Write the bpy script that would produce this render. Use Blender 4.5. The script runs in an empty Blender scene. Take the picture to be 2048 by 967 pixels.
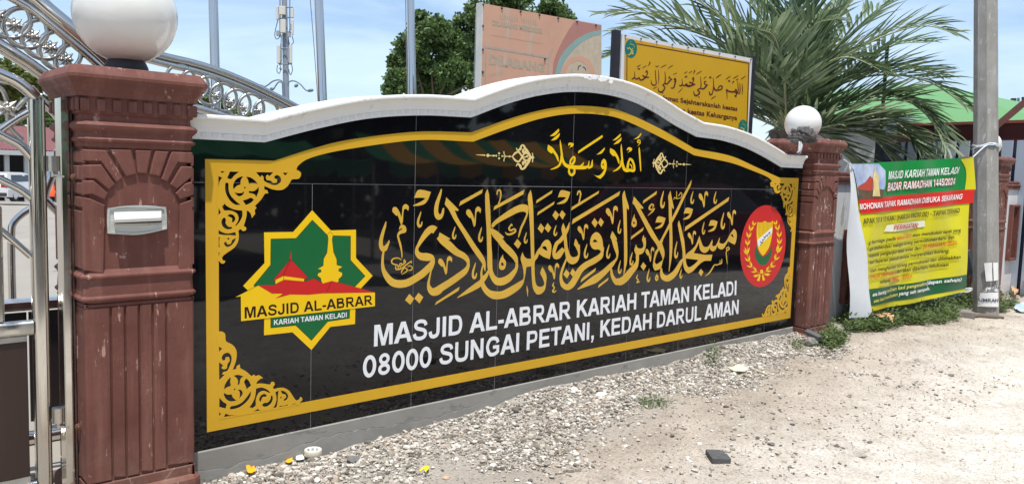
import bpy, math, random
import numpy as np
from mathutils import Vector, Matrix, noise
from mathutils.geometry import tessellate_polygon
R = math.radians
scene = bpy.context.scene
col = scene.collection
rnd = random.Random(7)

# ------------------------------------------------------------------ camera
FPX, CX, CY = 1613.49, 1024.0, 483.5
YAW, PITCH, ROLL = 0.7369, -0.0878, 0.0296
CAM = Vector((-1.8943, -3.5269, 1.2902))
fw = Vector((math.sin(YAW)*math.cos(PITCH), math.cos(YAW)*math.cos(PITCH), math.sin(PITCH)))
r0 = Vector((math.cos(YAW), -math.sin(YAW), 0))
u0 = r0.cross(fw)
RT = math.cos(ROLL)*r0 + math.sin(ROLL)*u0
UP = -math.sin(ROLL)*r0 + math.cos(ROLL)*u0
cam = bpy.data.objects.new('camera', bpy.data.cameras.new('camera'))
col.objects.link(cam)
cam.matrix_world = Matrix(((RT.x, UP.x, -fw.x, CAM.x), (RT.y, UP.y, -fw.y, CAM.y), (RT.z, UP.z, -fw.z, CAM.z), (0, 0, 0, 1)))
cam.data.sensor_fit = 'HORIZONTAL'
cam.data.sensor_width = 36
cam.data.lens = FPX/2048*36
cam.data.clip_start = 0.05
cam.data.clip_end = 2000
scene.camera = cam

# ------------------------------------------------------------------ sky, sun, exposure
SUN = Vector((-0.16, -0.27, 0.95)).normalized()
SUN_EL = math.asin(SUN.z)
SUN_AZ = math.atan2(SUN.x, SUN.y)
world = bpy.data.worlds.new('World')
scene.world = world
world.use_nodes = True
wn, wl = world.node_tree.nodes, world.node_tree.links
wn.clear()
w_out = wn.new('ShaderNodeOutputWorld')
w_bg = wn.new('ShaderNodeBackground')
w_sky = wn.new('ShaderNodeTexSky')
w_sky.sky_type = 'NISHITA'
w_sky.sun_disc = False
w_sky.sun_elevation = SUN_EL
w_sky.sun_rotation = SUN_AZ
w_sky.altitude = 0
w_sky.air_density = 1.0
w_sky.dust_density = 1.0
w_sky.ozone_density = 3.0
w_bg.inputs['Strength'].default_value = 0.15
# thin streaky cloud over the sky, by direction
w_tc = wn.new('ShaderNodeTexCoord')
w_mp = wn.new('ShaderNodeMapping')
w_mp.inputs['Scale'].default_value = (1.6, 1.6, 7.0)
w_mp.inputs['Rotation'].default_value = (0.12, 0.18, 0.6)
w_nz = wn.new('ShaderNodeTexNoise')
w_nz.inputs['Scale'].default_value = 1.7
w_nz.inputs['Detail'].default_value = 7
w_nz.inputs['Roughness'].default_value = 0.55
w_nz.inputs['Distortion'].default_value = 0.5
w_cr = wn.new('ShaderNodeValToRGB')
w_cr.color_ramp.elements[0].position = 0.40
w_cr.color_ramp.elements[1].position = 0.72
w_cr.color_ramp.elements[0].color = (0.07, 0.07, 0.07, 1)
w_cr.color_ramp.elements[1].color = (0.55, 0.55, 0.55, 1)
w_mx = wn.new('ShaderNodeMix')
w_mx.data_type = 'RGBA'
w_mx.inputs[7].default_value = (6.4, 7.4, 8.8, 1)
wl.new(w_tc.outputs['Generated'], w_mp.inputs['Vector'])
wl.new(w_mp.outputs['Vector'], w_nz.inputs['Vector'])
wl.new(w_nz.outputs['Fac'], w_cr.inputs['Fac'])
wl.new(w_cr.outputs['Color'], w_mx.inputs[0])
wl.new(w_sky.outputs['Color'], w_mx.inputs[6])
wl.new(w_mx.outputs[2], w_bg.inputs['Color'])
wl.new(w_bg.outputs['Background'], w_out.inputs['Surface'])

sun = bpy.data.objects.new('sun', bpy.data.lights.new('sun', 'SUN'))
col.objects.link(sun)
sun.location = (0, -5, 30)
sun.rotation_euler = (-SUN).to_track_quat('-Z', 'Y').to_euler()
sun.data.energy = 4.4
sun.data.angle = R(0.53)
sun.data.color = (1.0, 0.955, 0.88)
vs = scene.view_settings
vs.view_transform = 'Standard'
vs.look = 'None'
vs.exposure = 0.22
vs.gamma = 1.0
vs.use_curve_mapping = False

# ------------------------------------------------------------------ photo geometry -> world
def ray(x, y):
    return fw + RT*((x-CX)/FPX) - UP*((y-CY)/FPX)
def WY(x, y, Y=0.0):
    d = ray(x, y)
    return CAM + d*((Y-CAM.y)/d.y)
def WZ(x, y, z):
    d = ray(x, y)
    return CAM + d*((z-CAM.z)/d.z)
def WD(x, y, D):
    return CAM + ray(x, y)*D
class Plane:
    def __init__(s, p, n):
        s.p, s.n = Vector(p), Vector(n).normalized()
        if s.n.dot(CAM-s.p) < 0: s.n = -s.n
    def __call__(s, x, y, off=0.0):
        d = ray(x, y)
        p0 = s.p + s.n*off
        return CAM + d*((p0-CAM).dot(s.n)/d.dot(s.n))
WALL = Plane((0, 0, 0), (0, -1, 0))

def ground_z(x, y):
    z = -0.15
    t = min(max((x-0.3)/4.4, 0), 1)
    z += 0.035*t                                     # bank of gravel along the wall
    z -= 0.17*min(max((x-6.0)/4.0, 0), 1)
    z -= 0.05*min(max((-y-0.4)/1.5, 0), 1)
    if y > 0.6: z -= 0.0245*(y-0.6)
    return z

# ------------------------------------------------------------------ materials
MATS = {}
def mat(name, color, rough=0.6, metal=0.0, var=0.0, vscale=6.0, bump=0.0, bscale=40.0, spec=0.5, stretch=None, emit=None,
        speck=None, trans=0.0, second=None, coat=0.0):
    """one procedural material: base colour broken up by noise, optional specks of another colour, bump"""
    if name in MATS: return MATS[name]
    m = bpy.data.materials.new(name)
    m.use_nodes = True
    nt = m.node_tree
    n, l = nt.nodes, nt.links
    b = n['Principled BSDF']
    c = (*color, 1)
    b.inputs['Roughness'].default_value = rough
    b.inputs['Metallic'].default_value = metal
    b.inputs['Specular IOR Level'].default_value = spec
    if coat: b.inputs['Coat Weight'].default_value = coat; b.inputs['Coat Roughness'].default_value = 0.05
    tc = n.new('ShaderNodeTexCoord')
    mp = n.new('ShaderNodeMapping')
    l.new(tc.outputs['Object'], mp.inputs['Vector'])
    if stretch: mp.inputs['Scale'].default_value = stretch
    out = None
    nz = n.new('ShaderNodeTexNoise')
    nz.inputs['Scale'].default_value = vscale
    nz.inputs['Detail'].default_value = 6
    nz.inputs['Roughness'].default_value = 0.62
    l.new(mp.outputs['Vector'], nz.inputs['Vector'])
    mx = n.new('ShaderNodeMix'); mx.data_type = 'RGBA'
    lo = tuple(max(0, v*(1-var)) for v in color) if second is None else second
    mx.inputs[6].default_value = (*lo, 1)
    mx.inputs[7].default_value = (*[min(1, v*(1+var)) for v in color], 1)
    mr = n.new('ShaderNodeMapRange')
    mr.inputs[1].default_value = 0.3; mr.inputs[2].default_value = 0.7
    l.new(nz.outputs['Fac'], mr.inputs[0])
    l.new(mr.outputs[0], mx.inputs[0])
    out = mx.outputs[2]
    if speck:
        scol, sscale, thr = speck[:3]
        n2 = n.new('ShaderNodeTexNoise')
        n2.inputs['Scale'].default_value = sscale
        n2.inputs['Detail'].default_value = 5
        n2.inputs['Roughness'].default_value = 0.7
        mp2 = n.new('ShaderNodeMapping')
        if len(speck) > 3: mp2.inputs['Scale'].default_value = speck[3]
        l.new(tc.outputs['Object'], mp2.inputs['Vector'])
        l.new(mp2.outputs['Vector'], n2.inputs['Vector'])
        r2 = n.new('ShaderNodeMapRange')
        r2.inputs[1].default_value = thr; r2.inputs[2].default_value = thr+0.04
        l.new(n2.outputs['Fac'], r2.inputs[0])
        m2 = n.new('ShaderNodeMix'); m2.data_type = 'RGBA'
        m2.inputs[7].default_value = (*scol, 1)
        l.new(r2.outputs[0], m2.inputs[0])
        l.new(out, m2.inputs[6])
        out = m2.outputs[2]
    l.new(out, b.inputs['Base Color'])
    if bump:
        n3 = n.new('ShaderNodeTexNoise')
        n3.inputs['Scale'].default_value = bscale
        n3.inputs['Detail'].default_value = 6
        n3.inputs['Roughness'].default_value = 0.65
        l.new(mp.outputs['Vector'], n3.inputs['Vector'])
        bp = n.new('ShaderNodeBump')
        bp.inputs['Strength'].default_value = min(1, bump)
        bp.inputs['Distance'].default_value = 0.01
        l.new(n3.outputs['Fac'], bp.inputs['Height'])
        l.new(bp.outputs['Normal'], b.inputs['Normal'])
    if metal > 0.5:
        q1 = n.new('ShaderNodeTexNoise'); q1.inputs['Scale'].default_value = 11; q1.inputs['Detail'].default_value = 5; l.new(mp.outputs['Vector'], q1.inputs['Vector'])
        q2 = n.new('ShaderNodeMapRange'); q2.inputs[1].default_value = 0.38; q2.inputs[2].default_value = 0.68; q2.inputs[3].default_value = rough*0.7; q2.inputs[4].default_value = rough*2.0+0.04
        l.new(q1.outputs['Fac'], q2.inputs[0]); l.new(q2.outputs[0], b.inputs['Roughness'])
    if trans:
        b.inputs['Transmission Weight'].default_value = trans
    if emit:
        b.inputs['Emission Color'].default_value = (*emit[0], 1)
        b.inputs['Emission Strength'].default_value = emit[1]
    MATS[name] = m
    return m
def weathered(name, main, dark, light, chip, dirt, rough=0.72, chips=0.66):
    """old outdoor paint: cloudy fading, vertical run marks, chips, hairline cracks, splashed dirt low down"""
    m = bpy.data.materials.new(name); m.use_nodes = True
    n, l = m.node_tree.nodes, m.node_tree.links
    b = n['Principled BSDF']; b.inputs['Specular IOR Level'].default_value = 0.35
    tc = n.new('ShaderNodeTexCoord')
    def nz(scale, st=(1, 1, 1), det=6, ro=0.62, off=0):
        mp = n.new('ShaderNodeMapping'); mp.inputs['Scale'].default_value = st; mp.inputs['Location'].default_value = (off, off*1.7, off*0.6)
        l.new(tc.outputs['Object'], mp.inputs['Vector'])
        q = n.new('ShaderNodeTexNoise'); q.inputs['Scale'].default_value = scale; q.inputs['Detail'].default_value = det; q.inputs['Roughness'].default_value = ro
        l.new(mp.outputs['Vector'], q.inputs['Vector']); return q.outputs['Fac']
    def mr(f, a0, a1, b0=0.0, b1=1.0):
        q = n.new('ShaderNodeMapRange'); q.inputs[1].default_value = a0; q.inputs[2].default_value = a1; q.inputs[3].default_value = b0; q.inputs[4].default_value = b1
        l.new(f, q.inputs[0]); return q.outputs[0]
    def mul(a_, b_):
        q = n.new('ShaderNodeMath'); q.operation = 'MULTIPLY'; l.new(a_, q.inputs[0])
        if isinstance(b_, float): q.inputs[1].default_value = b_
        else: l.new(b_, q.inputs[1])
        return q.outputs[0]
    def mix(f, a_, b_):
        q = n.new('ShaderNodeMix'); q.data_type = 'RGBA'; l.new(f, q.inputs[0])
        for s_, v in ((6, a_), (7, b_)):
            if isinstance(v, tuple): q.inputs[s_].default_value = (*v, 1)
            else: l.new(v, q.inputs[s_])
        return q.outputs[2]
    c = mix(mr(nz(3.2), 0.34, 0.66), dark, main)
    c = mix(mr(nz(14, (1, 1, 0.10), 5), 0.50, 0.72, 0, 0.55), c, light)           # fading in runs
    c = mix(mr(nz(30, (1, 1, 0.22), 6, 0.7, 3), chips-0.02, chips+0.02, 0, 0.85), c, chip)    # chips along the reeds
    c = mix(mr(nz(11, (1, 1, 1), 8, 0.75, 7), chips, chips+0.015, 0, 0.8), c, chip)
    vo = n.new('ShaderNodeTexVoronoi'); vo.feature = 'DISTANCE_TO_EDGE'; vo.inputs['Scale'].default_value = 3.4
    mpv = n.new('ShaderNodeMapping'); l.new(tc.outputs['Object'], mpv.inputs['Vector'])
    dn = n.new('ShaderNodeTexNoise'); dn.inputs['Scale'].default_value = 7; l.new(tc.outputs['Object'], dn.inputs['Vector'])
    mxv = n.new('ShaderNodeMix'); mxv.data_type = 'RGBA'; mxv.inputs[0].default_value = 0.16; l.new(tc.outputs['Object'], mxv.inputs[6]); l.new(dn.outputs['Color'], mxv.inputs[7]); l.new(mxv.outputs[2], vo.inputs['Vector'])
    cr = mul(mr(vo.outputs['Distance'], 0.004, 0.010, 1.0, 0.0), mr(nz(2.2, off=5), 0.56, 0.60))
    c = mix(mul(cr, 0.7), c, chip)
    sx = n.new('ShaderNodeSeparateXYZ'); l.new(tc.outputs['Object'], sx.inputs[0])
    low = mul(mr(sx.outputs['Z'], 0.0, 0.42, 1.0, 0.0), mr(nz(9, (1, 1, 0.6), 6, 0.7, 2), 0.40, 0.62))
    c = mix(mul(low, 0.6), c, dirt)
    l.new(c, b.inputs['Base Color'])
    l.new(mr(nz(12, off=9), 0.3, 0.7, rough-0.16, rough+0.14), b.inputs['Roughness'])
    bp = n.new('ShaderNodeBump'); bp.inputs['Strength'].default_value = 0.55; bp.inputs['Distance'].default_value = 0.006
    ad = n.new('ShaderNodeMath'); ad.operation = 'ADD'; l.new(mul(nz(26, (1, 1, 0.7), 7, 0.68), 0.8), ad.inputs[0]); l.new(mul(nz(5, off=4), 0.9), ad.inputs[1])
    l.new(ad.outputs[0], bp.inputs['Height']); l.new(bp.outputs['Normal'], b.inputs['Normal'])
    MATS[name] = m
    return m
def srgb(r, g, b):
    f = lambda c: (c/255/12.92 if c/255 <= 0.04045 else ((c/255+0.055)/1.055)**2.4)
    return (f(r), f(g), f(b))

# ------------------------------------------------------------------ mesh building
ORG = {}
def _loc(parent):
    return ORG.get(parent.name, Vector((0, 0, 0))) if parent else Vector((0, 0, 0))
def tag(o, label=None, cat=None, group=None, kind=None):
    if label: o['label'] = label
    if cat: o['category'] = cat
    if group: o['group'] = group
    if kind: o['kind'] = kind
    return o
def thing(name, label, cat, loc, group=None):
    o = bpy.data.objects.new(name, None)
    o.empty_display_size = 0.2
    col.objects.link(o)
    o.location = loc
    ORG[o.name] = Vector(loc)
    return tag(o, label, cat, group)
def copy_tree(o, parent=None):
    c = o.copy()
    col.objects.link(c)
    c.parent = parent
    for ch in list(o.children):
        copy_tree(ch, c)
    return c

class MB:
    """collects shapes (world coordinates) and links them as ONE mesh object"""
    def __init__(s):
        s.v, s.f, s.sm, s.mi = [], [], [], []
        s.m = 0
    def add(s, vs, fs, smooth=False):
        o = len(s.v)
        s.v.extend([tuple(p) for p in vs])
        for f in fs:
            s.f.append(tuple(i+o for i in f)); s.sm.append(smooth); s.mi.append(s.m)
        return s
    def box(s, a, b, bev=0.0):
        x0, y0, z0 = [min(a[i], b[i]) for i in range(3)]
        x1, y1, z1 = [max(a[i], b[i]) for i in range(3)]
        return s.obox(Vector(((x0+x1)/2, (y0+y1)/2, (z0+z1)/2)), Vector((1, 0, 0)), Vector((0, 1, 0)), Vector((0, 0, 1)),
                      (x1-x0)/2, (y1-y0)/2, (z1-z0)/2, bev)
    def obox(s, c, ax, ay, az, hx, hy, hz, bev=0.0):
        c = Vector(c)
        if bev <= 0:
            vs = [c+ax*(hx*i)+ay*(hy*j)+az*(hz*k) for i in (-1, 1) for j in (-1, 1) for k in (-1, 1)]
            return s.add(vs, [(0, 1, 3, 2), (4, 6, 7, 5), (0, 4, 5, 1), (2, 3, 7, 6), (0, 2, 6, 4), (1, 5, 7, 3)])
        b = bev
        vs = []; idx = {}
        for i in (-1, 1):
            for j in (-1, 1):
                for k in (-1, 1):
                    for t in range(3):
                        q = [hx*i, hy*j, hz*k]
                        for w in range(3):
                            if w != t: q[w] -= b*(i, j, k)[w]
                        idx[(i, j, k, t)] = len(vs)
                        vs.append(c+ax*q[0]+ay*q[1]+az*q[2])
        fs = []
        S = (-1, 1)
        for i in S:
            q = [idx[(i, -1, -1, 0)], idx[(i, 1, -1, 0)], idx[(i, 1, 1, 0)], idx[(i, -1, 1, 0)]]
            fs.append(q if i > 0 else q[::-1])
            q = [idx[(-1, i, -1, 1)], idx[(1, i, -1, 1)], idx[(1, i, 1, 1)], idx[(-1, i, 1, 1)]]
            fs.append(q if i < 0 else q[::-1])
            q = [idx[(-1, -1, i, 2)], idx[(1, -1, i, 2)], idx[(1, 1, i, 2)], idx[(-1, 1, i, 2)]]
            fs.append(q if i > 0 else q[::-1])
        for i in S:
            for j in S:
                fs.append([idx[(i, j, -1, 0)], idx[(i, j, -1, 1)], idx[(i, j, 1, 1)], idx[(i, j, 1, 0)]])
                fs.append([idx[(i, -1, j, 0)], idx[(i, -1, j, 2)], idx[(i, 1, j, 2)], idx[(i, 1, j, 0)]])
                fs.append([idx[(-1, i, j, 1)], idx[(-1, i, j, 2)], idx[(1, i, j, 2)], idx[(1, i, j, 1)]])
                for k in S:
                    fs.append([idx[(i, j, k, 0)], idx[(i, j, k, 1)], idx[(i, j, k, 2)]])
        return s.add(vs, fs)
    def bar(s, p, q, w, h, up=Vector((0, 0, 1)), bev=0.0):
        p, q = Vector(p), Vector(q)
        d = (q-p); L = d.length; d.normalize()
        sx = d.cross(up)
        if sx.length < 1e-4: sx = d.cross(Vector((0, 1, 0)))
        sx.normalize(); uy = sx.cross(d)
        return s.obox((p+q)/2, d, sx, uy, L/2, w/2, h/2, bev)
    def tube(s, pts, r, n=10, cap=True, closed=False):
        pts = [Vector(p) for p in pts]
        N = len(pts)
        rs = r if isinstance(r, (list, tuple)) else [r]*N
        vs, fs = [], []
        ref = None
        for i, p in enumerate(pts):
            a = pts[(i-1) % N] if (closed or i > 0) else p
            b = pts[(i+1) % N] if (closed or i < N-1) else p
            t = (b-a).normalized()
            if ref is None:
                ref = t.orthogonal().normalized()
            ref = (ref - t*ref.dot(t)).normalized()
            bi = t.cross(ref)
            for k in range(n):
                an = 2*math.pi*k/n
                vs.append(p+(ref*math.cos(an)+bi*math.sin(an))*rs[i])
        for i in range(N if closed else N-1):
            j = (i+1) % N
            for k in range(n):
                k2 = (k+1) % n
                fs.append((i*n+k, i*n+k2, j*n+k2, j*n+k))
        s.add(vs, fs, True)
        if cap and not closed:
            s.add(vs[:n], [tuple(range(n))[::-1]])
            s.add(vs[-n:], [tuple(range(n))])
        return s
    def rpost(s, x0, x1, y0, y1, z0, z1, r=0.012, n=5, smooth=True):
        """upright tube of rounded rectangular section"""
        ring = []
        for cx, cy, a0 in ((x1-r, y1-r, 0), (x0+r, y1-r, 90), (x0+r, y0+r, 180), (x1-r, y0+r, 270)):
            for k in range(n+1):
                t = R(a0+90*k/n); ring.append((cx+r*math.cos(t), cy+r*math.sin(t)))
        s.loft([[Vector((p[0], p[1], z)) for p in ring] for z in (z0, z1)], smooth=smooth)
        return s
    def rrail(s, x0, x1, y0, y1, z0, z1, r=0.012, n=5):
        ring = []
        for cy, cz, a0 in ((y1-r, z1-r, 0), (y0+r, z1-r, 90), (y0+r, z0+r, 180), (y1-r, z0+r, 270)):
            for k in range(n+1):
                t = R(a0+90*k/n); ring.append((cy+r*math.cos(t), cz+r*math.sin(t)))
        s.loft([[Vector((x, p[0], p[1])) for p in ring] for x in (x0, x1)], smooth=True)
        return s
    def lathe(s, c, prof, n=32, axis=Vector((0, 0, 1)), smooth=True):
        c = Vector(c); axis = axis.normalized()
        ex = axis.orthogonal().normalized(); ey = axis.cross(ex)
        vs, fs = [], []
        for r, h in prof:
            for k in range(n):
                a = 2*math.pi*k/n
                vs.append(c+axis*h+(ex*math.cos(a)+ey*math.sin(a))*r)
        for i in range(len(prof)-1):
            for k in range(n):
                k2 = (k+1) % n
                fs.append((i*n+k, i*n+k2, (i+1)*n+k2, (i+1)*n+k))
        return s.add(vs, fs, smooth)
    def ball(s, c, r, n=24, m=14, sc=(1, 1, 1)):
        c = Vector(c)
        vs, fs = [], []
        for i in range(m+1):
            t = math.pi*i/m
            for k in range(n):
                a = 2*math.pi*k/n
                vs.append(c+Vector((math.sin(t)*math.cos(a)*r*sc[0], math.sin(t)*math.sin(a)*r*sc[1], -math.cos(t)*r*sc[2])))
        for i in range(m):
            for k in range(n):
                k2 = (k+1) % n
                fs.append((i*n+k, i*n+k2, (i+1)*n+k2, (i+1)*n+k))
        return s.add(vs, fs, True)
    def loft(s, rings, smooth=True, cap=True, closed=True):
        n = len(rings[0]); vs = []; fs = []
        for rg in rings: vs += [Vector(p) for p in rg]
        for i in range(len(rings)-1):
            for k in range(n if closed else n-1):
                k2 = (k+1) % n
                fs.append((i*n+k, i*n+k2, (i+1)*n+k2, (i+1)*n+k))
        s.add(vs, fs, smooth)
        if cap:
            s.add(rings[0], [tuple(range(n))[::-1]]); s.add(rings[-1], [tuple(range(n))])
        return s
    def poly(s, loops, fn, back=None):
        """filled flat shape with holes: loops of 2-D points, fn(pt)->front point, back(pt)->rear point gives it thickness"""
        loops = [[p for i, p in enumerate(lp) if (Vector(p)-Vector(lp[i-1])).length > 1e-6] for lp in loops]
        loops = [lp for lp in loops if len(lp) > 2]
        tri = tessellate_polygon([[Vector((p[0], p[1], 0)) for p in lp] for lp in loops])
        flat = [p for lp in loops for p in lp]
        F = [fn(p) for p in flat]
        fs = []
        for t in tri:
            a, b, c = [F[i] for i in t]
            nr = (b-a).cross(c-a)
            if nr.dot(CAM-a) < 0: t = (t[0], t[2], t[1])
            fs.append(tuple(t))
        s.add(F, fs)
        if back:
            o = 0
            for lp in loops:
                n = len(lp)
                vs = [fn(p) for p in lp]+[back(p) for p in lp]
                s.add(vs, [(k, (k+1) % n, n+(k+1) % n, n+k) for k in range(n)])
        return s
    def fine_poly(s, loop, fn, lv=3):
        """like poly, but cut fine enough to follow a rippled cloth"""
        tri = tessellate_polygon([[Vector((p[0], p[1], 0)) for p in loop]])
        T = [[Vector(loop[i][:2]) for i in t] for t in tri]
        for _ in range(lv):
            N = []
            for a, b, c in T:
                if max((a-b).length, (b-c).length, (c-a).length) < 5: N.append([a, b, c]); continue
                ab, bc, ca = (a+b)/2, (b+c)/2, (c+a)/2
                N += [[a, ab, ca], [ab, b, bc], [ca, bc, c], [ab, bc, ca]]
            T = N
        for a, b, c in T:
            A, B, C_ = fn(a), fn(b), fn(c)
            if (B-A).cross(C_-A).dot(CAM-A) < 0: B, C_ = C_, B
            s.add([A, B, C_], [(0, 1, 2)])
        return s
    def build(s, name, m, parent=None, loc=None):
        me = bpy.data.meshes.new(name)
        if parent: off = _loc(parent)
        elif loc is not None: off = Vector(loc)
        else: off = Vector((0, 0, 0))
        me.from_pydata([(p[0]-off.x, p[1]-off.y, p[2]-off.z) for p in s.v], [], s.f)
        ms = m if isinstance(m, (list, tuple)) else [m]
        for k in ms: me.materials.append(k)
        me.polygons.foreach_set('use_smooth', s.sm)
        me.polygons.foreach_set('material_index', s.mi)
        me.update()
        o = bpy.data.objects.new(name, me)
        col.objects.link(o)
        if parent:
            o.parent = parent
            ORG[o.name] = off
        else:
            o.location = off
            ORG[o.name] = off
        return o
def fast_mesh(name, V, F, m, parent=None, loc=None, smooth=False, mats=None):
    """numpy route: V (n,3), F (m,k)"""
    off = _loc(parent) if parent else (Vector(loc) if loc is not None else Vector((0, 0, 0)))
    V = np.asarray(V, dtype=np.float32)-np.array(off, dtype=np.float32)
    F = np.asarray(F, dtype=np.int32)
    me = bpy.data.meshes.new(name)
    me.vertices.add(len(V)); me.vertices.foreach_set('co', V.ravel())
    k = F.shape[1]
    me.loops.add(F.size); me.loops.foreach_set('vertex_index', F.ravel())
    me.polygons.add(len(F)); me.polygons.foreach_set('loop_start', np.arange(0, F.size, k, dtype=np.int32))
    ms = m if isinstance(m, (list, tuple)) else [m]
    for q in ms: me.materials.append(q)
    if mats is not None: me.polygons.foreach_set('material_index', np.asarray(mats, dtype=np.int32))
    me.polygons.foreach_set('use_smooth', np.full(len(F), smooth))
    me.update(calc_edges=True); me.validate()
    o = bpy.data.objects.new(name, me)
    col.objects.link(o)
    if parent: o.parent = parent
    else: o.location = off
    ORG[o.name] = off
    return o

# ------------------------------------------------------------------ drawing on flat signs
def smooth_loop(pts, k=4, closed=True, cosc=0.45):
    """Catmull-Rom through the points, keeping sharp corners sharp"""
    P = [Vector((p[0], p[1])) for p in pts]
    n = len(P); out = []
    def corner(i):
        if not closed and (i == 0 or i == n-1): return True
        a, b = P[i]-P[i-1], P[(i+1) % n]-P[i]
        if a.length < 1e-6 or b.length < 1e-6: return True
        return a.normalized().dot(b.normalized()) < cosc
    C = [corner(i) for i in range(n)]
    for i in range(n if closed else n-1):
        j = (i+1) % n
        p, q = P[i], P[j]
        L = (q-p).length
        ti = (q-p) if C[i] else (P[j]-P[i-1])*0.5
        tj = (q-p) if C[j] else (P[(j+1) % n]-p)*0.5
        if ti.length > 1.6*L: ti = ti.normalized()*1.6*L
        if tj.length > 1.6*L: tj = tj.normalized()*1.6*L
        for s in range(k):
            t = s/k
            h = (2*t**3-3*t**2+1, t**3-2*t**2+t, -2*t**3+3*t**2, t**3-t**2)
            out.append(p*h[0]+ti*h[1]+q*h[2]+tj*h[3])
    if not closed: out.append(P[-1])
    return [(v.x, v.y) for v in out]
def stroke_strip(pts, k=5):
    """(x, y, width) centre line -> left and right edge points"""
    xy = smooth_loop([p[:2] for p in pts], k, closed=False, cosc=-0.2)
    ws = []
    for i in range(len(pts)-1):
        for t in range(k): ws.append(pts[i][2]+(pts[i+1][2]-pts[i][2])*t/k)
    ws.append(pts[-1][2])
    Lf, Rt = [], []
    n = len(xy)
    for i in range(n):
        a = Vector(xy[max(0, i-1)]); b = Vector(xy[min(n-1, i+1)])
        d = (b-a)
        if d.length < 1e-6: d = Vector((1, 0))
        d.normalize()
        nn = Vector((-d.y, d.x))*ws[i]*0.5
        p = Vector(xy[i])
        Lf.append(tuple(p+nn)); Rt.append(tuple(p-nn))
    return Lf, Rt
class Ink:
    """vinyl lettering laid on a plane, traced in photo pixels; every piece a hair above the last"""
    def __init__(s, plane, base=0.0008, step=0.000014):
        s.pl, s.base, s.step, s.mb, s.k = plane, base, step, MB(), 0
    def off(s):
        s.k += 1
        return s.base+s.step*s.k
    def P(s, loops, smooth=True, k=4):
        if isinstance(loops[0][0], (int, float)): loops = [loops]
        if smooth: loops = [smooth_loop(lp, k) for lp in loops]
        o = s.off()
        s.mb.poly(loops, lambda p: s.pl(p[0], p[1], o), lambda p: s.pl(p[0], p[1], 0.0002))
        return s
    def S(s, pts, k=5):
        Lf, Rt = stroke_strip(pts, k)
        o = s.off()
        n = len(Lf)
        A = [s.pl(p[0], p[1], o+i*1e-6) for i, p in enumerate(Lf)]
        B = [s.pl(p[0], p[1], o+i*1e-6) for i, p in enumerate(Rt)]
        fs = []
        for i in range(n-1):
            q = (i, i+1, n+i+1, n+i)
            fs.append(q)
        v = A+B
        a, b, c = v[fs[0][0]], v[fs[0][1]], v[fs[0][2]]
        if (b-a).cross(c-a).dot(CAM-a) < 0: fs = [f[::-1] for f in fs]
        s.mb.add(v, fs)
        return s
    def build(s, name, m, parent): return s.mb.build(name, m, parent)
def text_mesh(body, bold=0.0, shear=0.0):
    cu = bpy.data.curves.new('text', 'FONT')
    cu.body = body
    cu.size = 1.0
    cu.offset = bold
    cu.shear = shear
    cu.resolution_u = 4
    cu.space_character = 1.0+bold*1.2
    o = bpy.data.objects.new('text', cu)
    col.objects.link(o)
    dg = bpy.context.evaluated_depsgraph_get()
    dg.update()
    me = bpy.data.meshes.new_from_object(o.evaluated_get(dg))
    V = [tuple(v.co) for v in me.vertices]
    F = [tuple(p.vertices) for p in me.polygons]
    bpy.data.objects.remove(o); bpy.data.curves.remove(cu); bpy.data.meshes.remove(me)
    return V, F
def text_quad(mb, body, quad, fn, bold=0.0, shear=0.0):
    """lettering fitted into a four-sided photo outline (bottom left, bottom right, top right, top left) on a plane"""
    V, F = text_mesh(body, bold, shear)
    xs = [v[0] for v in V]
    x0, x1 = min(xs), max(xs)
    y0, y1 = -0.01, 0.73
    if not any(c.isupper() or c.isdigit() for c in body): y1 = 0.73
    bl, br, tr, tl = [Vector(q) for q in quad]
    out = []
    # perspective-true spacing along the line: the reading direction is mapped through the plane
    A, B, Cc, D = fn(*bl), fn(*br), fn(*tr), fn(*tl)
    for v in V:
        u = (v[0]-x0)/(x1-x0); w = (v[1]-y0)/(y1-y0)
        out.append((A*(1-u)+B*u)*(1-w)+(D*(1-u)+Cc*u)*w)
    fs = []
    for f in F:
        a, b, c = out[f[0]], out[f[1]], out[f[2]]
        fs.append(f)
    # face the lettering to the reader
    if fs:
        nsum = Vector((0, 0, 0))
        for f in fs:
            a, b, c = out[f[0]], out[f[1]], out[f[2]]
            nsum += (b-a).cross(c-a)
        if nsum.dot(CAM-out[0]) < 0: fs = [f[::-1] for f in fs]
    mb.add(out, fs)
def cloth_fn(fn, off):
    return lambda x, y: fn(x, y, off)

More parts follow.
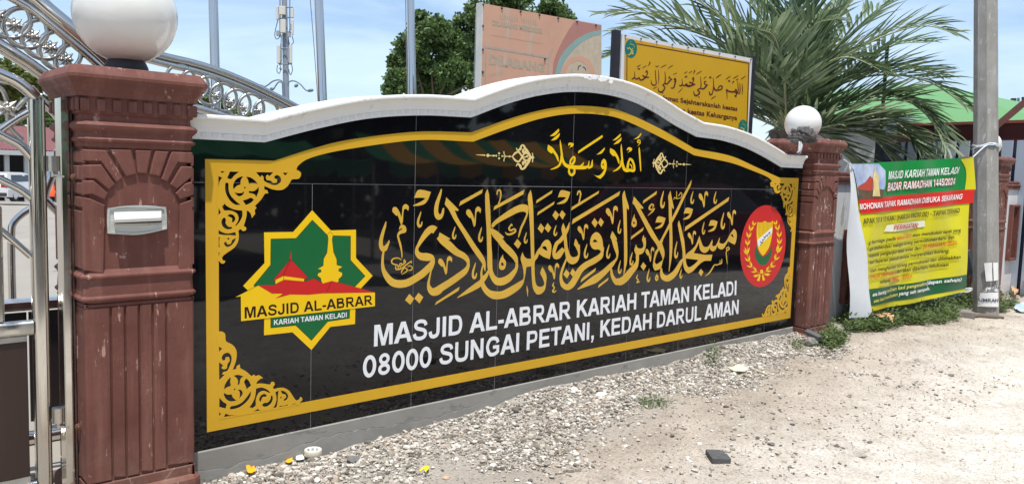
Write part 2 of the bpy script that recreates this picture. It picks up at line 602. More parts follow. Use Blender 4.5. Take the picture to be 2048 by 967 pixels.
# ------------------------------------------------------------------ a plain bold sans alphabet (cap height 1)
def _r(x0, y0, x1, y1): return ('p', [(x0, y0), (x1, y0), (x1, y1), (x0, y1)])
_EL = lambda cx, cy, rx, ry: [(cx+rx*math.cos(2*math.pi*k/20), cy+ry*math.sin(2*math.pi*k/20)) for k in range(20)]
_ST = _r(.08, 0, .28, 1)
_CC = [(.89, .67), (.80, .85), (.56, .92), (.32, .84), (.18, .5), (.32, .16), (.56, .08), (.80, .14), (.90, .34)]
GLY = {' ': (.39, []), 'A': (1.0, [('p', [(0, 0), (.38, 1), (.62, 1), (1, 0), (.77, 0), (.69, .22), (.31, .22), (.23, 0)], [(.37, .39), (.63, .39), (.5, .77)])]),
 'B': (1.0, [_ST, ('s', [(.2, .915), (.55, .915), (.69, .88), (.735, .745), (.68, .61), (.55, .57), (.2, .57)], .17), ('s', [(.2, .085), (.58, .085), (.74, .13), (.80, .285), (.74, .45), (.56, .50), (.2, .50)], .17)]),
 'C': (1.0, [('s', _CC, .19)]), 'D': (1.0, [_ST, ('s', [(.2, .91), (.48, .91), (.72, .83), (.82, .5), (.72, .17), (.48, .09), (.2, .09)], .18)]),
 'E': (.93, [_ST, _r(.2, 0, .86, .17), _r(.2, .42, .80, .59), _r(.2, .83, .84, 1)]), 'F': (.85, [_ST, _r(.2, .42, .74, .59), _r(.2, .83, .80, 1)]),
 'G': (1.09, [('s', _CC[:-1]+[(.86, .17)], .19), _r(.56, .37, .98, .53), _r(.80, .13, .98, .53)]), 'H': (1.0, [_ST, _r(.72, 0, .92, 1), _r(.2, .42, .8, .60)]), 'I': (.39, [_r(.09, 0, .29, 1)]),
 'J': (.78, [('s', [(.59, 1), (.59, .32), (.52, .14), (.34, .08), (.18, .14), (.12, .34)], .19)]), 'K': (1.0, [_ST, ('p', [(.27, .32), (.27, .58), (.68, 1), (.95, 1)]), ('p', [(.38, .50), (.54, .64), (1.0, 0), (.75, 0)])]), 'L': (.85, [_ST, _r(.2, 0, .82, .17)]),
 'M': (1.16, [('p', [(.08, 0), (.08, 1), (.38, 1), (.58, .32), (.78, 1), (1.08, 1), (1.08, 0), (.89, 0), (.89, .78), (.67, 0), (.49, 0), (.27, .78), (.27, 0)])]), 'N': (1.0, [('p', [(.08, 0), (.08, 1), (.28, 1), (.72, .33), (.72, 1), (.91, 1), (.91, 0), (.71, 0), (.27, .67), (.27, 0)])]),
 'O': (1.09, [('c', _EL(.54, .5, .40, .42), .19)]), 'P': (.93, [_ST, ('s', [(.2, .915), (.52, .915), (.70, .87), (.755, .68), (.70, .49), (.52, .44), (.2, .44)], .17)]),
 'R': (1.0, [_ST, ('s', [(.2, .915), (.56, .915), (.73, .87), (.78, .70), (.73, .53), (.56, .48), (.2, .48)], .17), ('p', [(.40, .42), (.60, .46), (.98, 0), (.73, 0)])]),
 'S': (.93, [('s', [(.80, .70), (.72, .86), (.48, .92), (.26, .86), (.2, .72), (.28, .60), (.48, .53), (.70, .45), (.78, .30), (.70, .14), (.47, .08), (.22, .14), (.12, .33)], .18)]), 'T': (.85, [_r(.325, 0, .525, 1), _r(.02, .83, .83, 1)]),
 'U': (1.0, [('s', [(.18, 1), (.18, .36), (.26, .14), (.5, .08), (.74, .14), (.82, .36), (.82, 1)], .19)]), 'V': (.93, [('p', [(0, 1), (.22, 1), (.465, .27), (.71, 1), (.93, 1), (.58, 0), (.35, 0)])]), 'X': (.93, [('p', [(0, 0), (.25, 0), (.91, 1), (.67, 1)]), ('p', [(.03, 1), (.28, 1), (.93, 0), (.68, 0)])]),
 'Y': (.93, [('p', [(0, 1), (.24, 1), (.465, .6), (.69, 1), (.93, 1), (.565, .4), (.565, 0), (.365, 0), (.365, .4)])]), 'Z': (.85, [_r(.04, 0, .82, .17), _r(.07, .83, .80, 1), ('p', [(.04, .14), (.28, .14), (.80, .86), (.55, .86)])]),
 '0': (.78, [('c', _EL(.39, .5, .26, .42), .18)]), '1': (.78, [_r(.34, 0, .54, 1), ('p', [(.12, .66), (.12, .82), (.38, 1), (.40, .8)])]), '2': (.78, [('s', [(.13, .68), (.2, .86), (.4, .92), (.6, .85), (.64, .70), (.55, .50), (.17, .10)], .18), _r(.07, 0, .72, .17)]),
 '3': (.78, [('s', [(.12, .73), (.24, .89), (.44, .91), (.60, .83), (.61, .66), (.5, .55), (.3, .53)], .17), ('s', [(.3, .53), (.55, .5), (.65, .30), (.56, .13), (.36, .08), (.18, .14), (.11, .29)], .17)]), '4': (.78, [_r(.44, 0, .62, 1), _r(.04, .22, .74, .38), ('p', [(.04, .30), (.04, .38), (.44, 1), (.56, 1)])]),
 '5': (.78, [_r(.16, .83, .68, 1), ('p', [(.16, 1), (.30, 1), (.24, .5), (.08, .5)]), ('s', [(.12, .53), (.34, .60), (.55, .54), (.63, .34), (.55, .15), (.36, .08), (.2, .14), (.11, .29)], .18)]), '8': (.78, [('c', _EL(.39, .27, .235, .19), .165), ('c', _EL(.39, .735, .205, .185), .16)]),
 '9': (.78, [('c', _EL(.37, .66, .24, .25), .17), ('s', [(.61, .66), (.58, .3), (.45, .12), (.28, .08), (.13, .2)], .17)]), '-': (.46, [_r(.05, .28, .42, .46)]), ',': (.39, [('p', [(.10, 0), (.10, .19), (.30, .19), (.30, .02), (.20, -.2), (.10, -.2), (.18, 0)])]), '.': (.39, [_r(.1, 0, .29, .19)]), ':': (.39, [_r(.1, 0, .29, .19), _r(.1, .5, .29, .69)]),
 '/': (.39, [('p', [(0, 0), (.14, 0), (.39, 1), (.25, 1)])]), '(': (.46, [('s', [(.38, 1.0), (.18, .7), (.14, .4), (.18, .1), (.38, -.2)], .15)]), ')': (.46, [('s', [(.08, 1.0), (.28, .7), (.32, .4), (.28, .1), (.08, -.2)], .15)])}
def block_text(mb, body, quad, F, off=0.002, shear=0.0, back=None, fat=0.0, each=False):
    """bold capitals fitted into a photo quad; F(x, y, off) -> point on the sign"""
    W = sum(GLY[c][0] for c in body)-0.12
    if not each:
        A, B, Cc, D = [F(q[0], q[1], 0) for q in quad]
    bl, br, tr, tl = [Vector(q) for q in quad]
    k = 0
    x0 = -0.06
    def mapper(o):
        if each:
            def f(p):
                u = (p[0]+x0+shear*p[1])/W; w = p[1]
                q = (bl*(1-u)+br*u)*(1-w)+(tl*(1-u)+tr*u)*w
                return F(q.x, q.y, o)
            return f
        nrm = (F(quad[0][0], quad[0][1], 1.0)-F(quad[0][0], quad[0][1], 0.0))
        nn = (B-A).cross(D-A).normalized()
        if nn.dot(CAM-A) < 0: nn = -nn
        def f(p):
            u = (p[0]+x0+shear*p[1])/W; w = p[1]
            return (A*(1-u)+B*u)*(1-w)+(D*(1-u)+Cc*u)*w+nn*o
        return f
    for ch in body:
        w_, parts = GLY[ch]
        for pt in parts:
            k += 1
            f = mapper(off+0.000014*k)
            bk = mapper(0.0003) if back else None
            if pt[0] == 'p':
                lp = pt[1]
                loops = [list(lp)]+[list(h) for h in pt[2:]]
                mb.poly(loops, f, bk)
            else:
                closed = pt[0] == 'c'
                pts = pt[1]
                xy = smooth_loop(pts, 4, closed=closed, cosc=-0.3)
                n = len(xy); Lf, Rt = [], []
                for i in range(n):
                    a = Vector(xy[(i-1) % n] if closed else xy[max(0, i-1)]); b = Vector(xy[(i+1) % n] if closed else xy[min(n-1, i+1)])
                    d = (b-a).normalized(); nn2 = Vector((-d.y, d.x))*(pt[2]+fat)/2
                    p = Vector(xy[i]); Lf.append(tuple(p+nn2)); Rt.append(tuple(p-nn2))
                v = [f(p) for p in Lf]+[f(p) for p in Rt]
                fs = [(i, (i+1) % n, n+(i+1) % n, n+i) for i in range(n if closed else n-1)]
                a, b, c = v[fs[0][0]], v[fs[0][1]], v[fs[0][2]]
                if (b-a).cross(c-a).dot(CAM-a) < 0: fs = [q[::-1] for q in fs]
                mb.add(v, fs)
        x0 += w_

# ================================================================== materials of the place
M_tile = mat('polished_black_tile', (0.006, 0.006, 0.0075), 0.03, spec=0.36, var=0.25, vscale=3)
M_grout = mat('grout', srgb(150, 150, 150), 0.8)
M_gold = mat('gold_vinyl', srgb(206, 160, 36), 0.42, var=0.06, vscale=2.2, spec=0.35)
M_gold2 = mat('calligraphy_gold', srgb(208, 166, 62), 0.42, var=0.10, vscale=5, spec=0.35)
M_pale = mat('pale_gold_vinyl', srgb(222, 196, 128), 0.45, spec=0.35)
M_yel = mat('bright_yellow_vinyl', srgb(236, 192, 8), 0.42, var=0.03, spec=0.35)
M_white = mat('white_vinyl', srgb(228, 230, 232), 0.45, spec=0.35)
M_dark = mat('dark_brown_vinyl', srgb(38, 12, 10), 0.5, spec=0.3)
M_green = mat('green_vinyl', srgb(8, 96, 48), 0.42, var=0.05, spec=0.35)
M_red = mat('red_vinyl', srgb(196, 30, 30), 0.42, var=0.05, spec=0.35)
M_coping = mat('white_painted_plaster', (0.80, 0.795, 0.77), 0.5, var=0.025, vscale=8, bump=0.12, bscale=14, speck=((0.66, 0.645, 0.60), 15, 0.61, (1, 1, 0.22)))
M_dent = mat('white_dentil_plaster', (0.74, 0.745, 0.74), 0.6, var=0.08, vscale=26, bump=0.2, bscale=30, speck=((0.40, 0.40, 0.39), 30, 0.66))
M_cement = mat('grey_cement', (0.27, 0.258, 0.232), 0.85, var=0.14, vscale=3.2, bump=0.18, bscale=28, speck=((0.20, 0.195, 0.18), 5, 0.58, (1, 1, 3)))
M_skirt = mat('grey_cement_lower_coat', (0.262, 0.254, 0.232), 0.88, var=0.16, vscale=5, bump=0.25, bscale=22)
M_crack = mat('crack', (0.085, 0.085, 0.085), 0.95)

# ================================================================== THE SIGN WALL
sign = thing('sign_wall', 'long polished black tiled sign wall with gold frame, Arabic calligraphy and curved white coping', 'sign wall', (2.05, 0.1, -0.15))
sign['kind'] = 'thing'

def curve_pts(segs, n=14):
    out = []
    for sg in segs:
        s = smooth_loop(sg, n, closed=False, cosc=-1) if len(sg) > 2 else list(sg)
        out += s if not out else s[1:]
    return out
TOPSEG = [[(-0.62, 1.386), (-0.245, 1.386)],
          [(-0.245, 1.386), (0.032, 1.466), (0.316, 1.531), (0.63, 1.567), (0.965, 1.578)],
          [(0.965, 1.578), (1.231, 1.673), (1.477, 1.740), (1.741, 1.785), (2.03, 1.799), (2.31, 1.780), (2.56, 1.728), (2.809, 1.652), (3.10, 1.578)],
          [(3.10, 1.578), (3.42, 1.567), (3.735, 1.528), (4.014, 1.468), (4.318, 1.386)],
          [(4.318, 1.386), (4.69, 1.386)]]
TOP = curve_pts(TOPSEG, 10)
def top_z(x):
    for (a, b) in zip(TOP, TOP[1:]):
        if a[0] <= x <= b[0] and b[0] > a[0]:
            return a[1]+(b[1]-a[1])*(x-a[0])/(b[0]-a[0])
    return TOP[-1][1] if x > TOP[-1][0] else TOP[0][1]

# masonry core behind the tiles
core = [(-0.62, -0.4)]+[(4.70, -0.4), (4.70, 1.43)]+[(p[0], p[1]+0.05) for p in TOP[::-1]]
mb = MB()
def core_fn(y): return lambda p: Vector((p[0], y, p[1]))
mb.poly([core], core_fn(0.012), core_fn(0.2))
mb.poly([core], core_fn(0.2))
mb.build('masonry_core', mat('white_wall_paint', (0.66, 0.66, 0.64), 0.8, var=0.06, bump=0.15), sign)

# tiles: 0.6 x 1.2 m below, 1.2 m wide above, each laid a hair out of true so that reflections break at the joints
trnd = random.Random(3)
tiles = MB()
def tile(loop):
    cx = sum(p[0] for p in loop)/len(loop); cz = sum(p[1] for p in loop)/len(loop)
    ax, az = trnd.uniform(-1, 1)*0.0011, trnd.uniform(-1, 1)*0.0011
    f = lambda p: Vector((p[0], (p[0]-cx)*ax+(p[1]-cz)*az, p[1]))
    tiles.poly([loop], f, lambda p: Vector((p[0], 0.011, p[1])))
G = 0.0011
XS = [-0.62]+[0.6*i for i in range(0, 8)]+[4.69]
for a, b in zip(XS, XS[1:]):
    tile([(a+G, 0.0), (b-G, 0.0), (b-G, 1.2-G), (a+G, 1.2-G)])
XU = [-0.62, 0.6, 1.8, 3.0, 4.2, 4.69]
for a, b in zip(XU, XU[1:]):
    up = [(a+G, top_z(a+G)+0.02)]+[(p[0], p[1]+0.02) for p in TOP if a+G+0.004 < p[0] < b-G-0.004]+[(b-G, top_z(b-G)+0.02)]
    tile([(a+G, 1.2+G), (b-G, 1.2+G)]+up[::-1])
tiles.build('black_tiles', M_tile, sign)
gr = MB()
gr.box((-0.62, 0.0006, 1.2-G), (4.69, 0.0105, 1.2+G))
for x in XS[1:-1]: gr.box((x-G, 0.0008, 0.0), (x+G, 0.0105, 1.1985))
for x in XU[1:-1]: gr.box((x-G, 0.0008, 1.2015), (x+G, 0.0105, top_z(x)))
gr.build('grout_lines', M_grout, sign)

# plinth, with the later coat of cement along its foot and the crack between them
pl = MB()
pl.box((-0.62, -0.010, -0.45), (4.665, 0.2, -0.0012), 0.004)
plinth = pl.build('plinth', M_cement, sign)
crackpts = []
x = -0.60
cr = random.Random(11)
zz = -0.085
while x < 4.0:
    base = -0.078+0.010*math.sin(x*2.1)+0.012*math.sin(x*5.3+1)
    zz += (base-zz)*0.25+cr.uniform(-0.008, 0.008)
    crackpts.append((x, zz)); x += cr.uniform(0.012, 0.045)
sk = MB()
skl = crackpts+[(4.0, -0.40), (-0.60, -0.40)]
sk.poly([skl], lambda p: Vector((p[0], -0.0145, p[1])), lambda p: Vector((p[0], -0.009, p[1])))
sk.build('cement_skirting', M_skirt, plinth)
ck = MB()
cv = []
for a in crackpts: cv += [(a[0], -0.0113, a[1]-0.0005), (a[0], -0.0113, a[1]+cr.choice((0.0002, 0.0012, 0.0022, 0.003)))]
ck.add(cv, [(2*i, 2*i+2, 2*i+3, 2*i+1) for i in range(len(crackpts)-1)])
ck.build('crack', M_crack, plinth)

# coping: a moulding swept along the curve
PROF = [(0.20, 0.0), (-0.004, 0.0), (-0.013, 0.001), (-0.013, 0.030), (-0.019, 0.031), (-0.021, 0.037), (-0.023, 0.048), (-0.028, 0.062), (-0.036, 0.074), (-0.046, 0.083),
        (-0.053, 0.086), (-0.056, 0.091), (-0.056, 0.099), (-0.052, 0.105), (-0.046, 0.107), (0.20, 0.112)]
def offs_pt(path, i, h):
    p = Vector(path[i])
    a = (Vector(path[i])-Vector(path[i-1])).normalized() if i > 0 else None
    b = (Vector(path[i+1])-Vector(path[i])).normalized() if i < len(path)-1 else None
    if a is None: a = b
    if b is None: b = a
    n1, n2 = Vector((-a.y, a.x)), Vector((-b.y, b.x))
    m = (n1+n2).normalized()
    return p+m*(h/max(0.4, m.dot(n1)))
cp = MB()
rings = []
path = [(TOP[0][0], TOP[0][1])]+TOP[1:]
path[-1] = (4.655, path[-1][1])
for i in range(len(path)):
    rg = []
    for (y, h) in PROF:
        q = offs_pt(path, i, h)
        rg.append(Vector((q.x, y, q.y)))
    rings.append(rg)
cp.loft(rings, smooth=False, cap=True, closed=True)
coping = cp.build('coping', M_coping, sign)
for p in coping.data.polygons: p.use_smooth = False
dn = MB()
acc = 0.0
for a, b in zip(path, path[1:]):
    A, B = Vector(a), Vector(b); L = (B-A).length
    d = (B-A).normalized(); nn = Vector((-d.y, d.x))
    while acc < L:
        c = A+d*acc
        q = c+nn*0.0205
        dn.obox(Vector((q.x, -0.0143, q.y)), Vector((d.x, 0, d.y)), Vector((0, 1, 0)), Vector((nn.x, 0, nn.y)), 0.0125, 0.0022, 0.0085)
        acc += 0.047
    acc -= L
dn.build('dentil_band', M_dent, coping)
# flaking paint on the crown
fk = MB()
frnd = random.Random(5)
for px, py, sx, sy in ((1172, 153, 10, 4), (1188, 154, 13, 5), (1206, 157, 10, 7), (1222, 163, 6, 5), (1181, 158, 5, 3)):
    lp = []
    for k in range(16):
        a = 2*math.pi*k/16
        rr = frnd.uniform(0.55, 1.1)
        lp.append((px+sx*math.cos(a)*rr, py+sy*math.sin(a)*rr))
    pln = Plane((0, -0.0585, 0), (0, -1, 0))
    fk.poly([lp], lambda p: pln(*p), lambda p: pln(p[0], p[1], -0.008))
fk.build('flaking_paint', mat('bright_flaked_paint', (0.86, 0.86, 0.85), 0.6), coping)

# gold frame band
OUT = curve_pts([[(-0.518, 1.302), (-0.197, 1.304)],
                 [(-0.197, 1.304), (0.0, 1.368), (0.203, 1.420), (0.60, 1.480), (0.975, 1.497)],
                 [(0.975, 1.497), (1.262, 1.592), (1.52, 1.660), (1.772, 1.702), (2.04, 1.715), (2.286, 1.698), (2.726, 1.597), (3.079, 1.492)],
                 [(3.079, 1.492), (3.553, 1.455), (3.918, 1.381), (4.298, 1.300)],
                 [(4.298, 1.300), (4.621, 1.300)]], 8)
INN = curve_pts([[(-0.459, 1.250), (-0.085, 1.250)],
                 [(-0.085, 1.250), (-0.075, 1.285), (-0.001, 1.327), (0.204, 1.375), (0.613, 1.437), (0.989, 1.446)],
                 [(0.989, 1.446), (1.264, 1.537), (1.52, 1.610), (1.774, 1.654), (2.04, 1.667), (2.289, 1.645), (2.73, 1.540), (3.083, 1.443)],
                 [(3.083, 1.443), (3.558, 1.403), (3.846, 1.355), (4.10, 1.305), (4.178, 1.275), (4.188, 1.250)],
                 [(4.188, 1.250), (4.562, 1.250)]], 8)
fr = MB()
frame_loops = [OUT+[(4.621, 0.081), (-0.514, 0.080)], INN+[(4.562, 0.135), (-0.458, 0.135)]]
fr.poly(frame_loops, lambda p: Vector((p[0], -0.0022, p[1])), lambda p: Vector((p[0], 0.0003, p[1])))
fr.build('gold_frame', M_gold, sign)

# corner ornaments: traced once at the upper left corner, in wall metres from the inner corner of the frame
def TA(*pts, o=(0, 0)):
    out = []
    for x, y in pts:
        w = WALL(405+(x+o[0])/7.992, 310+(y+o[1])/7.992)
        out.append((w.x+0.459, 1.250-w.z))
    return out
TB = lambda *p: TA(*p, o=(0, 880))
TC = lambda *p: TA(*p, o=(760, -80))
orn_out = TA((228, 246))+TC((610, 342), (750, 320), (790, 345), (810, 362), (803, 420), (765, 460), (670, 468), (632, 520), (592, 580), (520, 630), (440, 640), (350, 625), (280, 597), (222, 572), (227, 632), (268, 640), (288, 690), (232, 700), (172, 790), (75, 890))+\
    TA((860, 842), (832, 880), (838, 930))+TB((835, 60), (785, 125), (772, 70), (740, 22), (702, 6), (702, 60), (688, 140), (655, 250), (695, 275), (690, 315), (645, 335), (607, 300), (570, 322), (576, 420), (560, 510), (500, 600), (400, 670), (330, 722), (310, 760), (325, 798), (362, 808), (345, 843), (300, 850), (265, 812), (228, 812))
orn_holes = [TA((280, 258), (355, 258), (312, 290)), TA((241, 330), (312, 362), (270, 430), (246, 572)), TA((435, 262), (582, 267), (505, 330), (457, 384), (390, 368)),
    TA((362, 450), (388, 438), (412, 460), (416, 560), (450, 650), (530, 735), (605, 795), (520, 790), (440, 730), (378, 630), (357, 540)),
    TA((490, 555), (487, 470), (530, 390), (600, 347), (648, 342), (612, 400), (605, 470), (552, 490), (510, 530)), TA((695, 345), (770, 360), (840, 410), (880, 462), (800, 450), (737, 460), (722, 395)),
    TA((893, 505), (895, 580), (855, 677), (825, 625), (737, 602), (737, 572), (805, 577), (855, 550)), TA((640, 725), (705, 705), (770, 680), (820, 715), (770, 763), (690, 800)),
    TA((505, 595), (570, 608), (632, 600), (657, 572), (658, 612), (620, 650), (565, 652)), TA((675, 502), (693, 520), (675, 538), (657, 520)),
    TC((90, 352), (372, 352), (312, 420), (276, 392), (250, 430), (262, 480), (325, 490), (370, 525), (425, 515), (428, 465), (388, 452), (383, 418), (430, 398), (480, 430), (492, 500), (440, 550), (360, 555), (270, 520), (217, 485), (212, 430), (182, 402), (165, 440)),
    TC((515, 360), (600, 360), (562, 410)),
    TA((305, 805), (328, 812), (340, 768), (395, 818), (500, 868), (632, 885))+TB((634, 100), (590, 190), (530, 256), (520, 242), (570, 152), (556, 65), (490, 18), (420, 2))+TA((345, 882)),
    TB((345, 112), (370, 150), (368, 210), (410, 260), (470, 268), (468, 295), (400, 305), (330, 270), (298, 200), (312, 142)), TB((390, 85), (440, 62), (500, 85), (522, 150), (490, 195), (465, 188), (470, 130), (430, 105)),
    TB((245, -50), (290, 35), (246, 95)), TB((246, 305), (300, 345), (400, 372), (520, 347), (535, 405), (440, 397), (345, 395), (246, 378)), TB((246, 425), (274, 432), (264, 520), (272, 588), (246, 590)),
    TB((380, 452), (418, 438), (432, 456), (415, 470)), TB((340, 515), (368, 500), (400, 548), (450, 530), (470, 475), (530, 440), (512, 500), (460, 562), (400, 585), (352, 560)), TB((246, 665), (270, 672), (258, 745), (246, 750))]
orn_out = smooth_loop(orn_out, 3)
orn_holes = [smooth_loop(h, 3) for h in orn_holes]
def ornament(f):
    mbo = MB()
    fn = lambda y: (lambda p: Vector((f(p)[0], y, f(p)[1])))
    mbo.poly([orn_out]+orn_holes, fn(-0.0030), fn(-0.0002))
    mbo.build('corner_ornament', M_gold, sign)
ornament(lambda p: (-0.459+p[0], 1.250-p[1]))
ornament(lambda p: (4.562-p[0], 1.250-p[1]))
ornament(lambda p: (-0.458+p[1], 0.135+p[0]))
ornament(lambda p: (4.562-p[1], 0.135+p[0]))

# ------------------------------------------------------------------ main calligraphy, traced stroke by stroke
TILE = {'A1': (0, 80), 'A2': (0, 1040), 'B1': (960, 80), 'B2': (960, 1040), 'C1': (1920, 80), 'C2': (1920, 1040),
        'D1': (2880, 80), 'D2': (2880, 960), 'E1': (3840, 0), 'E2': (3840, 880), 'F1': (4800, 0), 'F2': (4800, 800)}
def px(seq):
    """mixed list of tile names and points in that tile -> photo pixels"""
    out = []; o = (0, 0)
    for e in seq:
        if isinstance(e, str): o = TILE[e]
        else:
            out.append((755+(e[0]+o[0])/8, 360+(e[1]+o[1])/8)+((e[2]/8,) if len(e) > 2 else ()))
    return out
ink = Ink(WALL)
S = lambda *a: ink.S(px(a))
def Pg(*a, holes=(), smooth=True): ink.P([px(a)]+[px(h) for h in holes], smooth)
# final ya
S('A1', (137, 582, 14), (118, 660, 38), (85, 760, 50), (58, 870, 58), (55, 960, 66), (85, 1020, 80), (120, 1010, 80), (155, 960, 46), (178, 915, 28), (186, 880, 14))
S('A2', (95, 40, 60), (95, 100, 34), (85, 180, 36), (80, 280, 42), (95, 390, 62), (150, 500, 95), (235, 590, 118), (345, 618, 125), (470, 602, 118), (600, 535, 112), (720, 455, 112), (820, 360, 105), (872, 280, 70), (884, 225, 60))
S('A1', (924, 725, 122), (872, 697, 112), (800, 748, 100), (715, 860, 72), (655, 960, 48), 'A2', (628, 60, 44), (640, 130, 80), (700, 178, 116), (780, 187, 128), (850, 200, 112), (882, 240, 70), (882, 300, 60), (862, 380, 36), (845, 420, 16))
# dal
Pg('B1', (35, 755), (205, 855), (190, 872), (135, 872), (60, 900), (15, 880), (22, 800))
S('B1', (20, 820, 90), (90, 890, 118), (180, 962, 128), 'B2', (300, 108, 108), (410, 165, 95), (472, 225, 72), (492, 290, 44), (482, 350, 56), (430, 425, 92), (330, 502, 102), (200, 592, 106), (60, 680, 112), 'A2', (960, 728, 130), (890, 742, 128), (838, 700, 84), (815, 620, 42), (836, 500, 28), (862, 390, 18))
Pg('B2', (356, 660), (336, 726), 'A2', (915, 958), (942, 905), smooth=False)
# lam-alif
Pg('B1', (140, 195), (335, 390), (328, 414), (275, 403), (340, 550), (480, 760), (615, 965), 'B2', (690, 110), (750, 210), (770, 300), (766, 415), (750, 400), (735, 340), (700, 270), (620, 160), (515, 0), 'B1', (390, 750), (270, 560), (180, 390), (120, 310), (130, 250))
S('B1', (800, 65, 4), (794, 150, 62), (805, 400, 78), (820, 700, 70), (828, 967, 72), 'B2', (835, 150, 78), (838, 330, 80), (852, 420, 72), (885, 505, 80), (945, 570, 115), 'C2', (40, 582, 125), (100, 570, 120), (180, 525, 108), (250, 450, 80), (300, 370, 50), (310, 290, 38))
Pg('B2', (315, 845), (320, 830), (480, 700), (600, 610), (682, 545), (686, 440), (716, 310), (735, 340), (718, 420), (722, 492), (770, 450), (802, 395), (832, 410), (802, 500), (745, 590), (690, 660), (600, 715), (460, 782))
# kaf
S('B1', (845, 700, 50), (930, 800, 96), 'C1', (40, 880, 95), (100, 960, 100), 'C2', (150, 50, 104), (225, 125, 100), (285, 205, 78), (311, 290, 38))
Pg('B1', (880, 692), (965, 740), 'C1', (105, 830), (98, 846), (42, 850), (10, 850), smooth=False)
Pg('B1', (862, 650), (885, 600), (967, 525), 'C1', (200, 390), (350, 315), (430, 308), (480, 325), (495, 370), (485, 470), (440, 590), (390, 700), (360, 790), (338, 842), (328, 835), (340, 760), (370, 660), (420, 560), (458, 470), (453, 440), (410, 422), (330, 437), (200, 502), (0, 612), 'B1', (880, 690))
# nun bowl
Pg('B2', (742, 585), (785, 665), (850, 720), (967, 738), 'C2', (100, 720), (230, 650), (350, 580), (412, 535), (416, 440), (400, 330), (370, 215), (400, 108), (430, 180), (480, 215), (536, 215), (541, 335), (462, 348), (440, 500), (400, 640), (300, 740), (150, 830), (30, 860), 'B2', (880, 855), (790, 800), (730, 730), (698, 650))
# alif and mim
Pg('C1', (530, 75), (550, 160), (572, 400), (584, 850), 'C2', (590, 178), (640, 80), (690, 20), 'C1', (705, 945), (745, 892), (793, 870), (832, 892), (852, 930), 'C2', (863, 10), (858, 110), (835, 222), (740, 187), (664, 137), (640, 200), (594, 282), (602, 550), (620, 625), (660, 662), (720, 655), (748, 610), (720, 520), (684, 440), (720, 343), (765, 430), (785, 500), (778, 600), (760, 705), (705, 772), (645, 787), (610, 765), (566, 680), (548, 520), (541, 335), (537, 200), 'C1', (520, 700), (500, 400), (486, 185),
   holes=(('C2', (708, 35), (745, 14), (778, 28), (800, 90), (758, 74)),))
# ta marbuta and ya
Pg('D1', (92, 603), (125, 690), (140, 770), (150, 860), (160, 967), 'D2', (172, 140), (197, 222), (232, 266), (282, 268), (325, 240), (325, 190), (290, 110), (265, 70), (280, 0), 'D1', (293, 852), (345, 960), 'D2', (357, 60), (360, 180), (345, 290), (300, 360), (230, 385), (170, 350), (138, 290), (115, 150), (100, 0), 'D1', (90, 850), (75, 770), (64, 690))
S('D1', (192, 592, 5), (165, 690, 45), (108, 800, 60), (40, 890, 62), 'C1', (950, 930, 60), 'C2', (912, 70, 56), (905, 140, 52), (928, 182, 78), (967, 168, 100), 'D2', (40, 208, 90), (100, 135, 66))
S('D2', (146, 290, 22), (102, 400, 34), (62, 520, 36), (56, 620, 46), (90, 712, 80), (160, 750, 95), (230, 700, 100), (292, 600, 96), (362, 480, 95), (450, 400, 95), (580, 330, 95), (680, 262, 84), (715, 190, 45), (724, 110, 44))
Pg('D1', (519, 960), (528, 860), (560, 790), (615, 752), (670, 775), (712, 850), (730, 967), 'D2', (732, 120), (728, 225), (698, 215), (688, 168), (650, 147), (590, 147), (545, 115), (524, 60), holes=(('D1', (562, 909), (578, 878), (600, 867), (625, 885), (642, 911)),))
Pg('D2', (616, 440), (602, 495), (368, 676), (378, 630), (420, 582), smooth=False)
Pg('D2', (816, 595), (806, 640), (648, 762), (660, 715), smooth=False)
Pg('D1', (877, 733), (915, 790), (949, 855), (944, 886), (918, 878), 'D2', (950, 20), (968, 120), (976, 200), (962, 290), (930, 350), (875, 435), (760, 560), (660, 650), (600, 690), (450, 745), (318, 791), (320, 778), (430, 680), (560, 580), (700, 490), (850, 360), (930, 290), (940, 230), (900, 120), (868, 0), 'D1', (847, 825))
# ba-ra-alif
S('D2', (860, 455, 26), (868, 540, 44), (897, 612, 62), (945, 672, 84), 'E2', (0, 745, 110), (60, 735, 116), (130, 682, 110), (212, 582, 100), (282, 500, 84), (315, 420, 46), (318, 330, 50))
Pg('E2', (296, 146), (320, 198), (370, 212), (414, 185), (410, 122), (393, 85), (400, 40), 'E1', (417, 874), (434, 930), 'E2', (448, 30), (456, 130), (440, 222), (400, 290), (344, 316), (338, 380), (300, 380), (296, 320), (270, 238))
Pg('E1', (113, 163), (135, 270), (180, 420), (177, 477), (145, 440), (150, 700), (155, 967), 'E2', (155, 400), (130, 530), (100, 652), (95, 640), (105, 450), (103, 0), 'E1', (90, 500), (78, 250))
Pg('E1', (262, 260), (412, 438), (405, 457), (364, 454), (660, 967), 'E2', (698, 100), (745, 230), (751, 320), (722, 420), (690, 530), (600, 567), (568, 500), (575, 400), (600, 270), (640, 185), (520, 0), 'E1', (400, 650), (270, 400), (242, 370), (250, 320), holes=(('E2', (665, 230), (720, 370), (700, 412), (630, 464), (597, 430), (622, 320)),))
Pg('F1', (228, -10), (212, 85), (120, 270), (5, 515), 'E1', (870, 690), (730, 950), 'E2', (712, 138), (672, 100), (690, 60), 'E1', (690, 955), (820, 700), (960, 430), 'F1', (100, 220), smooth=False)
Pg('E1', (847, 168), (870, 290), (901, 440), (893, 462), (868, 428), (870, 600), (880, 967), 'E2', (875, 250), (860, 400), (827, 582), (820, 572), (830, 400), (832, 0), 'E1', (830, 800), (822, 600), (818, 350), (812, 260))
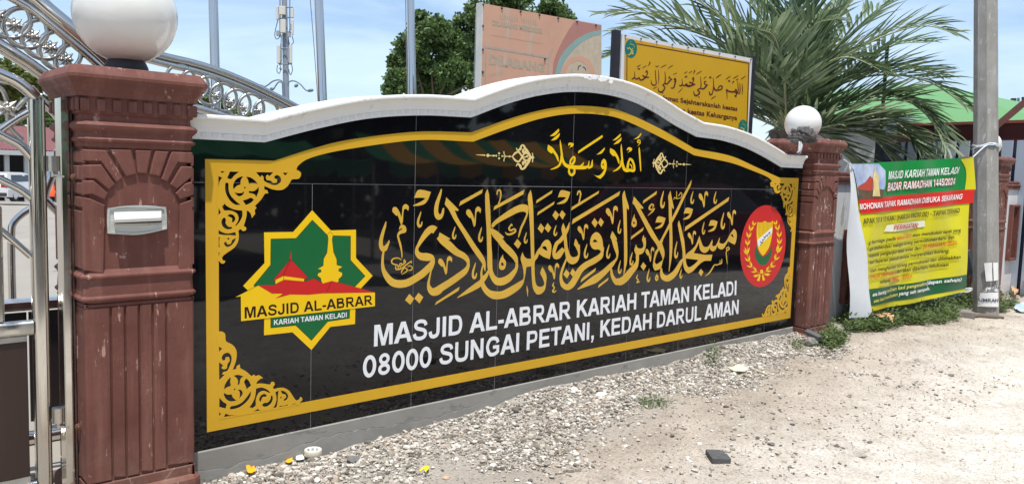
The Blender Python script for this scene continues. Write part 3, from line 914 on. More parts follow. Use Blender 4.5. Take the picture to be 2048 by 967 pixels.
# masjid
S('E2', (703, 525, 22), (703, 600, 46), (735, 668, 86), (800, 690, 100), (870, 650, 95), (940, 572, 76), 'F2', (60, 500, 46), (88, 455, 18))
Pg('F1', (25, 643), (60, 760), (90, 890), 'F2', (107, 160), (123, 320), (130, 405), (160, 365), (230, 310), (290, 240), (320, 170), (350, 90), (375, 170), (410, 250), (450, 268), (500, 250), (557, 146), (560, 190), (555, 240), (580, 258), (622, 230), (674, 113), (675, 150), (665, 190), (700, 215), (750, 205), (800, 140), (842, 60), (900, -22), (935, 10), (948, 80), (936, 180), (915, 230), (860, 205), (808, 175), (780, 230), (740, 290), (700, 308), (655, 285), (636, 245), (610, 310), (570, 342), (528, 318), (516, 285), (480, 340), (430, 362), (380, 335), (355, 290), (344, 195), (310, 270), (260, 365), (440, 392), (558, 390), (548, 440), (535, 489), (430, 492), (340, 555), (240, 660), (170, 692), (125, 650), (95, 570), (86, 480), (75, 300), (20, 0), 'F1', (5, 700),
   holes=(('F2', (132, 450), (335, 475), (280, 535), (200, 588), (160, 575), (138, 515)), ('F2', (850, 68), (880, 63), (902, 117), (870, 100))))
# marks, each kind drawn once in a unit box
HOOK = [(.68, 0), (.78, .02), (.70, .2), (.47, .5), (.40, .72), (.52, .82), (.68, .80), (.84, .62), (1, .62), (.96, .8), (.76, .95), (.42, 1), (.12, .92), (0, .75), (.08, .5), (.36, .25)]
VEE = [(0, .26), (.05, .16), (.15, .13), (.28, .18), (.45, .4), (.55, .66), (.59, .45), (.62, .15), (.72, .02), (.86, 0), (1, .12), (.97, .33), (.85, .22), (.72, .26), (.67, .45), (.64, .85), (.57, 1), (.51, .98), (.42, .75), (.32, .54), (.25, .58), (.02, .38)]
SUK = [(.05, .5), (.25, .03), (.55, 0), (1, .12), (.86, .55), (.66, .85), (.35, .97), (0, 1), (.02, .94), (.45, .72), (.70, .52), (.5, .48), (.2, .48)]
def mark(shape, tile, x0, y0, x1, y1): ink.P(px([tile]+[(x0+(x1-x0)*a, y0+(y1-y0)*b) for a, b in shape]))
for a in (('B1', -55, 60, 108, 555), ('A1', 630, 420, 720, 680), ('B1', 232, 660, 302, 868), ('B1', 650, 668, 728, 915), ('B2', 548, 275, 632, 545), ('C1', 420, 750, 482, 935), ('C1', 895, 640, 955, 815),
          ('D2', 420, 58, 492, 295), ('D2', 778, 65, 845, 298), ('E1', 0, 635, 60, 860), ('E1', 682, 170, 758, 455), ('E2', 5, 400, 65, 620), ('E2', 192, 270, 255, 490), ('E2', 465, 535, 525, 750), ('E2', 905, 95, 970, 375),
          ('F1', 205, 175, 265, 385), ('F1', 575, 180, 632, 382), ('F1', 690, 515, 760, 790), ('F1', 390, 665, 442, 872), ('F2', 30, 620, 78, 775)): mark(HOOK, *a)
for a in (('A1', 238, 305, 500, 630), ('B1', 460, 345, 695, 665), ('B2', 12, 175, 235, 470), ('C2', 812, 285, 985, 545), ('D1', 775, 330, 965, 622), ('D1', 322, 622, 490, 878), ('E2', 450, 190, 588, 425), ('F1', 340, 178, 490, 438), ('F1', 795, 475, 935, 724), ('F2', 165, 10, 296, 230)): mark(VEE, *a)
for a in (('A1', 570, 78, 855, 335), ('D1', -5, 85, 205, 305), ('E1', 598, 582, 770, 778), ('F1', 90, 440, 248, 632), ('F1', 490, 638, 642, 825)): mark(SUK, *a)
for t, *q in (('B1', (725, 65), (710, 130), (345, 335), (365, 262)), ('C1', (432, 72), (412, 148), (-65, 400), (-48, 338)), ('C1', (880, 80), (868, 130), (615, 292), (628, 240)), ('C1', (914, 260), (900, 310), (633, 484), (648, 430)),
              ('D1', (668, 88), (655, 135), (215, 407), (232, 350)), ('D1', (1003, 95), (985, 165), (229, 624), (245, 545)), ('E1', (630, 173), (622, 225), (403, 377), (415, 325)), ('E1', (418, 753), (408, 805), (210, 952), (222, 900)), ('F1', (828, 268), (812, 335), (113, 817), (126, 745)),
              ('A2', (510, 775), (585, 855), (525, 950), (440, 875)), ('A2', (655, 758), (733, 828), (672, 930), (590, 850)), ('C1', (318, 858), (380, 932), (330, 1015), (262, 940)), ('C1', (692, 610), (750, 685), (708, 770), (642, 695)), ('C1', (802, 605), (860, 680), (815, 757), (752, 690)),
              ('C1', (925, 405), (985, 472), (938, 560), (878, 485)), ('D1', (72, 400), (128, 465), (82, 550), (28, 475)), ('D1', (592, 525), (645, 600), (602, 680), (545, 600)), ('D1', (690, 520), (742, 590), (698, 665), (648, 600)),
              ('D2', (140, 465), (195, 530), (152, 612), (92, 545)), ('D2', (240, 450), (297, 515), (250, 590), (200, 525)), ('E2', (412, 430), (460, 490), (418, 565), (370, 500)), ('F2', (372, 618), (415, 665), (378, 737), (337, 680))): Pg(t, *q, smooth=False)
Pg('C2', (88, 143), (95, 200), (130, 250), (136, 300), (115, 375), (70, 395), (30, 370), (24, 300), (45, 220), (75, 170), holes=(('C2', (60, 282), (80, 272), (105, 310), (80, 332), (58, 320)),))
Pg('E1', (272, 538), (278, 600), (305, 650), (300, 730), (260, 758), (225, 720), (235, 640), holes=(('E1', (255, 655), (285, 690), (262, 702), (247, 690)),))
Pg('E2', (628, 618), (655, 660), (650, 710), (625, 736), (598, 705), (605, 660), holes=(('E2', (622, 668), (640, 690), (622, 697)),))
Pg('A1', (343, 717), (355, 660), (390, 630), (440, 650), (463, 710), (445, 757), (380, 775), (345, 802), (352, 850), (385, 967), 'A2', (400, 150), (395, 207), (385, 205), (375, 100), (350, 0), 'A1', (320, 850), (314, 800), (335, 750), (372, 718), (400, 697), (380, 684), (362, 702))
S('B1', (950, 155, 14), 'C1', (5, 88, 24), (40, 85, 26), (55, 150, 20), (38, 240, 18), (15, 300, 20))
S('D1', (316, 162, 16), (330, 110, 24), (355, 93, 26), (370, 140, 25), (360, 210, 20), (342, 290, 22))
S('C2', (905, 592, 8), (885, 640, 26), (910, 680, 18), (885, 725, 26), (902, 748, 28), (944, 722, 8))
S('E2', (325, 628, 8), (305, 680, 22), (330, 715, 18), (310, 755, 26), (360, 742, 10))
S('E1', (560, 440, 14), (576, 402, 20), (545, 385, 20), (510, 440, 30), (530, 472, 25), (600, 450, 10)); S('E1', (590, 460, 14), (560, 500, 25), (484, 570, 6))
S('C1', (235, 652, 18), (225, 620, 20), (185, 690, 28), (210, 725, 28), (270, 700, 28), (285, 740, 30), (220, 780, 34), (160, 785, 30), (120, 750, 8))
S('C2', (468, 650, 10), (478, 720, 26), (482, 818, 6))
for s in (((385, 235, 12), (330, 205, 18), (260, 213, 22), (225, 250, 22), (245, 295, 22), (325, 322, 22), (330, 372, 16)), ((290, 330, 18), (300, 385, 22), (380, 372, 22), (450, 320, 22), (512, 275, 20), (545, 250, 12), (540, 290, 14)), ((350, 335, 16), (365, 290, 18), (398, 300, 18), (355, 360, 14)),
          ((420, 295, 16), (427, 228, 18), (447, 270, 18), (400, 322, 14)), ((380, 442, 18), (395, 400, 18), (440, 360, 18), (478, 400, 18), (430, 442, 14), (385, 467, 8)), ((480, 340, 14), (520, 328, 16), (555, 355, 16), (545, 392, 18), (495, 402, 14))): S('A2', *s)
S('E1', (898, 312, 8), (915, 272, 12), (945, 297, 12), (985, 288, 12), 'F1', (55, 280, 12), (72, 230, 14), (55, 196, 14), (15, 255, 12)); S('F1', (-15, 178, 10), (-12, 290, 12))
S('F2', (788, 325, 12), (785, 288, 18), (815, 268, 18), (826, 300, 20), (780, 345, 14), (785, 430, 16), (795, 542, 6))
S('F2', (710, 458, 8), (706, 520, 18), (680, 540, 18), (664, 540, 16), (630, 555, 20), (590, 555, 16), (550, 622, 22), (500, 690, 20), (438, 736, 6)); S('F2', (682, 478, 8), (680, 540, 16))
ink.build('arabic_calligraphy', M_gold2, sign)

# greeting line in brighter yellow
def g1(*p): return [(1090+q[0]/7.992, 255+q[1]/7.992)+((q[2]/7.992,) if len(q) > 2 else ()) for q in p]
def g2(*p): return [(1190+q[0]/7.992, 255+q[1]/7.992)+((q[2]/7.992,) if len(q) > 2 else ()) for q in p]
gk = Ink(WALL)
for q in (((220, 18), (223, 60), (180, 110), (140, 134), (78, 139), (150, 80)), ((238, 86), (226, 140), (170, 195), (93, 209), (160, 150)), ((915, 120), (916, 160), (530, 416), (540, 370)), ((955, 318), (950, 355), (900, 415), (823, 433), (880, 388)),
          ((50, 273), (120, 320), (170, 390), (210, 460), (223, 547), (207, 540), (165, 450), (120, 393), (112, 420), (60, 385), (38, 345)), ((400, 240), (460, 255), (450, 295), (425, 310), (383, 327), (410, 295), (405, 270), (375, 296), (372, 260))): gk.P(g1(*q))
for q in (((243, 198, 5), (250, 280, 26), (265, 400, 30), (277, 500, 40), (312, 580, 45), (372, 620, 60), (450, 632, 62), (550, 637, 60), (640, 638, 50), (690, 610, 28), (706, 530, 8)), ((263, 450, 30), (256, 530, 34), (220, 610, 32), (150, 650, 25), (88, 670, 8)),
          ((405, 590, 30), (408, 530, 28), (448, 475, 30), (472, 475, 26), (468, 540, 34), (425, 600, 36)), ((385, 650, 25), (388, 720, 36), (430, 760, 38), (468, 720, 34), (470, 655, 30)), ((560, 625, 36), (600, 590, 26), (622, 553, 8)), ((690, 645, 40), (742, 620, 36), (752, 570, 26), (757, 515, 8))): gk.S(g1(*q))
gk.P([g2((140, 495), (178, 535), (186, 640), (150, 750), (85, 820), (30, 790), (-42, 735), (0, 762), (60, 768), (110, 730), (150, 662), (120, 666), (95, 620), (105, 540)), g2((130, 572), (146, 590), (128, 612), (116, 590))])
for q in (((410, 96), (406, 140), (340, 195), (281, 208), (340, 158)), ((426, 158), (411, 215), (360, 255), (295, 271), (350, 218)), ((243, 328), (310, 365), (360, 440), (387, 510), (391, 582), (375, 572), (340, 480), (305, 448), (296, 462), (245, 410), (238, 370)),
          ((545, 313), (592, 330), (582, 370), (520, 402), (548, 372), (545, 350), (508, 367), (515, 335)), ((709, 308), (722, 380), (736, 600), (736, 690), (725, 702), (715, 600), (696, 370), (700, 330)), ((739, 83), (736, 115), (690, 170), (613, 191), (680, 148))): gk.P(g2(*q))
for q in (((420, 263, 6), (422, 350, 26), (432, 480, 30), (442, 580, 34), (467, 660, 48), (505, 682, 60), (560, 680, 45), (612, 688, 48), (630, 655, 32), (618, 580, 32), (590, 520, 38), (560, 495, 28), (532, 560, 30), (520, 650, 40)), ((595, 655, 14), (577, 600, 16), (548, 582, 12)),
          ((425, 520, 30), (410, 610, 32), (350, 670, 28), (287, 702, 8)), ((725, 235, 14), (715, 205, 16), (690, 202, 16), (685, 235, 22), (728, 246, 12), (684, 293, 6))): gk.S(g2(*q))
gk.build('arabic_greeting', M_yel, sign)

# the two slender side ornaments
def d1(*p): return [(950+q[0]/7.992, 260+q[1]/7.992)+((q[2]/7.992,) if len(q) > 2 else ()) for q in p]
def blob(c, r): return [(c[0]+r*math.cos(2*math.pi*k/10), c[1]+r*math.sin(2*math.pi*k/10)) for k in range(10)]
ok = Ink(WALL, base=0.0)
o_strokes = [((15, 395, 5), (165, 402, 22)), ((178, 402, 10), (206, 405, 62), (235, 408, 14), (275, 409, 12), (297, 410, 34), (320, 410, 14), (352, 411, 36)), ((425, 415, 36), (450, 418, 12), (595, 423, 12)), ((460, 340, 16), (468, 390, 13), (492, 420, 10)), ((460, 500, 16), (470, 447, 13), (492, 420, 10)),
             ((598, 425, 18), (640, 372, 30), (695, 350, 28), (735, 395, 26), (780, 465, 26), (835, 485, 26), (878, 435, 24)), ((598, 425, 18), (640, 480, 30), (695, 505, 28), (735, 460, 26), (780, 385, 26), (835, 372, 26), (878, 425, 24)), ((760, 430, 14), (810, 430, 22), (835, 405, 18), (845, 440, 16)),
             ((660, 285, 14), (680, 322, 22), (722, 305, 40), (742, 252, 26), (775, 245, 26), (800, 290, 34), (830, 330, 40), (870, 390, 34), (890, 432, 26)), ((890, 432, 26), (862, 500, 36), (825, 552, 42), (790, 605, 34), (745, 622, 28), (722, 570, 40), (682, 535, 24), (658, 578, 14)),
             ((775, 300, 30), (770, 350, 40), (820, 350, 40)), ((775, 560, 30), (770, 515, 40), (820, 515, 40)), ((890, 435, 40), (915, 437, 52), (948, 440, 14)), ((915, 365, 18), (925, 420, 14), (918, 515, 18))]
o_dots = [((385, 372), 17), ((385, 452), 17), ((385, 412), 8), ((552, 422), 17)]
def side_orn(f):
    k = Ink(WALL)
    for s in o_strokes: k.S([f(q) for q in d1(*s)])
    for c, r in o_dots: k.P([f(q) for q in d1(*blob(c, r))], smooth=False)
    return k
side_orn(lambda q: q).build('slender_ornament', M_pale, sign)
# mirrored about the middle of the wall, on the wall itself
mk = Ink(WALL)
def mirror(q):
    w = WALL(q[0], q[1]); return (4.10-w.x, w.z)
class MirrorPlane:
    def __call__(s, x, y, off=0.0):
        w = WALL(x, y, off); return Vector((4.065-w.x, w.y, w.z))
mk = Ink(MirrorPlane())
for s in o_strokes: mk.S(d1(*s))
for c, r in o_dots: mk.P(d1(*blob(c, r)), smooth=False)
mk.build('slender_ornament', M_pale, sign)

# address lines
wfn = lambda o: (lambda x, y: WALL(x, y, o))
tx = MB()
block_text(tx, 'MASJID AL-ABRAR KARIAH TAMAN KELADI', [(746.8, 692.4), (1472.5, 589), (1473.3, 560.5), (747.8, 649.7)], WALL, back=True)
tx.build('lettering', M_white, sign)
tx = MB()
block_text(tx, '08000 SUNGAI PETANI, KEDAH DARUL AMAN', [(725.7, 755.5), (1476.6, 626.7), (1477.7, 598.6), (726.8, 711.5)], WALL, back=True)
tx.build('lettering', M_white, sign)

# ------------------------------------------------------------------ star emblem
s1 = lambda *p: [(470+q[0]/6.447, 410+q[1]/6.447) for q in p]
s2 = lambda *p: [(470+q[0]/6.447, 550+q[1]/6.447) for q in p]
star = [(624.3, 420), (661.5, 460.4), (712, 459), (712, 515.5), (745.3, 551), (711.5, 587), (710, 647.3), (660.5, 653), (622.8, 699), (585, 663.7), (528, 669.7), (529, 612), (486.3, 571), (529, 525.6), (528, 464.3), (586.3, 463.5)]
sgreen = [(624.6, 440), (655.4, 471.3), (701, 472), (700.6, 520), (729.8, 551.5), (700, 582), (698.8, 635.3), (655.4, 641.5), (622.8, 679.5), (591.8, 649.3), (541.7, 654.7), (541.7, 606), (508, 570), (541.7, 529.4), (542, 477.8), (592.5, 476.7)]
def grow(lp, d):
    c = Vector((sum(p[0] for p in lp)/len(lp), sum(p[1] for p in lp)/len(lp)))
    return [tuple(Vector(p)+(Vector(p)-c).normalized()*d) for p in lp]
e = Ink(WALL, 0.00030); e.P(star, smooth=False); em = e.build('star_emblem', M_yel, sign)
e = Ink(WALL, 0.00060); e.P(grow(sgreen, 1.0), smooth=False); e.build('emblem_outline', M_dark, em)
e = Ink(WALL, 0.00090); e.P(sgreen, smooth=False); e.build('green_star', M_green, em)
minaret = s1((1228, 345), (1262, 380), (1250, 440), (1267, 600), (1310, 700), (1310, 770), (1385, 795), (1335, 820), (1335, 850), (1382, 872), (1380, 910), (1335, 950))+s2((1335, 85), (1250, 95), (1130, 108), (1112, 70))+s1((1112, 967), (1110, 942), (1066, 908), (1072, 880), (1115, 860), (1110, 830), (1070, 820), (1140, 780), (1145, 690), (1190, 610), (1205, 430), (1195, 380))
banner_y = s2((5, 282), (300, 132), (480, 237), (1180, 233), (1805, 222), (1805, 398), (78, 590), (75, 270))
roof = s2((322, 128), (500, 130), (635, 55), (905, 80), (1025, 42), (1130, 105), (1250, 72), (1805, 220), (1180, 229), (940, 252), (700, 248), (516, 301), (628, 230), (475, 236))
cup = s1((718, 698), (940, 930), (890, 946), (620, 908), (500, 967))+s2((488, 78), (500, 50))
cup = s1((718, 698), (942, 932), (900, 948), (612, 910), (485, 975))
band = s1((620, 912), (895, 940))+s2((890, 78), (635, 55), (520, 112), (522, 60))
e = Ink(WALL, 0.00120)
for lp in (minaret, roof, cup, band): e.P(grow(lp, 0.9), smooth=False)
for lp in ([s1((990, 650)), s1((996, 650)), ]): pass
e.build('emblem_outline', M_dark, em)
e = Ink(WALL, 0.00150)
for lp in (minaret, band): e.P(lp, smooth=False)
e.build('minaret', M_yel, em)
e = Ink(WALL, 0.00170); e.P(roof, smooth=False); e.P(cup, smooth=False); e.P(s1((720, 588), (729, 700), (707, 700)), smooth=False); e.build('mosque_roof', M_red, em)
e = Ink(WALL, 0.00200)
for a, b in ((s1((718, 698)), s1((618, 908))), (s2((1250, 75)), s2((1172, 228))), (s2((628, 5)), s2((628, 60)))): e.S([(*a[0], 0.7), (*b[0], 0.7)])
e.build('roof_lines', M_dark, em)
e = Ink(WALL, 0.00220); e.P(grow(banner_y, 0.8), smooth=False); e.build('emblem_outline', M_dark, em)
e = Ink(WALL, 0.00240); e.P(banner_y, smooth=False); e.P(s2((628, 234), (516, 301), (520, 300), (700, 252), (700, 300), (560, 310)), smooth=False); e.build('name_band', M_yel, em)
e = Ink(WALL, 0.00260); e.P(s2((300, 132), (322, 128), (500, 132), (640, 62), (1180, 120), (1180, 229), (940, 252), (700, 248), (516, 301), (628, 230), (475, 236)), smooth=False); e.build('mosque_roof', M_red, em)
e = Ink(WALL, 0.00200)
green_bar = s2((462, 555), (1475, 440), (1475, 552), (462, 676))
tx = MB(); block_text(tx, 'MASJID AL-ABRAR', [(488.4, 636), (744, 608.2), (743.3, 589.3), (488.3, 613.6)], WALL, 0.00275); tx.build('lettering', M_dark, em)
tx = MB(); block_text(tx, 'KARIAH TAMAN KELADI', [(547.5, 649.5), (693.4, 633.3), (693.4, 623.5), (547.5, 639)], WALL, 0.0014); tx.build('lettering', M_white, em)

# ------------------------------------------------------------------ state crest in a red disc
cA, cB, cT, cD = WALL(1480.7, 492), WALL(1571, 492), WALL(1534, 410), WALL(1520, 573.5)
ccx, ccz, crd = (cA.x+cB.x)/2, (cT.z+cD.z)/2, (cT.z-cD.z)/2
crx = (cB.x-cA.x)/2
def ell(s, n=64): return [(ccx+crx*s*math.cos(2*math.pi*k/n), ccz+crd*s*math.sin(2*math.pi*k/n)) for k in range(n)]
cb = MB(); cb.poly([ell(1)], lambda p: Vector((p[0], -0.0006, p[1])), lambda p: Vector((p[0], 0.0003, p[1])))
crest = cb.build('state_crest', M_red, sign)
c1 = lambda *p: [(1470+q[0]/7.992, 400+q[1]/7.992)+((q[2]/7.992,) if len(q) > 2 else ()) for q in p]
c2 = lambda *p: [(1470+q[0]/7.992, 490+q[1]/7.992)+((q[2]/7.992,) if len(q) > 2 else ()) for q in p]
e = Ink(WALL, 0.00080); e.P(c1((340, 690), (318, 790), (320, 900))+c2((335, 210), (370, 280), (430, 318), (490, 305), (545, 240), (580, 150))+c1((596, 790), (582, 680), (560, 790), (510, 870), (445, 905), (390, 850), (355, 770))); e.build('crescent', M_green, crest)
e = Ink(WALL, 0.00100); e.P(c1((363, 348), (410, 358), (447, 350), (480, 333), (515, 352), (570, 352), (605, 323), (597, 520), (556, 720), (492, 840), (445, 888), (400, 832), (363, 740), (346, 560), (350, 420)))
e.build('shield', M_yel, crest)
e = Ink(WALL, 0.00130)
for k in range(11):
    x = 372+k*21
    e.S(c1((x, 352, 4), (x, 560+30*math.sin(k), 4)))
e.build('shield_lines', mat('shield_line_brown', srgb(120, 90, 10), 0.5), crest)
e = Ink(WALL, 0.00170); e.P(c1((596, 428), (590, 526), (376, 748), (357, 642)), smooth=False); e.build('motto_ribbon', M_white, crest)
e = Ink(WALL, 0.00200)
for q in (((405, 655, 12), (425, 690, 16), (445, 660, 10), (435, 625, 10)), ((450, 640, 14), (475, 610, 10)), ((455, 580, 10), (480, 600, 16), (495, 570, 12)), ((495, 555, 10), (520, 575, 14), (530, 535, 10)), ((535, 510, 10), (550, 540, 14), (565, 505, 10)), ((400, 720, 8), (420, 700, 8))): e.S(c1(*q))
e.build('motto_script', mat('motto_black', (0.02, 0.02, 0.03), 0.5), crest)
e = Ink(WALL, 0.00110)
lst = [c2((420, 455, 5))[0], c2((345, 420, 5))[0], c2((270, 350, 5))[0], c2((225, 260, 5))[0], c2((195, 150, 5))[0], c1((195, 840, 5))[0], c1((200, 720, 5))[0], c1((215, 600, 5))[0], c1((245, 490, 5))[0], c1((290, 400, 5))[0]]
rst = [c2((425, 460, 5))[0], c2((500, 415, 5))[0], c2((570, 350, 5))[0], c2((640, 235, 5))[0], c2((680, 120, 5))[0], c1((695, 800, 5))[0], c1((705, 700, 5))[0], c1((705, 590, 5))[0], c1((685, 480, 5))[0], c1((655, 390, 5))[0]]
for st in (lst, rst):
    e.S(st)
    for i in range(1, len(st)):
        a, b = Vector(st[i-1][:2]), Vector(st[i][:2])
        d = (b-a).normalized()
        L = 13.0 if i < 9 else 9.5
        for sgn in (-1, 1):
            ang = sgn*0.48
            dd = Vector((d.x*math.cos(ang)-d.y*math.sin(ang), d.x*math.sin(ang)+d.y*math.cos(ang)))
            dd = Vector((dd.x*0.85, dd.y)); q = b+dd*L
            m_ = (b+q)/2
            e.S([(b.x, b.y, 0.6), (m_.x-d.x, m_.y-d.y, 3.7), (q.x, q.y, 0.3)])
for q in (((425, 390, 40), (428, 450, 50)), ((400, 470, 20), (370, 570, 44)), ((440, 470, 20), (460, 560, 44)), ((400, 465, 12), (330, 490, 44), (295, 490, 10)), ((460, 460, 12), (520, 468, 44), (560, 462, 10))): e.S(c2(*q))
e.build('wreath', M_yel, crest)

# ================================================================== PILLARS
M_maroon = weathered('maroon_paint', srgb(116, 73, 63), srgb(97, 57, 49), srgb(142, 100, 88), srgb(178, 144, 130), srgb(138, 114, 98), chips=0.645)
M_maroon_old = weathered('maroon_paint_flaked', srgb(116, 74, 64), srgb(97, 58, 50), srgb(148, 104, 92), srgb(200, 182, 170), srgb(140, 118, 102), chips=0.63)
M_globe = mat('opal_globe', (0.76, 0.75, 0.70), 0.16, spec=0.5, var=0.03, vscale=5, coat=0.2, speck=((0.60, 0.57, 0.50), 34, 0.71))
M_globecollar = mat('black_collar', (0.03, 0.03, 0.03), 0.6)
M_steel = mat('stainless_steel', (0.60, 0.575, 0.53), 0.10, metal=1.0, var=0.05, vscale=9, stretch=(1, 1, 0.2))
M_steel_dull = mat('weathered_stainless', (0.52, 0.50, 0.46), 0.22, metal=1.0, var=0.14, vscale=14, stretch=(1, 1, 0.25), speck=((0.30, 0.21, 0.13), 18, 0.68))
HW, PY = 0.215, 0.125

def sq_ring(hw, z, ch, cx, cy):
    pts = [(-hw+ch, -hw), (hw-ch, -hw), (hw, -hw+ch), (hw, hw-ch), (hw-ch, hw), (-hw+ch, hw), (-hw, hw-ch), (-hw, -hw+ch)]
    return [Vector((cx+p[0], cy+p[1], z)) for p in pts]
def square_lathe(mb, prof, cx, cy, ch=0.018):
    mb.loft([sq_ring(hw, z, ch if hw > 0.03 else 0.0, cx, cy) for hw, z in prof], smooth=False)

def pillar(cx, label, letter=False, gdx=0.016, gr_=0.203, zc=1.892, group='maroon gate pillars with white globes', mt=M_maroon, bare=False):
    root = thing('gate_pillar', label, 'gate pillar', (cx, PY, -0.2), group)
    root['kind'] = 'thing'
    sh = MB()
    h = HW-0.011
    square_lathe(sh, [(h, -0.10), (h, 0.715), (HW+0.001, 0.722), (HW+0.009, 0.732), (HW+0.009, 0.739), (HW+0.001, 0.748), (HW-0.002, 0.80), (HW+0.001, 0.812), (HW+0.009, 0.821), (HW+0.009, 0.828), (HW, 0.838), (h, 0.852),
                      (h, 1.330), (HW-0.004, 1.336), (HW-0.002, 1.352), (HW+0.008, 1.358), (HW+0.010, 1.366), (HW+0.002, 1.374), (HW, 1.392), (HW+0.004, 1.398), (HW+0.014, 1.408), (HW+0.017, 1.420), (HW+0.010, 1.430), (HW-0.004, 1.438), (HW-0.006, 1.462)], cx, PY)
    # flutes: raised reeds between thin grooves, on front, left and right faces
    def face(i):
        a = i*math.pi/2
        ca, sa = math.cos(a), math.sin(a)
        def f(u, w, d):    # u along face, w height, d outward
            lx, ly = u, -(h+d)
            return Vector((cx+lx*ca-ly*sa, PY+lx*sa+ly*ca, w))
        return f
    edges = [-HW+0.001, -0.118, -0.064, -0.010, 0.044, 0.098, HW-0.001]
    tops = [0.66, 0.70, 0.70, 0.70, 0.70]
    def raised(f, lp, t=0.011, bev=0.004):
        c = Vector((sum(p[0] for p in lp)/len(lp), sum(p[1] for p in lp)/len(lp)))
        inner = []
        n = len(lp)
        area = sum(lp[i-1][0]*lp[i][1]-lp[i][0]*lp[i-1][1] for i in range(n))
        sg = 1 if area > 0 else -1
        for i in range(n):
            a, b, d = Vector(lp[i-1]), Vector(lp[i]), Vector(lp[(i+1) % n])
            e1, e2 = (b-a).normalized(), (d-b).normalized()
            n1, n2 = Vector((-e1.y, e1.x))*sg, Vector((-e2.y, e2.x))*sg
            m = n1+n2
            m = m.normalized() if m.length > 1e-4 else n1
            inner.append(b+m*(bev/max(0.5, m.dot(n1))))
        o = len(sh.v)
        vs = [f(p[0], p[1], -0.002) for p in lp]+[f(p[0], p[1], t-bev*0.8) for p in lp]+[f(p[0], p[1], t) for p in inner]
        fs = []
        for k in range(n):
            k2 = (k+1) % n
            fs += [(k, k2, n+k2, n+k), (n+k, n+k2, 2*n+k2, 2*n+k)]
        tri = tessellate_polygon([[Vector((p[0], p[1], 0)) for p in inner]])
        fs += [tuple(2*n+i for i in t3) for t3 in tri]
        sh.add(vs, fs)
    # face ornament, traced on the front of the near pillar: niche, side strips and rays
    fp = Plane((0, PY-HW, 0), (0, -1, 0))
    def tr(*pts):
        out = []
        for x, y in pts:
            w = fp(x/2.845, 300+y/2.845)
            out.append((max(-HW+0.001, min(HW-0.001, w.x+0.823)), w.z))
        return out
    rays = [tr((380, 268), (500, 275), (585, 312), (580, 705), (380, 690)), tr((380, 172), (520, 172), (602, 245), (585, 285), (510, 250), (380, 257)), tr((380, 82), (565, 82), (642, 195), (607, 226), (530, 163), (380, 160)),
            tr((380, -8), (590, 0), (688, 160), (647, 182), (560, 63), (380, 60)), tr((612, -5), (735, -3), (766, 136), (704, 150)), tr((758, -2), (852, 2), (826, 136), (772, 130)), tr((872, 3), (950, 8), (900, 150), (842, 136)),
            tr((966, 8), (1085, 12), (1085, 76), (1002, 70), (942, 182), (908, 165)), tr((1020, 92), (1085, 94), (1085, 150), (996, 222), (958, 195)), tr((1085, 178), (1085, 258), (1012, 282), (988, 246), (1042, 190)),
            tr((1012, 306), (1085, 280), (1085, 690), (1006, 700))]
    for i in (0, 1, 3):
        f = face(i)
        for k in range(6):
            a, b = edges[k]+0.004, edges[k+1]-0.004
            raised(f, [(a, -0.012+0.010*(k % 2)), (b, -0.012), (b, 0.700), (a, 0.700)], 0.010)
        raised(f, [(-HW+0.001, 0.702), (HW-0.001, 0.702), (HW-0.001, 0.716), (-HW+0.001, 0.716)], 0.010)
        raised(f, [(-HW+0.001, -0.10), (HW-0.001, -0.10), (HW-0.001, -0.019), (-HW+0.001, -0.019)], 0.010)
        if i == 0:
            for lp in rays: raised(f, lp, 0.012)
        else:
            for w0, w1 in ((0.855, 1.085), (1.098, 1.140), (1.150, 1.195), (1.206, 1.262), (1.272, 1.318)):
                raised(f, [(-HW+0.001, w0), (-0.08, w0), (-0.08, w1), (-HW+0.001, w1)], 0.012)
                raised(f, [(0.08, w0), (HW-0.001, w0), (HW-0.001, w1), (0.08, w1)], 0.012)
    sh.build('shaft', mt, root)
    bs = MB()
    square_lathe(bs, [(HW+0.024, -0.6), (HW+0.024, -0.092), (HW+0.022, -0.076), (HW+0.012, -0.064), (HW+0.001, -0.060), (HW-0.012, -0.059)], cx, PY, 0.03)
    bs.build('base', mt, root)
    cp = MB()
    square_lathe(cp, [(HW-0.008, 1.458), (HW+0.004, 1.466), (HW+0.004, 1.525), (HW+0.016, 1.530), (HW+0.018, 1.545), (HW+0.026, 1.556), (HW+0.034, 1.566), (HW+0.036, 1.580), (HW+0.044, 1.588), (HW+0.050, 1.598), (HW+0.050, 1.610), (HW+0.044, 1.621), (HW+0.032, 1.640), (HW+0.028, 1.645), (0.05, 1.652)], cx, PY, 0.022)
    for i in range(4):
        a = i*math.pi/2
        ca, sa = math.cos(a), math.sin(a)
        for k in range(8):
            u = -HW+0.012+k*(2*HW-0.024)/7
            d = HW+0.0095
            cp.obox(Vector((cx+u*ca+d*sa, PY+u*sa-d*ca, 1.497)), Vector((ca, sa, 0)), Vector((sa, -ca, 0)), Vector((0, 0, 1)), 0.0165, 0.006, 0.0235, 0.004)
    cp.build('cap', mt, root)
    if not bare:
        gl = MB()
        n = 64
        prof = []
        for k in range(30):
            t = -math.pi/2+0.36+(math.pi-0.36)*k/29
            prof.append((gr_*math.cos(t), zc+gr_*math.sin(t)))
        gl.lathe((cx+gdx, PY, 0), prof, 56)
        g = gl.build('globe_lamp', M_globe, root)
        co = MB(); co.lathe((cx+gdx, PY, 0), [(0.082, 1.648), (0.088, 1.655), (0.085, 1.676), (0.074, 1.70)], 32)
        co.build('collar', M_globecollar, g)
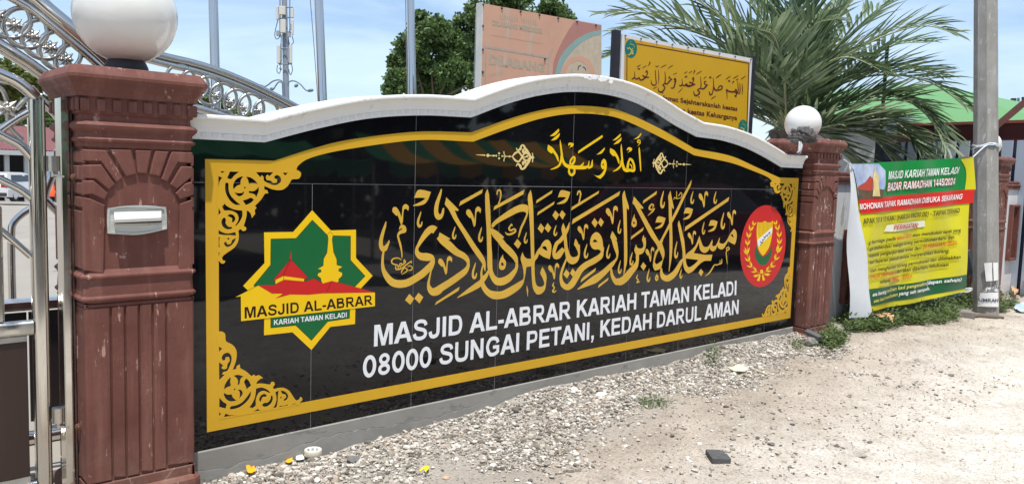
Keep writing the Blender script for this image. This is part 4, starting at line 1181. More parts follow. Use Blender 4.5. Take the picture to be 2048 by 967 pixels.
    if letter:
        lb = MB()
        # stainless letter plate: bowed rectangle, frame, hood and dark slot
        def q(x, y, d=0.0): return Plane((0, PY-HW-0.001-d, 0), (0, -1, 0))(x/2.845, 300+y/2.845)
        outer = smooth_loop([(612, 330), (700, 318), (780, 314), (860, 316), (945, 324), (950, 390), (950, 448), (860, 470), (780, 482), (700, 480), (612, 474), (609, 400)], 4)
        inn = smooth_loop([(624, 340), (700, 328), (780, 325), (860, 327), (934, 334), (938, 390), (938, 440), (860, 459), (780, 470), (700, 468), (624, 462), (621, 400)], 4)
        lb.poly([outer, inn], lambda p: q(p[0], p[1], 0.010), lambda p: q(p[0], p[1], -0.010))
        lb.poly([outer], lambda p: q(p[0], p[1], 0.004), lambda p: q(p[0], p[1], -0.010))
        pt = lb.build('letter_plate', mat('brushed_steel_plate', (0.66, 0.67, 0.63), 0.32, metal=0.55, var=0.08, vscale=20, stretch=(0.3, 1, 3)), root)
        hd = MB()
        A, B = q(648, 352, 0.006), q(918, 345, 0.006)
        Cc, D = q(918, 384, 0.046), q(652, 396, 0.046)
        E1, F1 = q(918, 402, 0.042), q(652, 413, 0.042)
        A2, B2 = q(645, 400, 0.004), q(918, 395, 0.004)
        hd.add([A, B, Cc, D, E1, F1, A2, B2], [(0, 1, 2, 3), (3, 2, 4, 5), (0, 3, 5, 6), (1, 7, 4, 2), (6, 5, 4, 7)])
        hd.build('hood', mat('white_hood', (0.74, 0.74, 0.72), 0.3, metal=0.3), pt)
        sl = MB(); sl.poly([[(652, 405), (920, 398), (920, 412), (655, 420)]], lambda p: q(p[0], p[1], 0.0045))
        sl.build('slot', M_globecollar, pt)
    return root

pillar(-0.815, 'near maroon pillar with a steel letter slot, left end of the black sign wall', True)
pillar(4.958, 'maroon pillar with a grey cloth tied beneath its globe, right end of the sign wall', gdx=-0.085, gr_=0.158, zc=1.785, mt=M_maroon_old)
third = pillar(9.62, 'far maroon pillar half hidden behind the concrete utility pole', gdx=-0.03, gr_=0.165, zc=1.80, mt=M_maroon_old)

# crumpled grey cloth and white knot on the right pillar's cap
crd = random.Random(21)
cl = MB()
c0 = WY(1602, 275, -0.10)
def lump(c, rx, ry, rz_, seed):
    n, m_ = 30, 16
    vs, fs = [], []
    for i in range(m_+1):
        t = math.pi*i/m_
        for k in range(n):
            a = 2*math.pi*k/n
            d = Vector((math.sin(t)*math.cos(a), math.sin(t)*math.sin(a), -math.cos(t)))
            q = d*2.2+Vector((seed, seed*0.7, 0))
            w = 1+0.22*math.sin(5*d.x+7*d.z+seed)+0.13*math.sin(13*d.x-9*d.z+2*seed)+0.30*(noise.noise(q*1.6))+0.10*math.sin(22*d.z+6*d.x+seed)
            vs.append(c+Vector((d.x*rx, d.y*ry, max(-0.03, d.z*rz_)))*w)
    for i in range(m_):
        for k in range(n):
            k2 = (k+1) % n
            fs.append((i*n+k, i*n+k2, (i+1)*n+k2, (i+1)*n+k))
    cl.add(vs, fs, True)
lump(c0+Vector((0.02, 0, 0.01)), 0.125, 0.07, 0.070, 1.3)
lump(c0+Vector((-0.09, -0.02, -0.015)), 0.085, 0.06, 0.038, 4.1)
lump(c0+Vector((0.085, -0.02, -0.005)), 0.065, 0.06, 0.05, 7.7)
fl = [(1578, 281), (1590, 285), (1602, 289), (1612, 282), (1608, 272), (1590, 270), (1574, 276)]
pc = Plane((0, -0.165, 0), (0, -1, 0))
cl.poly([smooth_loop(fl, 3)], lambda p: pc(p[0], p[1], 0.004*math.sin(p[0])), lambda p: pc(p[0], p[1], -0.006))
tag(cl.build('cloth', mat('grey_cloth', (0.105, 0.098, 0.095), 0.95, var=0.35, vscale=16, bump=0.4, bscale=60), loc=c0), 'crumpled dark grey cloth lying on a pillar cap against the globe', 'cloth')
kn = MB()
for k in range(6):
    b = WY(1600+crd.uniform(-2, 2), 283, -0.17)
    kn.tube([b, b+Vector((crd.uniform(-.02, .03), -0.004, -0.03)), b+Vector((crd.uniform(-.02, .03), -0.004, -0.075)), b+Vector((crd.uniform(-.02, .03), 0, -0.03-crd.uniform(.02, .07)))], 0.0055, 6)
tag(kn.build('knot', mat('white_plastic_string', (0.72, 0.73, 0.75), 0.5), loc=WY(1600, 283, -.17)), 'white plastic string knot hanging from the grey cloth on the pillar', 'string knot')

# ================================================================== STEEL GATE, closed, in line with the wall
GP = Plane((0, 0.10, 0), (0, -1, 0))
def gp(*pts, pl=GP): return [pl(x, y) for x, y in pts]
def smooth3(pts, k=6):
    P = [Vector(p) for p in pts]; out = []
    n = len(P)
    for i in range(n-1):
        p0, p1, p2, p3 = P[max(0, i-1)], P[i], P[i+1], P[min(n-1, i+2)]
        for s in range(k):
            t = s/k
            out.append(0.5*((2*p1)+(-p0+p2)*t+(2*p0-5*p1+4*p2-p3)*t*t+(-p0+3*p1-3*p2+p3)*t**3))
    out.append(P[-1]); return out
def flower(mb, c, ax, ay, r, nrm):
    """cast rosette: eight points, ring and boss"""
    vs = [c+nrm*0.012]; n = 16
    for k in range(n):
        a = 2*math.pi*k/n+math.pi/4
        rr = r*(1.25 if k % 4 == 0 else 0.70 if k % 2 else 0.95)
        vs.append(c+ax*math.cos(a)*rr+ay*math.sin(a)*rr+nrm*(0.004 if k % 2 else 0.009))
    for k in range(n): vs.append(vs[1+k]-nrm*0.016)
    fs = [(0, 1+k, 1+(k+1) % n) for k in range(n)]+[(1+k, 1+n+k, 1+n+(k+1) % n, 1+(k+1) % n) for k in range(n)]
    mb.add(vs, fs)
    mb.ball(c+nrm*0.013, r*0.33, 10, 6)
    for k in range(4):
        a = math.pi/2*k
        mb.ball(c+ax*math.cos(a)*r*0.5+ay*math.sin(a)*r*0.5+nrm*0.008, r*0.22, 8, 5)
def circle3(c, ax, ay, r, n=28): return [c+ax*math.cos(2*math.pi*k/n)*r+ay*math.sin(2*math.pi*k/n)*r for k in range(n)]
EX, EZ, EN = Vector((1, 0, 0)), Vector((0, 0, 1)), Vector((0, -1, 0))

gate = thing('gate_leaf', 'stainless steel gate leaf with dark boards hinged beside the near maroon pillar', 'gate', (-1.14, 0.10, -0.15))
st = MB(); st.rpost(-1.172, -1.113, 0.07, 0.13, -0.14, 1.512, 0.021); st.build('stile', M_steel, gate)
rl = MB()
rl.rrail(-2.5, -1.172, 0.074, 0.126, 0.585, 0.643, 0.014)
rl.build('rail', M_steel_dull, gate)
rl = MB(); rl.rrail(-2.5, -1.172, 0.074, 0.126, -0.075, -0.012, 0.014); rl.build('rail', M_steel_dull, gate)
M_board = mat('dark_brown_board', srgb(52, 36, 30), 0.42, var=0.18, vscale=3, stretch=(6, 1, 0.5), bump=0.06)
M_strip = mat('steel_edge_strip', (0.5, 0.49, 0.46), 0.35, metal=0.9, var=0.15)
for k in range(7):
    x1 = -1.193-k*0.178
    b = MB(); b.box((x1-0.155, 0.092, 0.01), (x1, 0.106, 0.560), 0.002)
    bd = b.build('board', M_board, gate)
    for z0 in (0.561, -0.012):
        s = MB(); s.box((x1-0.155, 0.0895, z0), (x1, 0.108, z0+0.021)); s.build('edge_strip', M_strip, bd)
arcs = MB()
L = Vector((-1.0, 0, 0))
def ext(p, dx, dz): return Vector((p.x+dx, p.y, p.z+dz))
a = gp((72, 196), (40, 168), (0, 148)); arcs.tube(smooth3(a+[ext(a[-1], -0.25, 0.10), ext(a[-1], -0.7, 0.22)]), 0.023, 14)
arcs.build('top_tube', M_steel, gate)
for pts, r in ((((66, 318), (40, 290), (0, 268)), 0.019), (((66, 398), (40, 378), (0, 358)), 0.016), (((62, 512), (30, 484), (5, 463)), 0.013), (((58, 224), (30, 240), (-10, 268)), 0.015)):
    t = MB(); a = gp(*pts)
    d = (a[-1]-a[-2]).normalized()
    t.tube(smooth3(a+[a[-1]+d*0.25+Vector((0, 0, 0.0)), a[-1]+d*0.6]), r, 12)
    t.build('arc_tube', M_steel, gate)
fl = MB()
c = GP(14, 217)
flower(fl, c, EX, EZ, 0.036, EN)
fl.tube(smooth3([c+EZ*0.03, c+Vector((-0.02, 0, 0.075)), c+Vector((-0.09, 0, 0.105))]), 0.009, 8)
fl.tube(smooth3([c+EX*0.03, c+Vector((0.07, 0, 0.045)), c+Vector((0.12, 0, 0.06))]), 0.009, 8)
fl.tube(smooth3([c-EZ*0.03, c+Vector((0.015, 0, -0.08)), c+Vector((0.05, 0, -0.118))]), 0.009, 8)
fl.tube(smooth3([c+Vector((0.05, 0, -0.118)), c+Vector((-0.02, 0, -0.118)), c+Vector((-0.10, 0, -0.09))]), 0.009, 8)
fl.tube(smooth3([c-EX*0.03, c+Vector((-0.07, 0, -0.03)), c+Vector((-0.12, 0, -0.07))]), 0.009, 8)
fl.tube(smooth3([c+Vector((-0.1, 0, 0.10)), c+Vector((0.0, 0, 0.10)), c+Vector((0.09, 0, 0.07)), c+Vector((0.11, 0, 0.04))]), 0.009, 8)
fl.build('scrollwork', M_steel_dull, gate)
ub = MB(); ub.box((-1.30, 0.08, 0.643), (-1.268, 0.12, 1.10), 0.008); ub.build('upright', M_steel, gate)
jamb = thing('gate_jamb', 'flat polished steel gate jamb bolted to the near maroon pillar', 'gate jamb', (-1.055, 0.05, -0.2))
j = MB(); j.box((-1.078, 0.02, -0.2), (-1.044, 0.10, 1.525), 0.004); j.build('post', M_steel, jamb)
M_iron = mat('dark_jamb_face', (0.20, 0.175, 0.16), 0.3, metal=0.9, var=0.2)
j = MB(); j.box((-1.0425, 0.03, -0.2), (-1.032, 0.09, 1.52), 0.002); j.build('backing_plate', M_iron, jamb)
for z in (1.265, 0.255):
    hg = MB(); hg.lathe((-1.096, 0.05, 0), [(0.001, z-0.03), (0.024, z-0.03), (0.024, z+0.03), (0.001, z+0.03)], 24, smooth=False)
    hg.bar((-1.096, 0.05, z-0.044), (-1.06, 0.03, z-0.05), 0.03, 0.008)
    hg.lathe((-1.096, 0.05, 0), [(0.001, z-0.052), (0.014, z-0.052), (0.014, z-0.031), (0.001, z-0.031)], 16, smooth=False)
    hh = hg.build('hinge', M_steel_dull, jamb)
    bt = MB(); bt.lathe((-1.035, 0.012, z-0.05), [(0.001, 0), (0.013, 0), (0.013, 0.012), (0.007, 0.013), (0.007, 0.026), (0.001, 0.026)], 10, Vector((0, -1, 0)), smooth=False)
    bt.build('bolt', mat('rusty_bolt', srgb(120, 84, 66), 0.7, metal=0.4, var=0.3, vscale=40), hh)

# second gate leaf further back: the big arch seen left of the globe
BP = Plane((0, 0.62, 0), (0, -1, 0))
back = thing('gate_leaf', 'arched stainless gate leaf with rosette scrollwork left of the white globe', 'gate', (-1.2, 0.62, -0.2))
up = [(-60, -70), (0, -42), (60, -8), (100, 25), (140, 58), (180, 92), (215, 125), (250, 165)]
t = MB(); t.tube(smooth3(gp(*up, pl=BP)), 0.038, 16); t.build('arch_tube', M_steel, back)
t = MB(); t.tube(smooth3([p+Vector((0.0, -0.012, -0.058)) for p in gp(*up, pl=BP)]), 0.019, 12); t.build('arch_tube', M_steel, back)
lo = [(-60, 55), (0, 92), (45, 120), (85, 148), (130, 182), (175, 222), (230, 280)]
t = MB(); t.tube(smooth3(gp(*lo, pl=BP)), 0.030, 16); t.build('arch_tube', M_steel, back)
sc = MB()
fcs = [(-5, 32), (27.5, 51), (64, 73), (100, 96), (131, 119), (165, 146)]
for i, (x, y) in enumerate(fcs):
    c = BP(x, y)
    flower(sc, c, EX, EZ, 0.036, EN)
    if i < len(fcs)-1:
        m_ = (c+BP(*fcs[i+1]))/2
        sc.tube(circle3(m_+Vector((0.01, 0.0, 0.014)), EX, EZ, 0.086), 0.0115, 8, closed=True)
sc.build('scrollwork', M_steel_dull, back)
for pts, r in (([(78, 196), (100, 218), (118, 238)], 0.018), ([(60, 175), (78, 196)], 0.018), ([(118, 300), (105, 345), (92, 378), (88, 400)], 0.020), ([(88, 396), (104, 412), (120, 428)], 0.018)):
    t = MB(); t.tube(smooth3(gp(*pts, pl=BP)), r, 12); t.build('arc_tube', M_steel, back)
t = MB(); t.tube([BP(99, 152), BP(99, 190)], 0.011, 8); t.build('rod', M_steel, back)
ys = Plane((0, 1.0, 0), (0, -1, 0))
low = thing('inner_gate', 'inner steel gate with dark boards and a bent tube handle behind the front gate', 'gate', (-1.0, 1.0, -0.3))
r_ = MB()
zA = ys(60, 596).z
r_.box((-2.6, 0.96, zA-0.055), (-0.55, 1.04, zA), 0.012); r_.build('rail', M_steel, low)
for k in range(9):
    b = MB(); x = -0.60-k*0.21
    b.box((x-0.20, 0.985, zA-0.62), (x, 1.0, zA-0.066)); b.build('board', mat('black_brown_board', srgb(30, 20, 18), 0.5, var=0.2), low)
zB = ys(110, 868).z
r_ = MB(); r_.tube([Vector((-2.6, 1.0, zB)), Vector((-0.5, 1.0, zB))], 0.034, 14); r_.build('lower_tube', M_steel, low)
hb = MB(); hb.tube(smooth3(gp((25, 596), (23, 520), (23, 462), (28, 444), (44, 428), (66, 414), (100, 395), pl=ys), 5), 0.017, 12); hb.build('bent_tube', M_steel, low)

# third leaf standing open behind the sign wall
CP = Plane((0, 1.9, 0), (0, -1, 0))
openl = thing('gate_leaf', 'stainless arched gate leaf with rosettes showing above the white coping', 'gate', (0.3, 1.9, -0.25))
up = [(220, 92), (280, 104), (335, 118), (395, 132), (455, 152), (520, 180), (590, 216), (660, 258)]
base = gp(*up, pl=CP)
t = MB(); t.tube(smooth3([p+Vector((0, 0, 0.012)) for p in base]), 0.024, 14); t.build('arch_tube', M_steel, openl)
t = MB(); t.tube(smooth3([p+Vector((0, 0.012, -0.033)) for p in base]), 0.024, 14); t.build('arch_tube', M_steel, openl)
lo = [(300, 195), (380, 213), (430, 226), (500, 250), (560, 276)]
t = MB(); t.tube(smooth3(gp(*lo, pl=CP)), 0.026, 14); t.build('arch_tube', M_steel, openl)
sc = MB()
fcs = [(345, 158), (372, 166), (400, 178), (429.6, 191.7), (458.5, 204), (485.5, 215), (514, 221), (545, 238)]
for i, (x, y) in enumerate(fcs):
    c = CP(x, y)
    flower(sc, c, EX, EZ, 0.034, EN)
    if i < len(fcs)-1:
        m_ = (c+CP(*fcs[i+1]))/2
        sc.tube(circle3(m_+Vector((0.01, 0.0, 0.012)), EX, EZ, 0.092), 0.0115, 8, closed=True)
sc.build('scrollwork', M_steel_dull, openl)
t = MB(); t.box((CP(300, 300).x, 1.87, -0.1), (CP(300, 300).x+0.06, 1.93, 1.65)); t.box((1.6, 1.87, -0.1), (1.66, 1.93, 1.50)); t.box((-0.3, 1.88, 0.5), (1.6, 1.92, 0.56)); t.box((-0.3, 1.88, -0.05), (1.6, 1.92, 0.0)); t.build('frame', M_steel, openl)

# ================================================================== BOUNDARY WALL to the right
bw = thing('boundary_wall', 'low grey painted boundary wall with maroon rail, right of the sign wall', 'wall', (7.4, 0.3, -0.3)); bw['kind'] = 'thing'
M_bwall = mat('pale_grey_wall_paint', (0.60, 0.61, 0.62), 0.75, var=0.08, vscale=2.5, bump=0.15, speck=((0.40, 0.40, 0.39), 4, 0.64, (1, 1, 0.3)))
t = MB(); t.box((5.17, 0.25, -0.7), (9.41, 0.40, 1.254)); t.build('panel', M_bwall, bw)
t = MB(); t.box((5.17, 0.225, 1.255), (9.41, 0.42, 1.295), 0.006); t.box((5.17, 0.215, 1.297), (9.41, 0.43, 1.335), 0.01); t.box((5.17, 0.235, 1.337), (9.41, 0.41, 1.375), 0.008); t.build('top_rail', M_maroon, bw)
def slot_frame(parent, x, z0, z1, w=0.16):
    t = MB()
    t.box((x-w/2, 0.19, z0), (x-w/2+0.03, 0.248, z1), 0.004); t.box((x+w/2-0.03, 0.19, z0), (x+w/2, 0.248, z1), 0.004)
    t.box((x-w/2+0.03, 0.19, z0), (x+w/2-0.03, 0.248, z0+0.03), 0.004); t.box((x-w/2+0.03, 0.19, z1-0.03), (x+w/2-0.03, 0.248, z1), 0.004)
    o = t.build('slot_frame', M_maroon, parent)
    t = MB(); t.box((x-w/2+0.03, 0.236, z0+0.03), (x+w/2-0.03, 0.248, z1-0.03)); t.build('slot_back', mat('dark_maroon', srgb(88, 42, 38), 0.7, var=0.15), o)
slot_frame(bw, 6.10, 0.05, 0.80, 0.11)
bw2 = thing('boundary_wall', 'low grey wall with maroon slot frame at the right edge, beyond the utility pole', 'wall', (11.6, 0.3, -0.35)); bw2['kind'] = 'thing'
t = MB(); t.box((9.84, 0.25, -0.8), (15.0, 0.40, 1.234)); t.build('panel', M_bwall, bw2)
t = MB(); t.box((9.84, 0.225, 1.235), (15.0, 0.42, 1.275), 0.006); t.box((9.84, 0.215, 1.277), (15.0, 0.43, 1.31), 0.01); t.box((9.84, 0.235, 1.312), (15.0, 0.41, 1.35), 0.008); t.build('top_rail', M_maroon, bw2)
slot_frame(bw2, 11.22, 0.22, 1.02, 0.30)

# ================================================================== UTILITY POLE with rope and stickers
UD = 9.55
pb, pt_ = WD(1971.5, 618, UD), WD(1971.5, -260, UD)
pole = thing('utility_pole', 'tall weathered concrete utility pole with paper stickers near its foot', 'utility pole', pb)
M_pole = weathered('weathered_concrete', (0.32, 0.31, 0.285), (0.235, 0.225, 0.20), (0.41, 0.40, 0.375), (0.46, 0.45, 0.42), (0.25, 0.215, 0.17), 0.85, 0.62)
pax = (pt_-pb).normalized()
t = MB()
pex = pax.cross(Vector((0, 1, 0))).normalized(); pey = pax.cross(pex)
rings = []
H = (pt_-pb).length
for h in (-0.5, 0.0, 2.0, 4.0, H):
    rr = 0.137-0.0035*h
    rings.append([pb+pax*h+(pex*math.cos(2*math.pi*(k+0.5)/8)+pey*math.sin(2*math.pi*(k+0.5)/8))*rr for k in range(8)])
t.loft(rings, smooth=False)
t.build('shaft', M_pole, pole)
tocam = (CAM-pb); tocam -= pax*tocam.dot(pax); tocam.normalize()
pside = pax.cross(tocam).normalized()
if pside.dot(RT) < 0: pside = -pside
def on_pole(u, h, lift=0.004):   # u: metres round the face, h: height above foot
    th = u/0.137
    return pb+pax*h+(tocam*math.cos(th)+pside*math.sin(th))*(0.137-0.0035*h+lift)
def pole_h(y): return (618-y)/FPX*UD
def sticker(name, label, poly, m, lift=0.004):
    mbs = MB()
    pts = [((x-1971.5)/FPX*UD, pole_h(y)) for x, y in poly]
    # clip-safe: grid mapped round the pole
    xs = [p[0] for p in pts]; hs = [p[1] for p in pts]
    n = 8
    # quad-like outline: top edge pts[0]->pts[1], bottom edge pts[3]->pts[2]
    vs = []
    for i in range(n+1):
        s = i/n
        tp = (pts[0][0]*(1-s)+pts[1][0]*s, pts[0][1]*(1-s)+pts[1][1]*s); bt = (pts[3][0]*(1-s)+pts[2][0]*s, pts[3][1]*(1-s)+pts[2][1]*s)
        vs += [on_pole(tp[0], tp[1], lift), on_pole(bt[0], bt[1], lift)]
    mbs.add(vs, [(2*i, 2*i+1, 2*i+3, 2*i+2) for i in range(n)])
    return mbs.build(name, m, None, loc=pb)
M_paper = mat('white_paper', (0.72, 0.72, 0.70), 0.7, var=0.08, vscale=10)
M_ink = mat('faded_ink', (0.07, 0.08, 0.10), 0.6)
tag(sticker('sticker', '', [(1969, 525), (1981, 524), (1982, 560), (1972, 561)], M_paper, 0.02), 'blank white paper strip stuck on the utility pole, left of its twin', 'sticker', 'paper stickers on the pole')
tag(sticker('sticker', '', [(1983, 524), (1993, 524), (1993, 558), (1984, 560)], M_paper, 0.02), 'blank white paper strip stuck on the utility pole, right of its twin', 'sticker', 'paper stickers on the pole')
def lettered(poly, words, label):
    o = sticker('sticker', '', poly, M_paper, 0.02); tag(o, label, 'sticker', 'paper stickers on the pole')
    for body, quad in words:
        m_ = MB()
        V, F = text_mesh(body, 0.03)
        x0 = min(v[0] for v in V); x1 = max(v[0] for v in V)
        out = []
        for v in V:
            u = (v[0]-x0)/(x1-x0); w = v[1]/0.73
            X = (quad[0][0]*(1-u)+quad[1][0]*u)*(1-w)+(quad[3][0]*(1-u)+quad[2][0]*u)*w
            Y = (quad[0][1]*(1-u)+quad[1][1]*u)*(1-w)+(quad[3][1]*(1-u)+quad[2][1]*u)*w
            out.append(on_pole((X-1971.5)/FPX*UD, pole_h(Y), 0.026))
        m_.add(out, F)
        m_.build('lettering', M_ink, o)
lettered([(1963, 584), (1993, 582), (1994, 611), (1958, 611)], [('UMRAH', [(1961, 601), (1992, 601), (1992, 594.5), (1961, 594.5)])], 'large white sticker reading UMRAH at the foot of the utility pole')
lettered([(1972, 574), (1993, 570), (1993, 580), (1968, 582)], [('1500', [(1970, 581), (1985, 580), (1985, 575.5), (1970, 576.5)]), ('HAJ', [(1980, 575.5), (1993, 574), (1993, 569.5), (1980, 571)])], 'small torn white sticker reading 1500 HAJ on the utility pole')
# light string knotted round the pole, running to the banner
rp = MB()
hh = pole_h(291)
rp.tube([on_pole(0.137*a, hh+0.012*math.sin(3*a), 0.006) for a in [2*math.pi*k/24 for k in range(24)]], 0.008, 6, closed=True)
rp.tube([on_pole(0.137*a, hh-0.02+0.014*math.sin(2*a+1), 0.008) for a in [2*math.pi*k/24 for k in range(24)]], 0.006, 6, closed=True)
BTR = WD(1946, 314, 9.25)
kp = on_pole(0.0, hh-0.02, 0.02)
rp.tube(smooth3([on_pole(0.1, hh, 0.02), kp, BTR]), 0.007, 6)
rp.tube(smooth3([kp, on_pole(-0.10, hh-0.03, 0.03), on_pole(-0.13, hh-0.09, 0.03)]), 0.005, 6)
tag(rp.build('rope', mat('pale_blue_string', (0.62, 0.68, 0.74), 0.5), loc=kp), 'pale string knotted round the utility pole, holding the banner corner', 'string')

# ================================================================== BANNER
BTL, BBR = WY(1700, 327, 0.05), WD(1925, 582, 9.2)
BN = Plane(BTL, (BTR-BTL).cross(BBR-BTR))
banner = thing('banner', 'green, red and yellow bazaar banner tied between the wall and the utility pole', 'banner', (BTL+BTR)/2-Vector((0, 0, 1.6)))
def bfn(off):
    def f(x, y):
        p = BN(x, y, 0)
        s = (x-1700)/245.0; t_ = (y-320)/300.0
        rip = 0.028*math.sin(6.0*s+2.2*t_)*(0.3+t_)+0.018*math.sin(13*s-7*t_+1)*max(0, 1.1-abs(s-0.8)*2)+0.010*math.sin(24*s+9*t_)
        return p+BN.n*(rip+off)
    return f
def b7(*p): return [(1680+a/6.043, 300+b/6.043) for a, b in p]
def b8(*p): return [(1680+a/5.089, 450+b/5.089) for a, b in p]
def lerp2(a, b, t_): return (a[0]+(b[0]-a[0])*t_, a[1]+(b[1]-a[1])*t_)
BL_ = lambda v: lerp2((1700, 327), (1741, 622), v)          # left (folded) edge
BR_ = lambda v: lerp2((1946, 314), (1925, 582), v)
def bquad(mb, L0, L1, R0, R1, off, n=24, m=4, sag=0.0):
    """a band of cloth given by its left and right photo edges"""
    f = bfn(off); vs = []
    for j in range(m+1):
        a = lerp2(L0, L1, j/m); b = lerp2(R0, R1, j/m)
        for i in range(n+1):
            s = i/n; q = lerp2(a, b, s)
            vs.append(f(q[0], q[1]+sag*math.sin(math.pi*s)))
    fs = []
    for j in range(m):
        for i in range(n):
            k = j*(n+1)+i
            fs.append((k+n+1, k+n+2, k+1, k))
    a, b, c = vs[fs[0][0]], vs[fs[0][1]], vs[fs[0][2]]
    if (b-a).cross(c-a).dot(CAM-a) < 0: fs = [q[::-1] for q in fs]
    mb.add(vs, fs, True)
bm = lambda n, c: mat(n, c, 0.38, var=0.04, spec=0.4)
M_bgreen, M_bred, M_byel, M_bdk = bm('banner_green', srgb(14, 132, 58)), bm('banner_red', srgb(206, 42, 32)), bm('banner_yellow', srgb(206, 198, 34)), bm('banner_dark_green', srgb(22, 88, 52))
M_bwhite = bm('banner_white', srgb(232, 232, 228)); M_bblack = bm('banner_black', srgb(22, 22, 20)); M_borange = bm('banner_orange_red', srgb(200, 62, 16)); M_bpale = bm('banner_pale_yellow', srgb(214, 206, 96))
M_bsky = mat('banner_sky_print', srgb(40, 84, 160), 0.4, var=0.1, vscale=2.2, second=srgb(214, 222, 232))
t = MB(); bquad(t, BL_(0), BL_(1), BR_(0), BR_(1), 0.0, 60, 44, 3); sheet = t.build('cloth_sheet', M_byel, banner)
t = MB(); bquad(t, BL_(0), BL_(1), BR_(0), BR_(1), -0.012, 60, 44, 3); t.build('reverse_side', mat('banner_reverse', (0.66, 0.69, 0.71), 0.5, var=0.05, vscale=4, bump=0.1, bscale=8), banner)
t = MB(); bquad(t, (1701, 327.5), (1714, 398), (1946, 314.5), (1944, 378), 0.004, 60, 14); t.build('green_field', M_bgreen, sheet)
t = MB(); f_ = bfn(0.008); t.fine_poly(smooth_loop(b7((1450, 112), (1605, 88), (1618, 475), (1520, 478), (1532, 330), (1515, 210)), 4), lambda p: f_(*p)); t.build('yellow_corner', M_byel, sheet)
t = MB(); bquad(t, (1714, 397.5), (1719, 427.5), (1946, 378), (1944, 405.5), 0.008, 60, 6); t.build('red_band', M_bred, sheet)
t = MB(); bquad(t, (1735, 578), (1740, 611), (1927.5, 548), (1926, 575.5), 0.004, 60, 6, 2.0); t.build('dark_green_band', M_bdk, sheet)
t = MB(); f_ = bfn(0.008); t.fine_poly(b7((128, 170), (455, 165), (520, 250), (515, 420), (470, 580), (210, 592)), lambda p: f_(*p)); t.build('printed_sky', M_bsky, sheet)
t = MB(); f_ = bfn(0.012); t.fine_poly(b7((188, 445), (295, 385), (350, 310), (378, 345), (372, 480), (345, 490), (190, 475)), lambda p: f_(*p)); t.build('printed_roof', mat('printed_roof_red', srgb(176, 66, 48), 0.5, var=0.15), sheet)
t = MB(); t.fine_poly(b7((200, 478), (345, 490), (420, 470), (500, 480), (470, 578), (208, 588)), lambda p: f_(*p)); t.build('printed_building', mat('printed_building_brown', srgb(92, 74, 50), 0.5, var=0.4, vscale=14), sheet)
t = MB(); f_ = bfn(0.016); t.fine_poly(b7((414, 182), (402, 240), (425, 285), (440, 320), (432, 440), (440, 560), (360, 560), (378, 440), (378, 330), (392, 260), (404, 200)), lambda p: f_(*p)); t.build('printed_minaret', mat('printed_minaret_cream', srgb(206, 188, 126), 0.5, var=0.25, vscale=12), sheet)
t = MB(); f_ = bfn(0.008); t.fine_poly(b7((560, 905), (1040, 850), (1045, 925), (640, 985), (520, 985)), lambda p: f_(*p)); t.build('white_patch', mat('banner_white_patch', srgb(226, 224, 196), 0.4), sheet)
t = MB(); t.fine_poly(b8((512, 545), (635, 515), (637, 552), (515, 580)), lambda p: f_(*p)); t.build('orange_patch', bm('banner_orange_patch', srgb(232, 176, 20)), sheet)
def btext(body, quad, m, bold=0.02, shear=0.0, off=0.014):
    t = MB(); text_quad(t, body, quad, bfn(off), bold, shear); t.build('lettering', m, sheet)
def btext_grid(*a, **k): btext(*a, **k)
def text_curved(body, quad, m, bold=0.03, shear=0.22, off=0.016):
    """text that follows the ripples: every letter vertex is put through the cloth itself"""
    if body.upper() == body:
        t = MB(); block_text(t, body, quad, lambda x, y, o: bfn(o)(x, y), off, shear, fat=(0.09 if bold > 0.06 else 0.0), each=True); t.build('lettering', m, sheet); return
    V, F = text_mesh(body, min(bold, 0.021), shear)
    xs = [v[0] for v in V]; x0, x1 = min(xs), max(xs)
    bl, br, tr_, tl = quad
    f = bfn(off); out = []
    for v in V:
        u = (v[0]-x0)/(x1-x0); w = v[1]/0.73
        a = lerp2(bl, br, u); b = lerp2(tl, tr_, u); q = lerp2(a, b, w)
        out.append(f(*q))
    n0 = Vector((0, 0, 0))
    for fc in F: n0 += (out[fc[1]]-out[fc[0]]).cross(out[fc[2]]-out[fc[0]])
    if n0.dot(CAM-out[0]) < 0: F = [q[::-1] for q in F]
    t = MB(); t.add(out, F); t.build('lettering', m, sheet)
text_curved('BAZAR RAMADHAN 1445/2024', b7((527, 498), (1398, 418), (1403, 332), (532, 397)), M_bred, 0.075, 0.12, 0.012)
text_curved('MASJID KARIAH TAMAN KELADI', b7((540, 355), (1425, 285), (1438, 203), (547, 258)), M_bwhite, 0.03, 0.08, 0.018)
text_curved('BAZAR RAMADHAN 1445/2024', b7((530, 495), (1395, 415), (1400, 335), (535, 400)), M_bwhite, 0.02, 0.12, 0.018)
text_curved('MOHONAN TAPAK RAMADHAN DIBUKA SEKARANG', b7((212, 720), (1482, 592), (1490, 528), (205, 650)), M_bwhite, 0.03, 0.2, 0.016)
text_curved('APAK 10 X 10 KAKI (HARGA RM250.00) - TAPAK TERHAD', b7((248, 893), (1448, 755), (1452, 700), (243, 830)), M_bblack, 0.03, 0.2)
text_curved('PERINGATAN:', b7((628, 962), (968, 935), (972, 878), (634, 903)), mat('banner_crimson', srgb(176, 22, 40), 0.4), 0.035, 0.2)
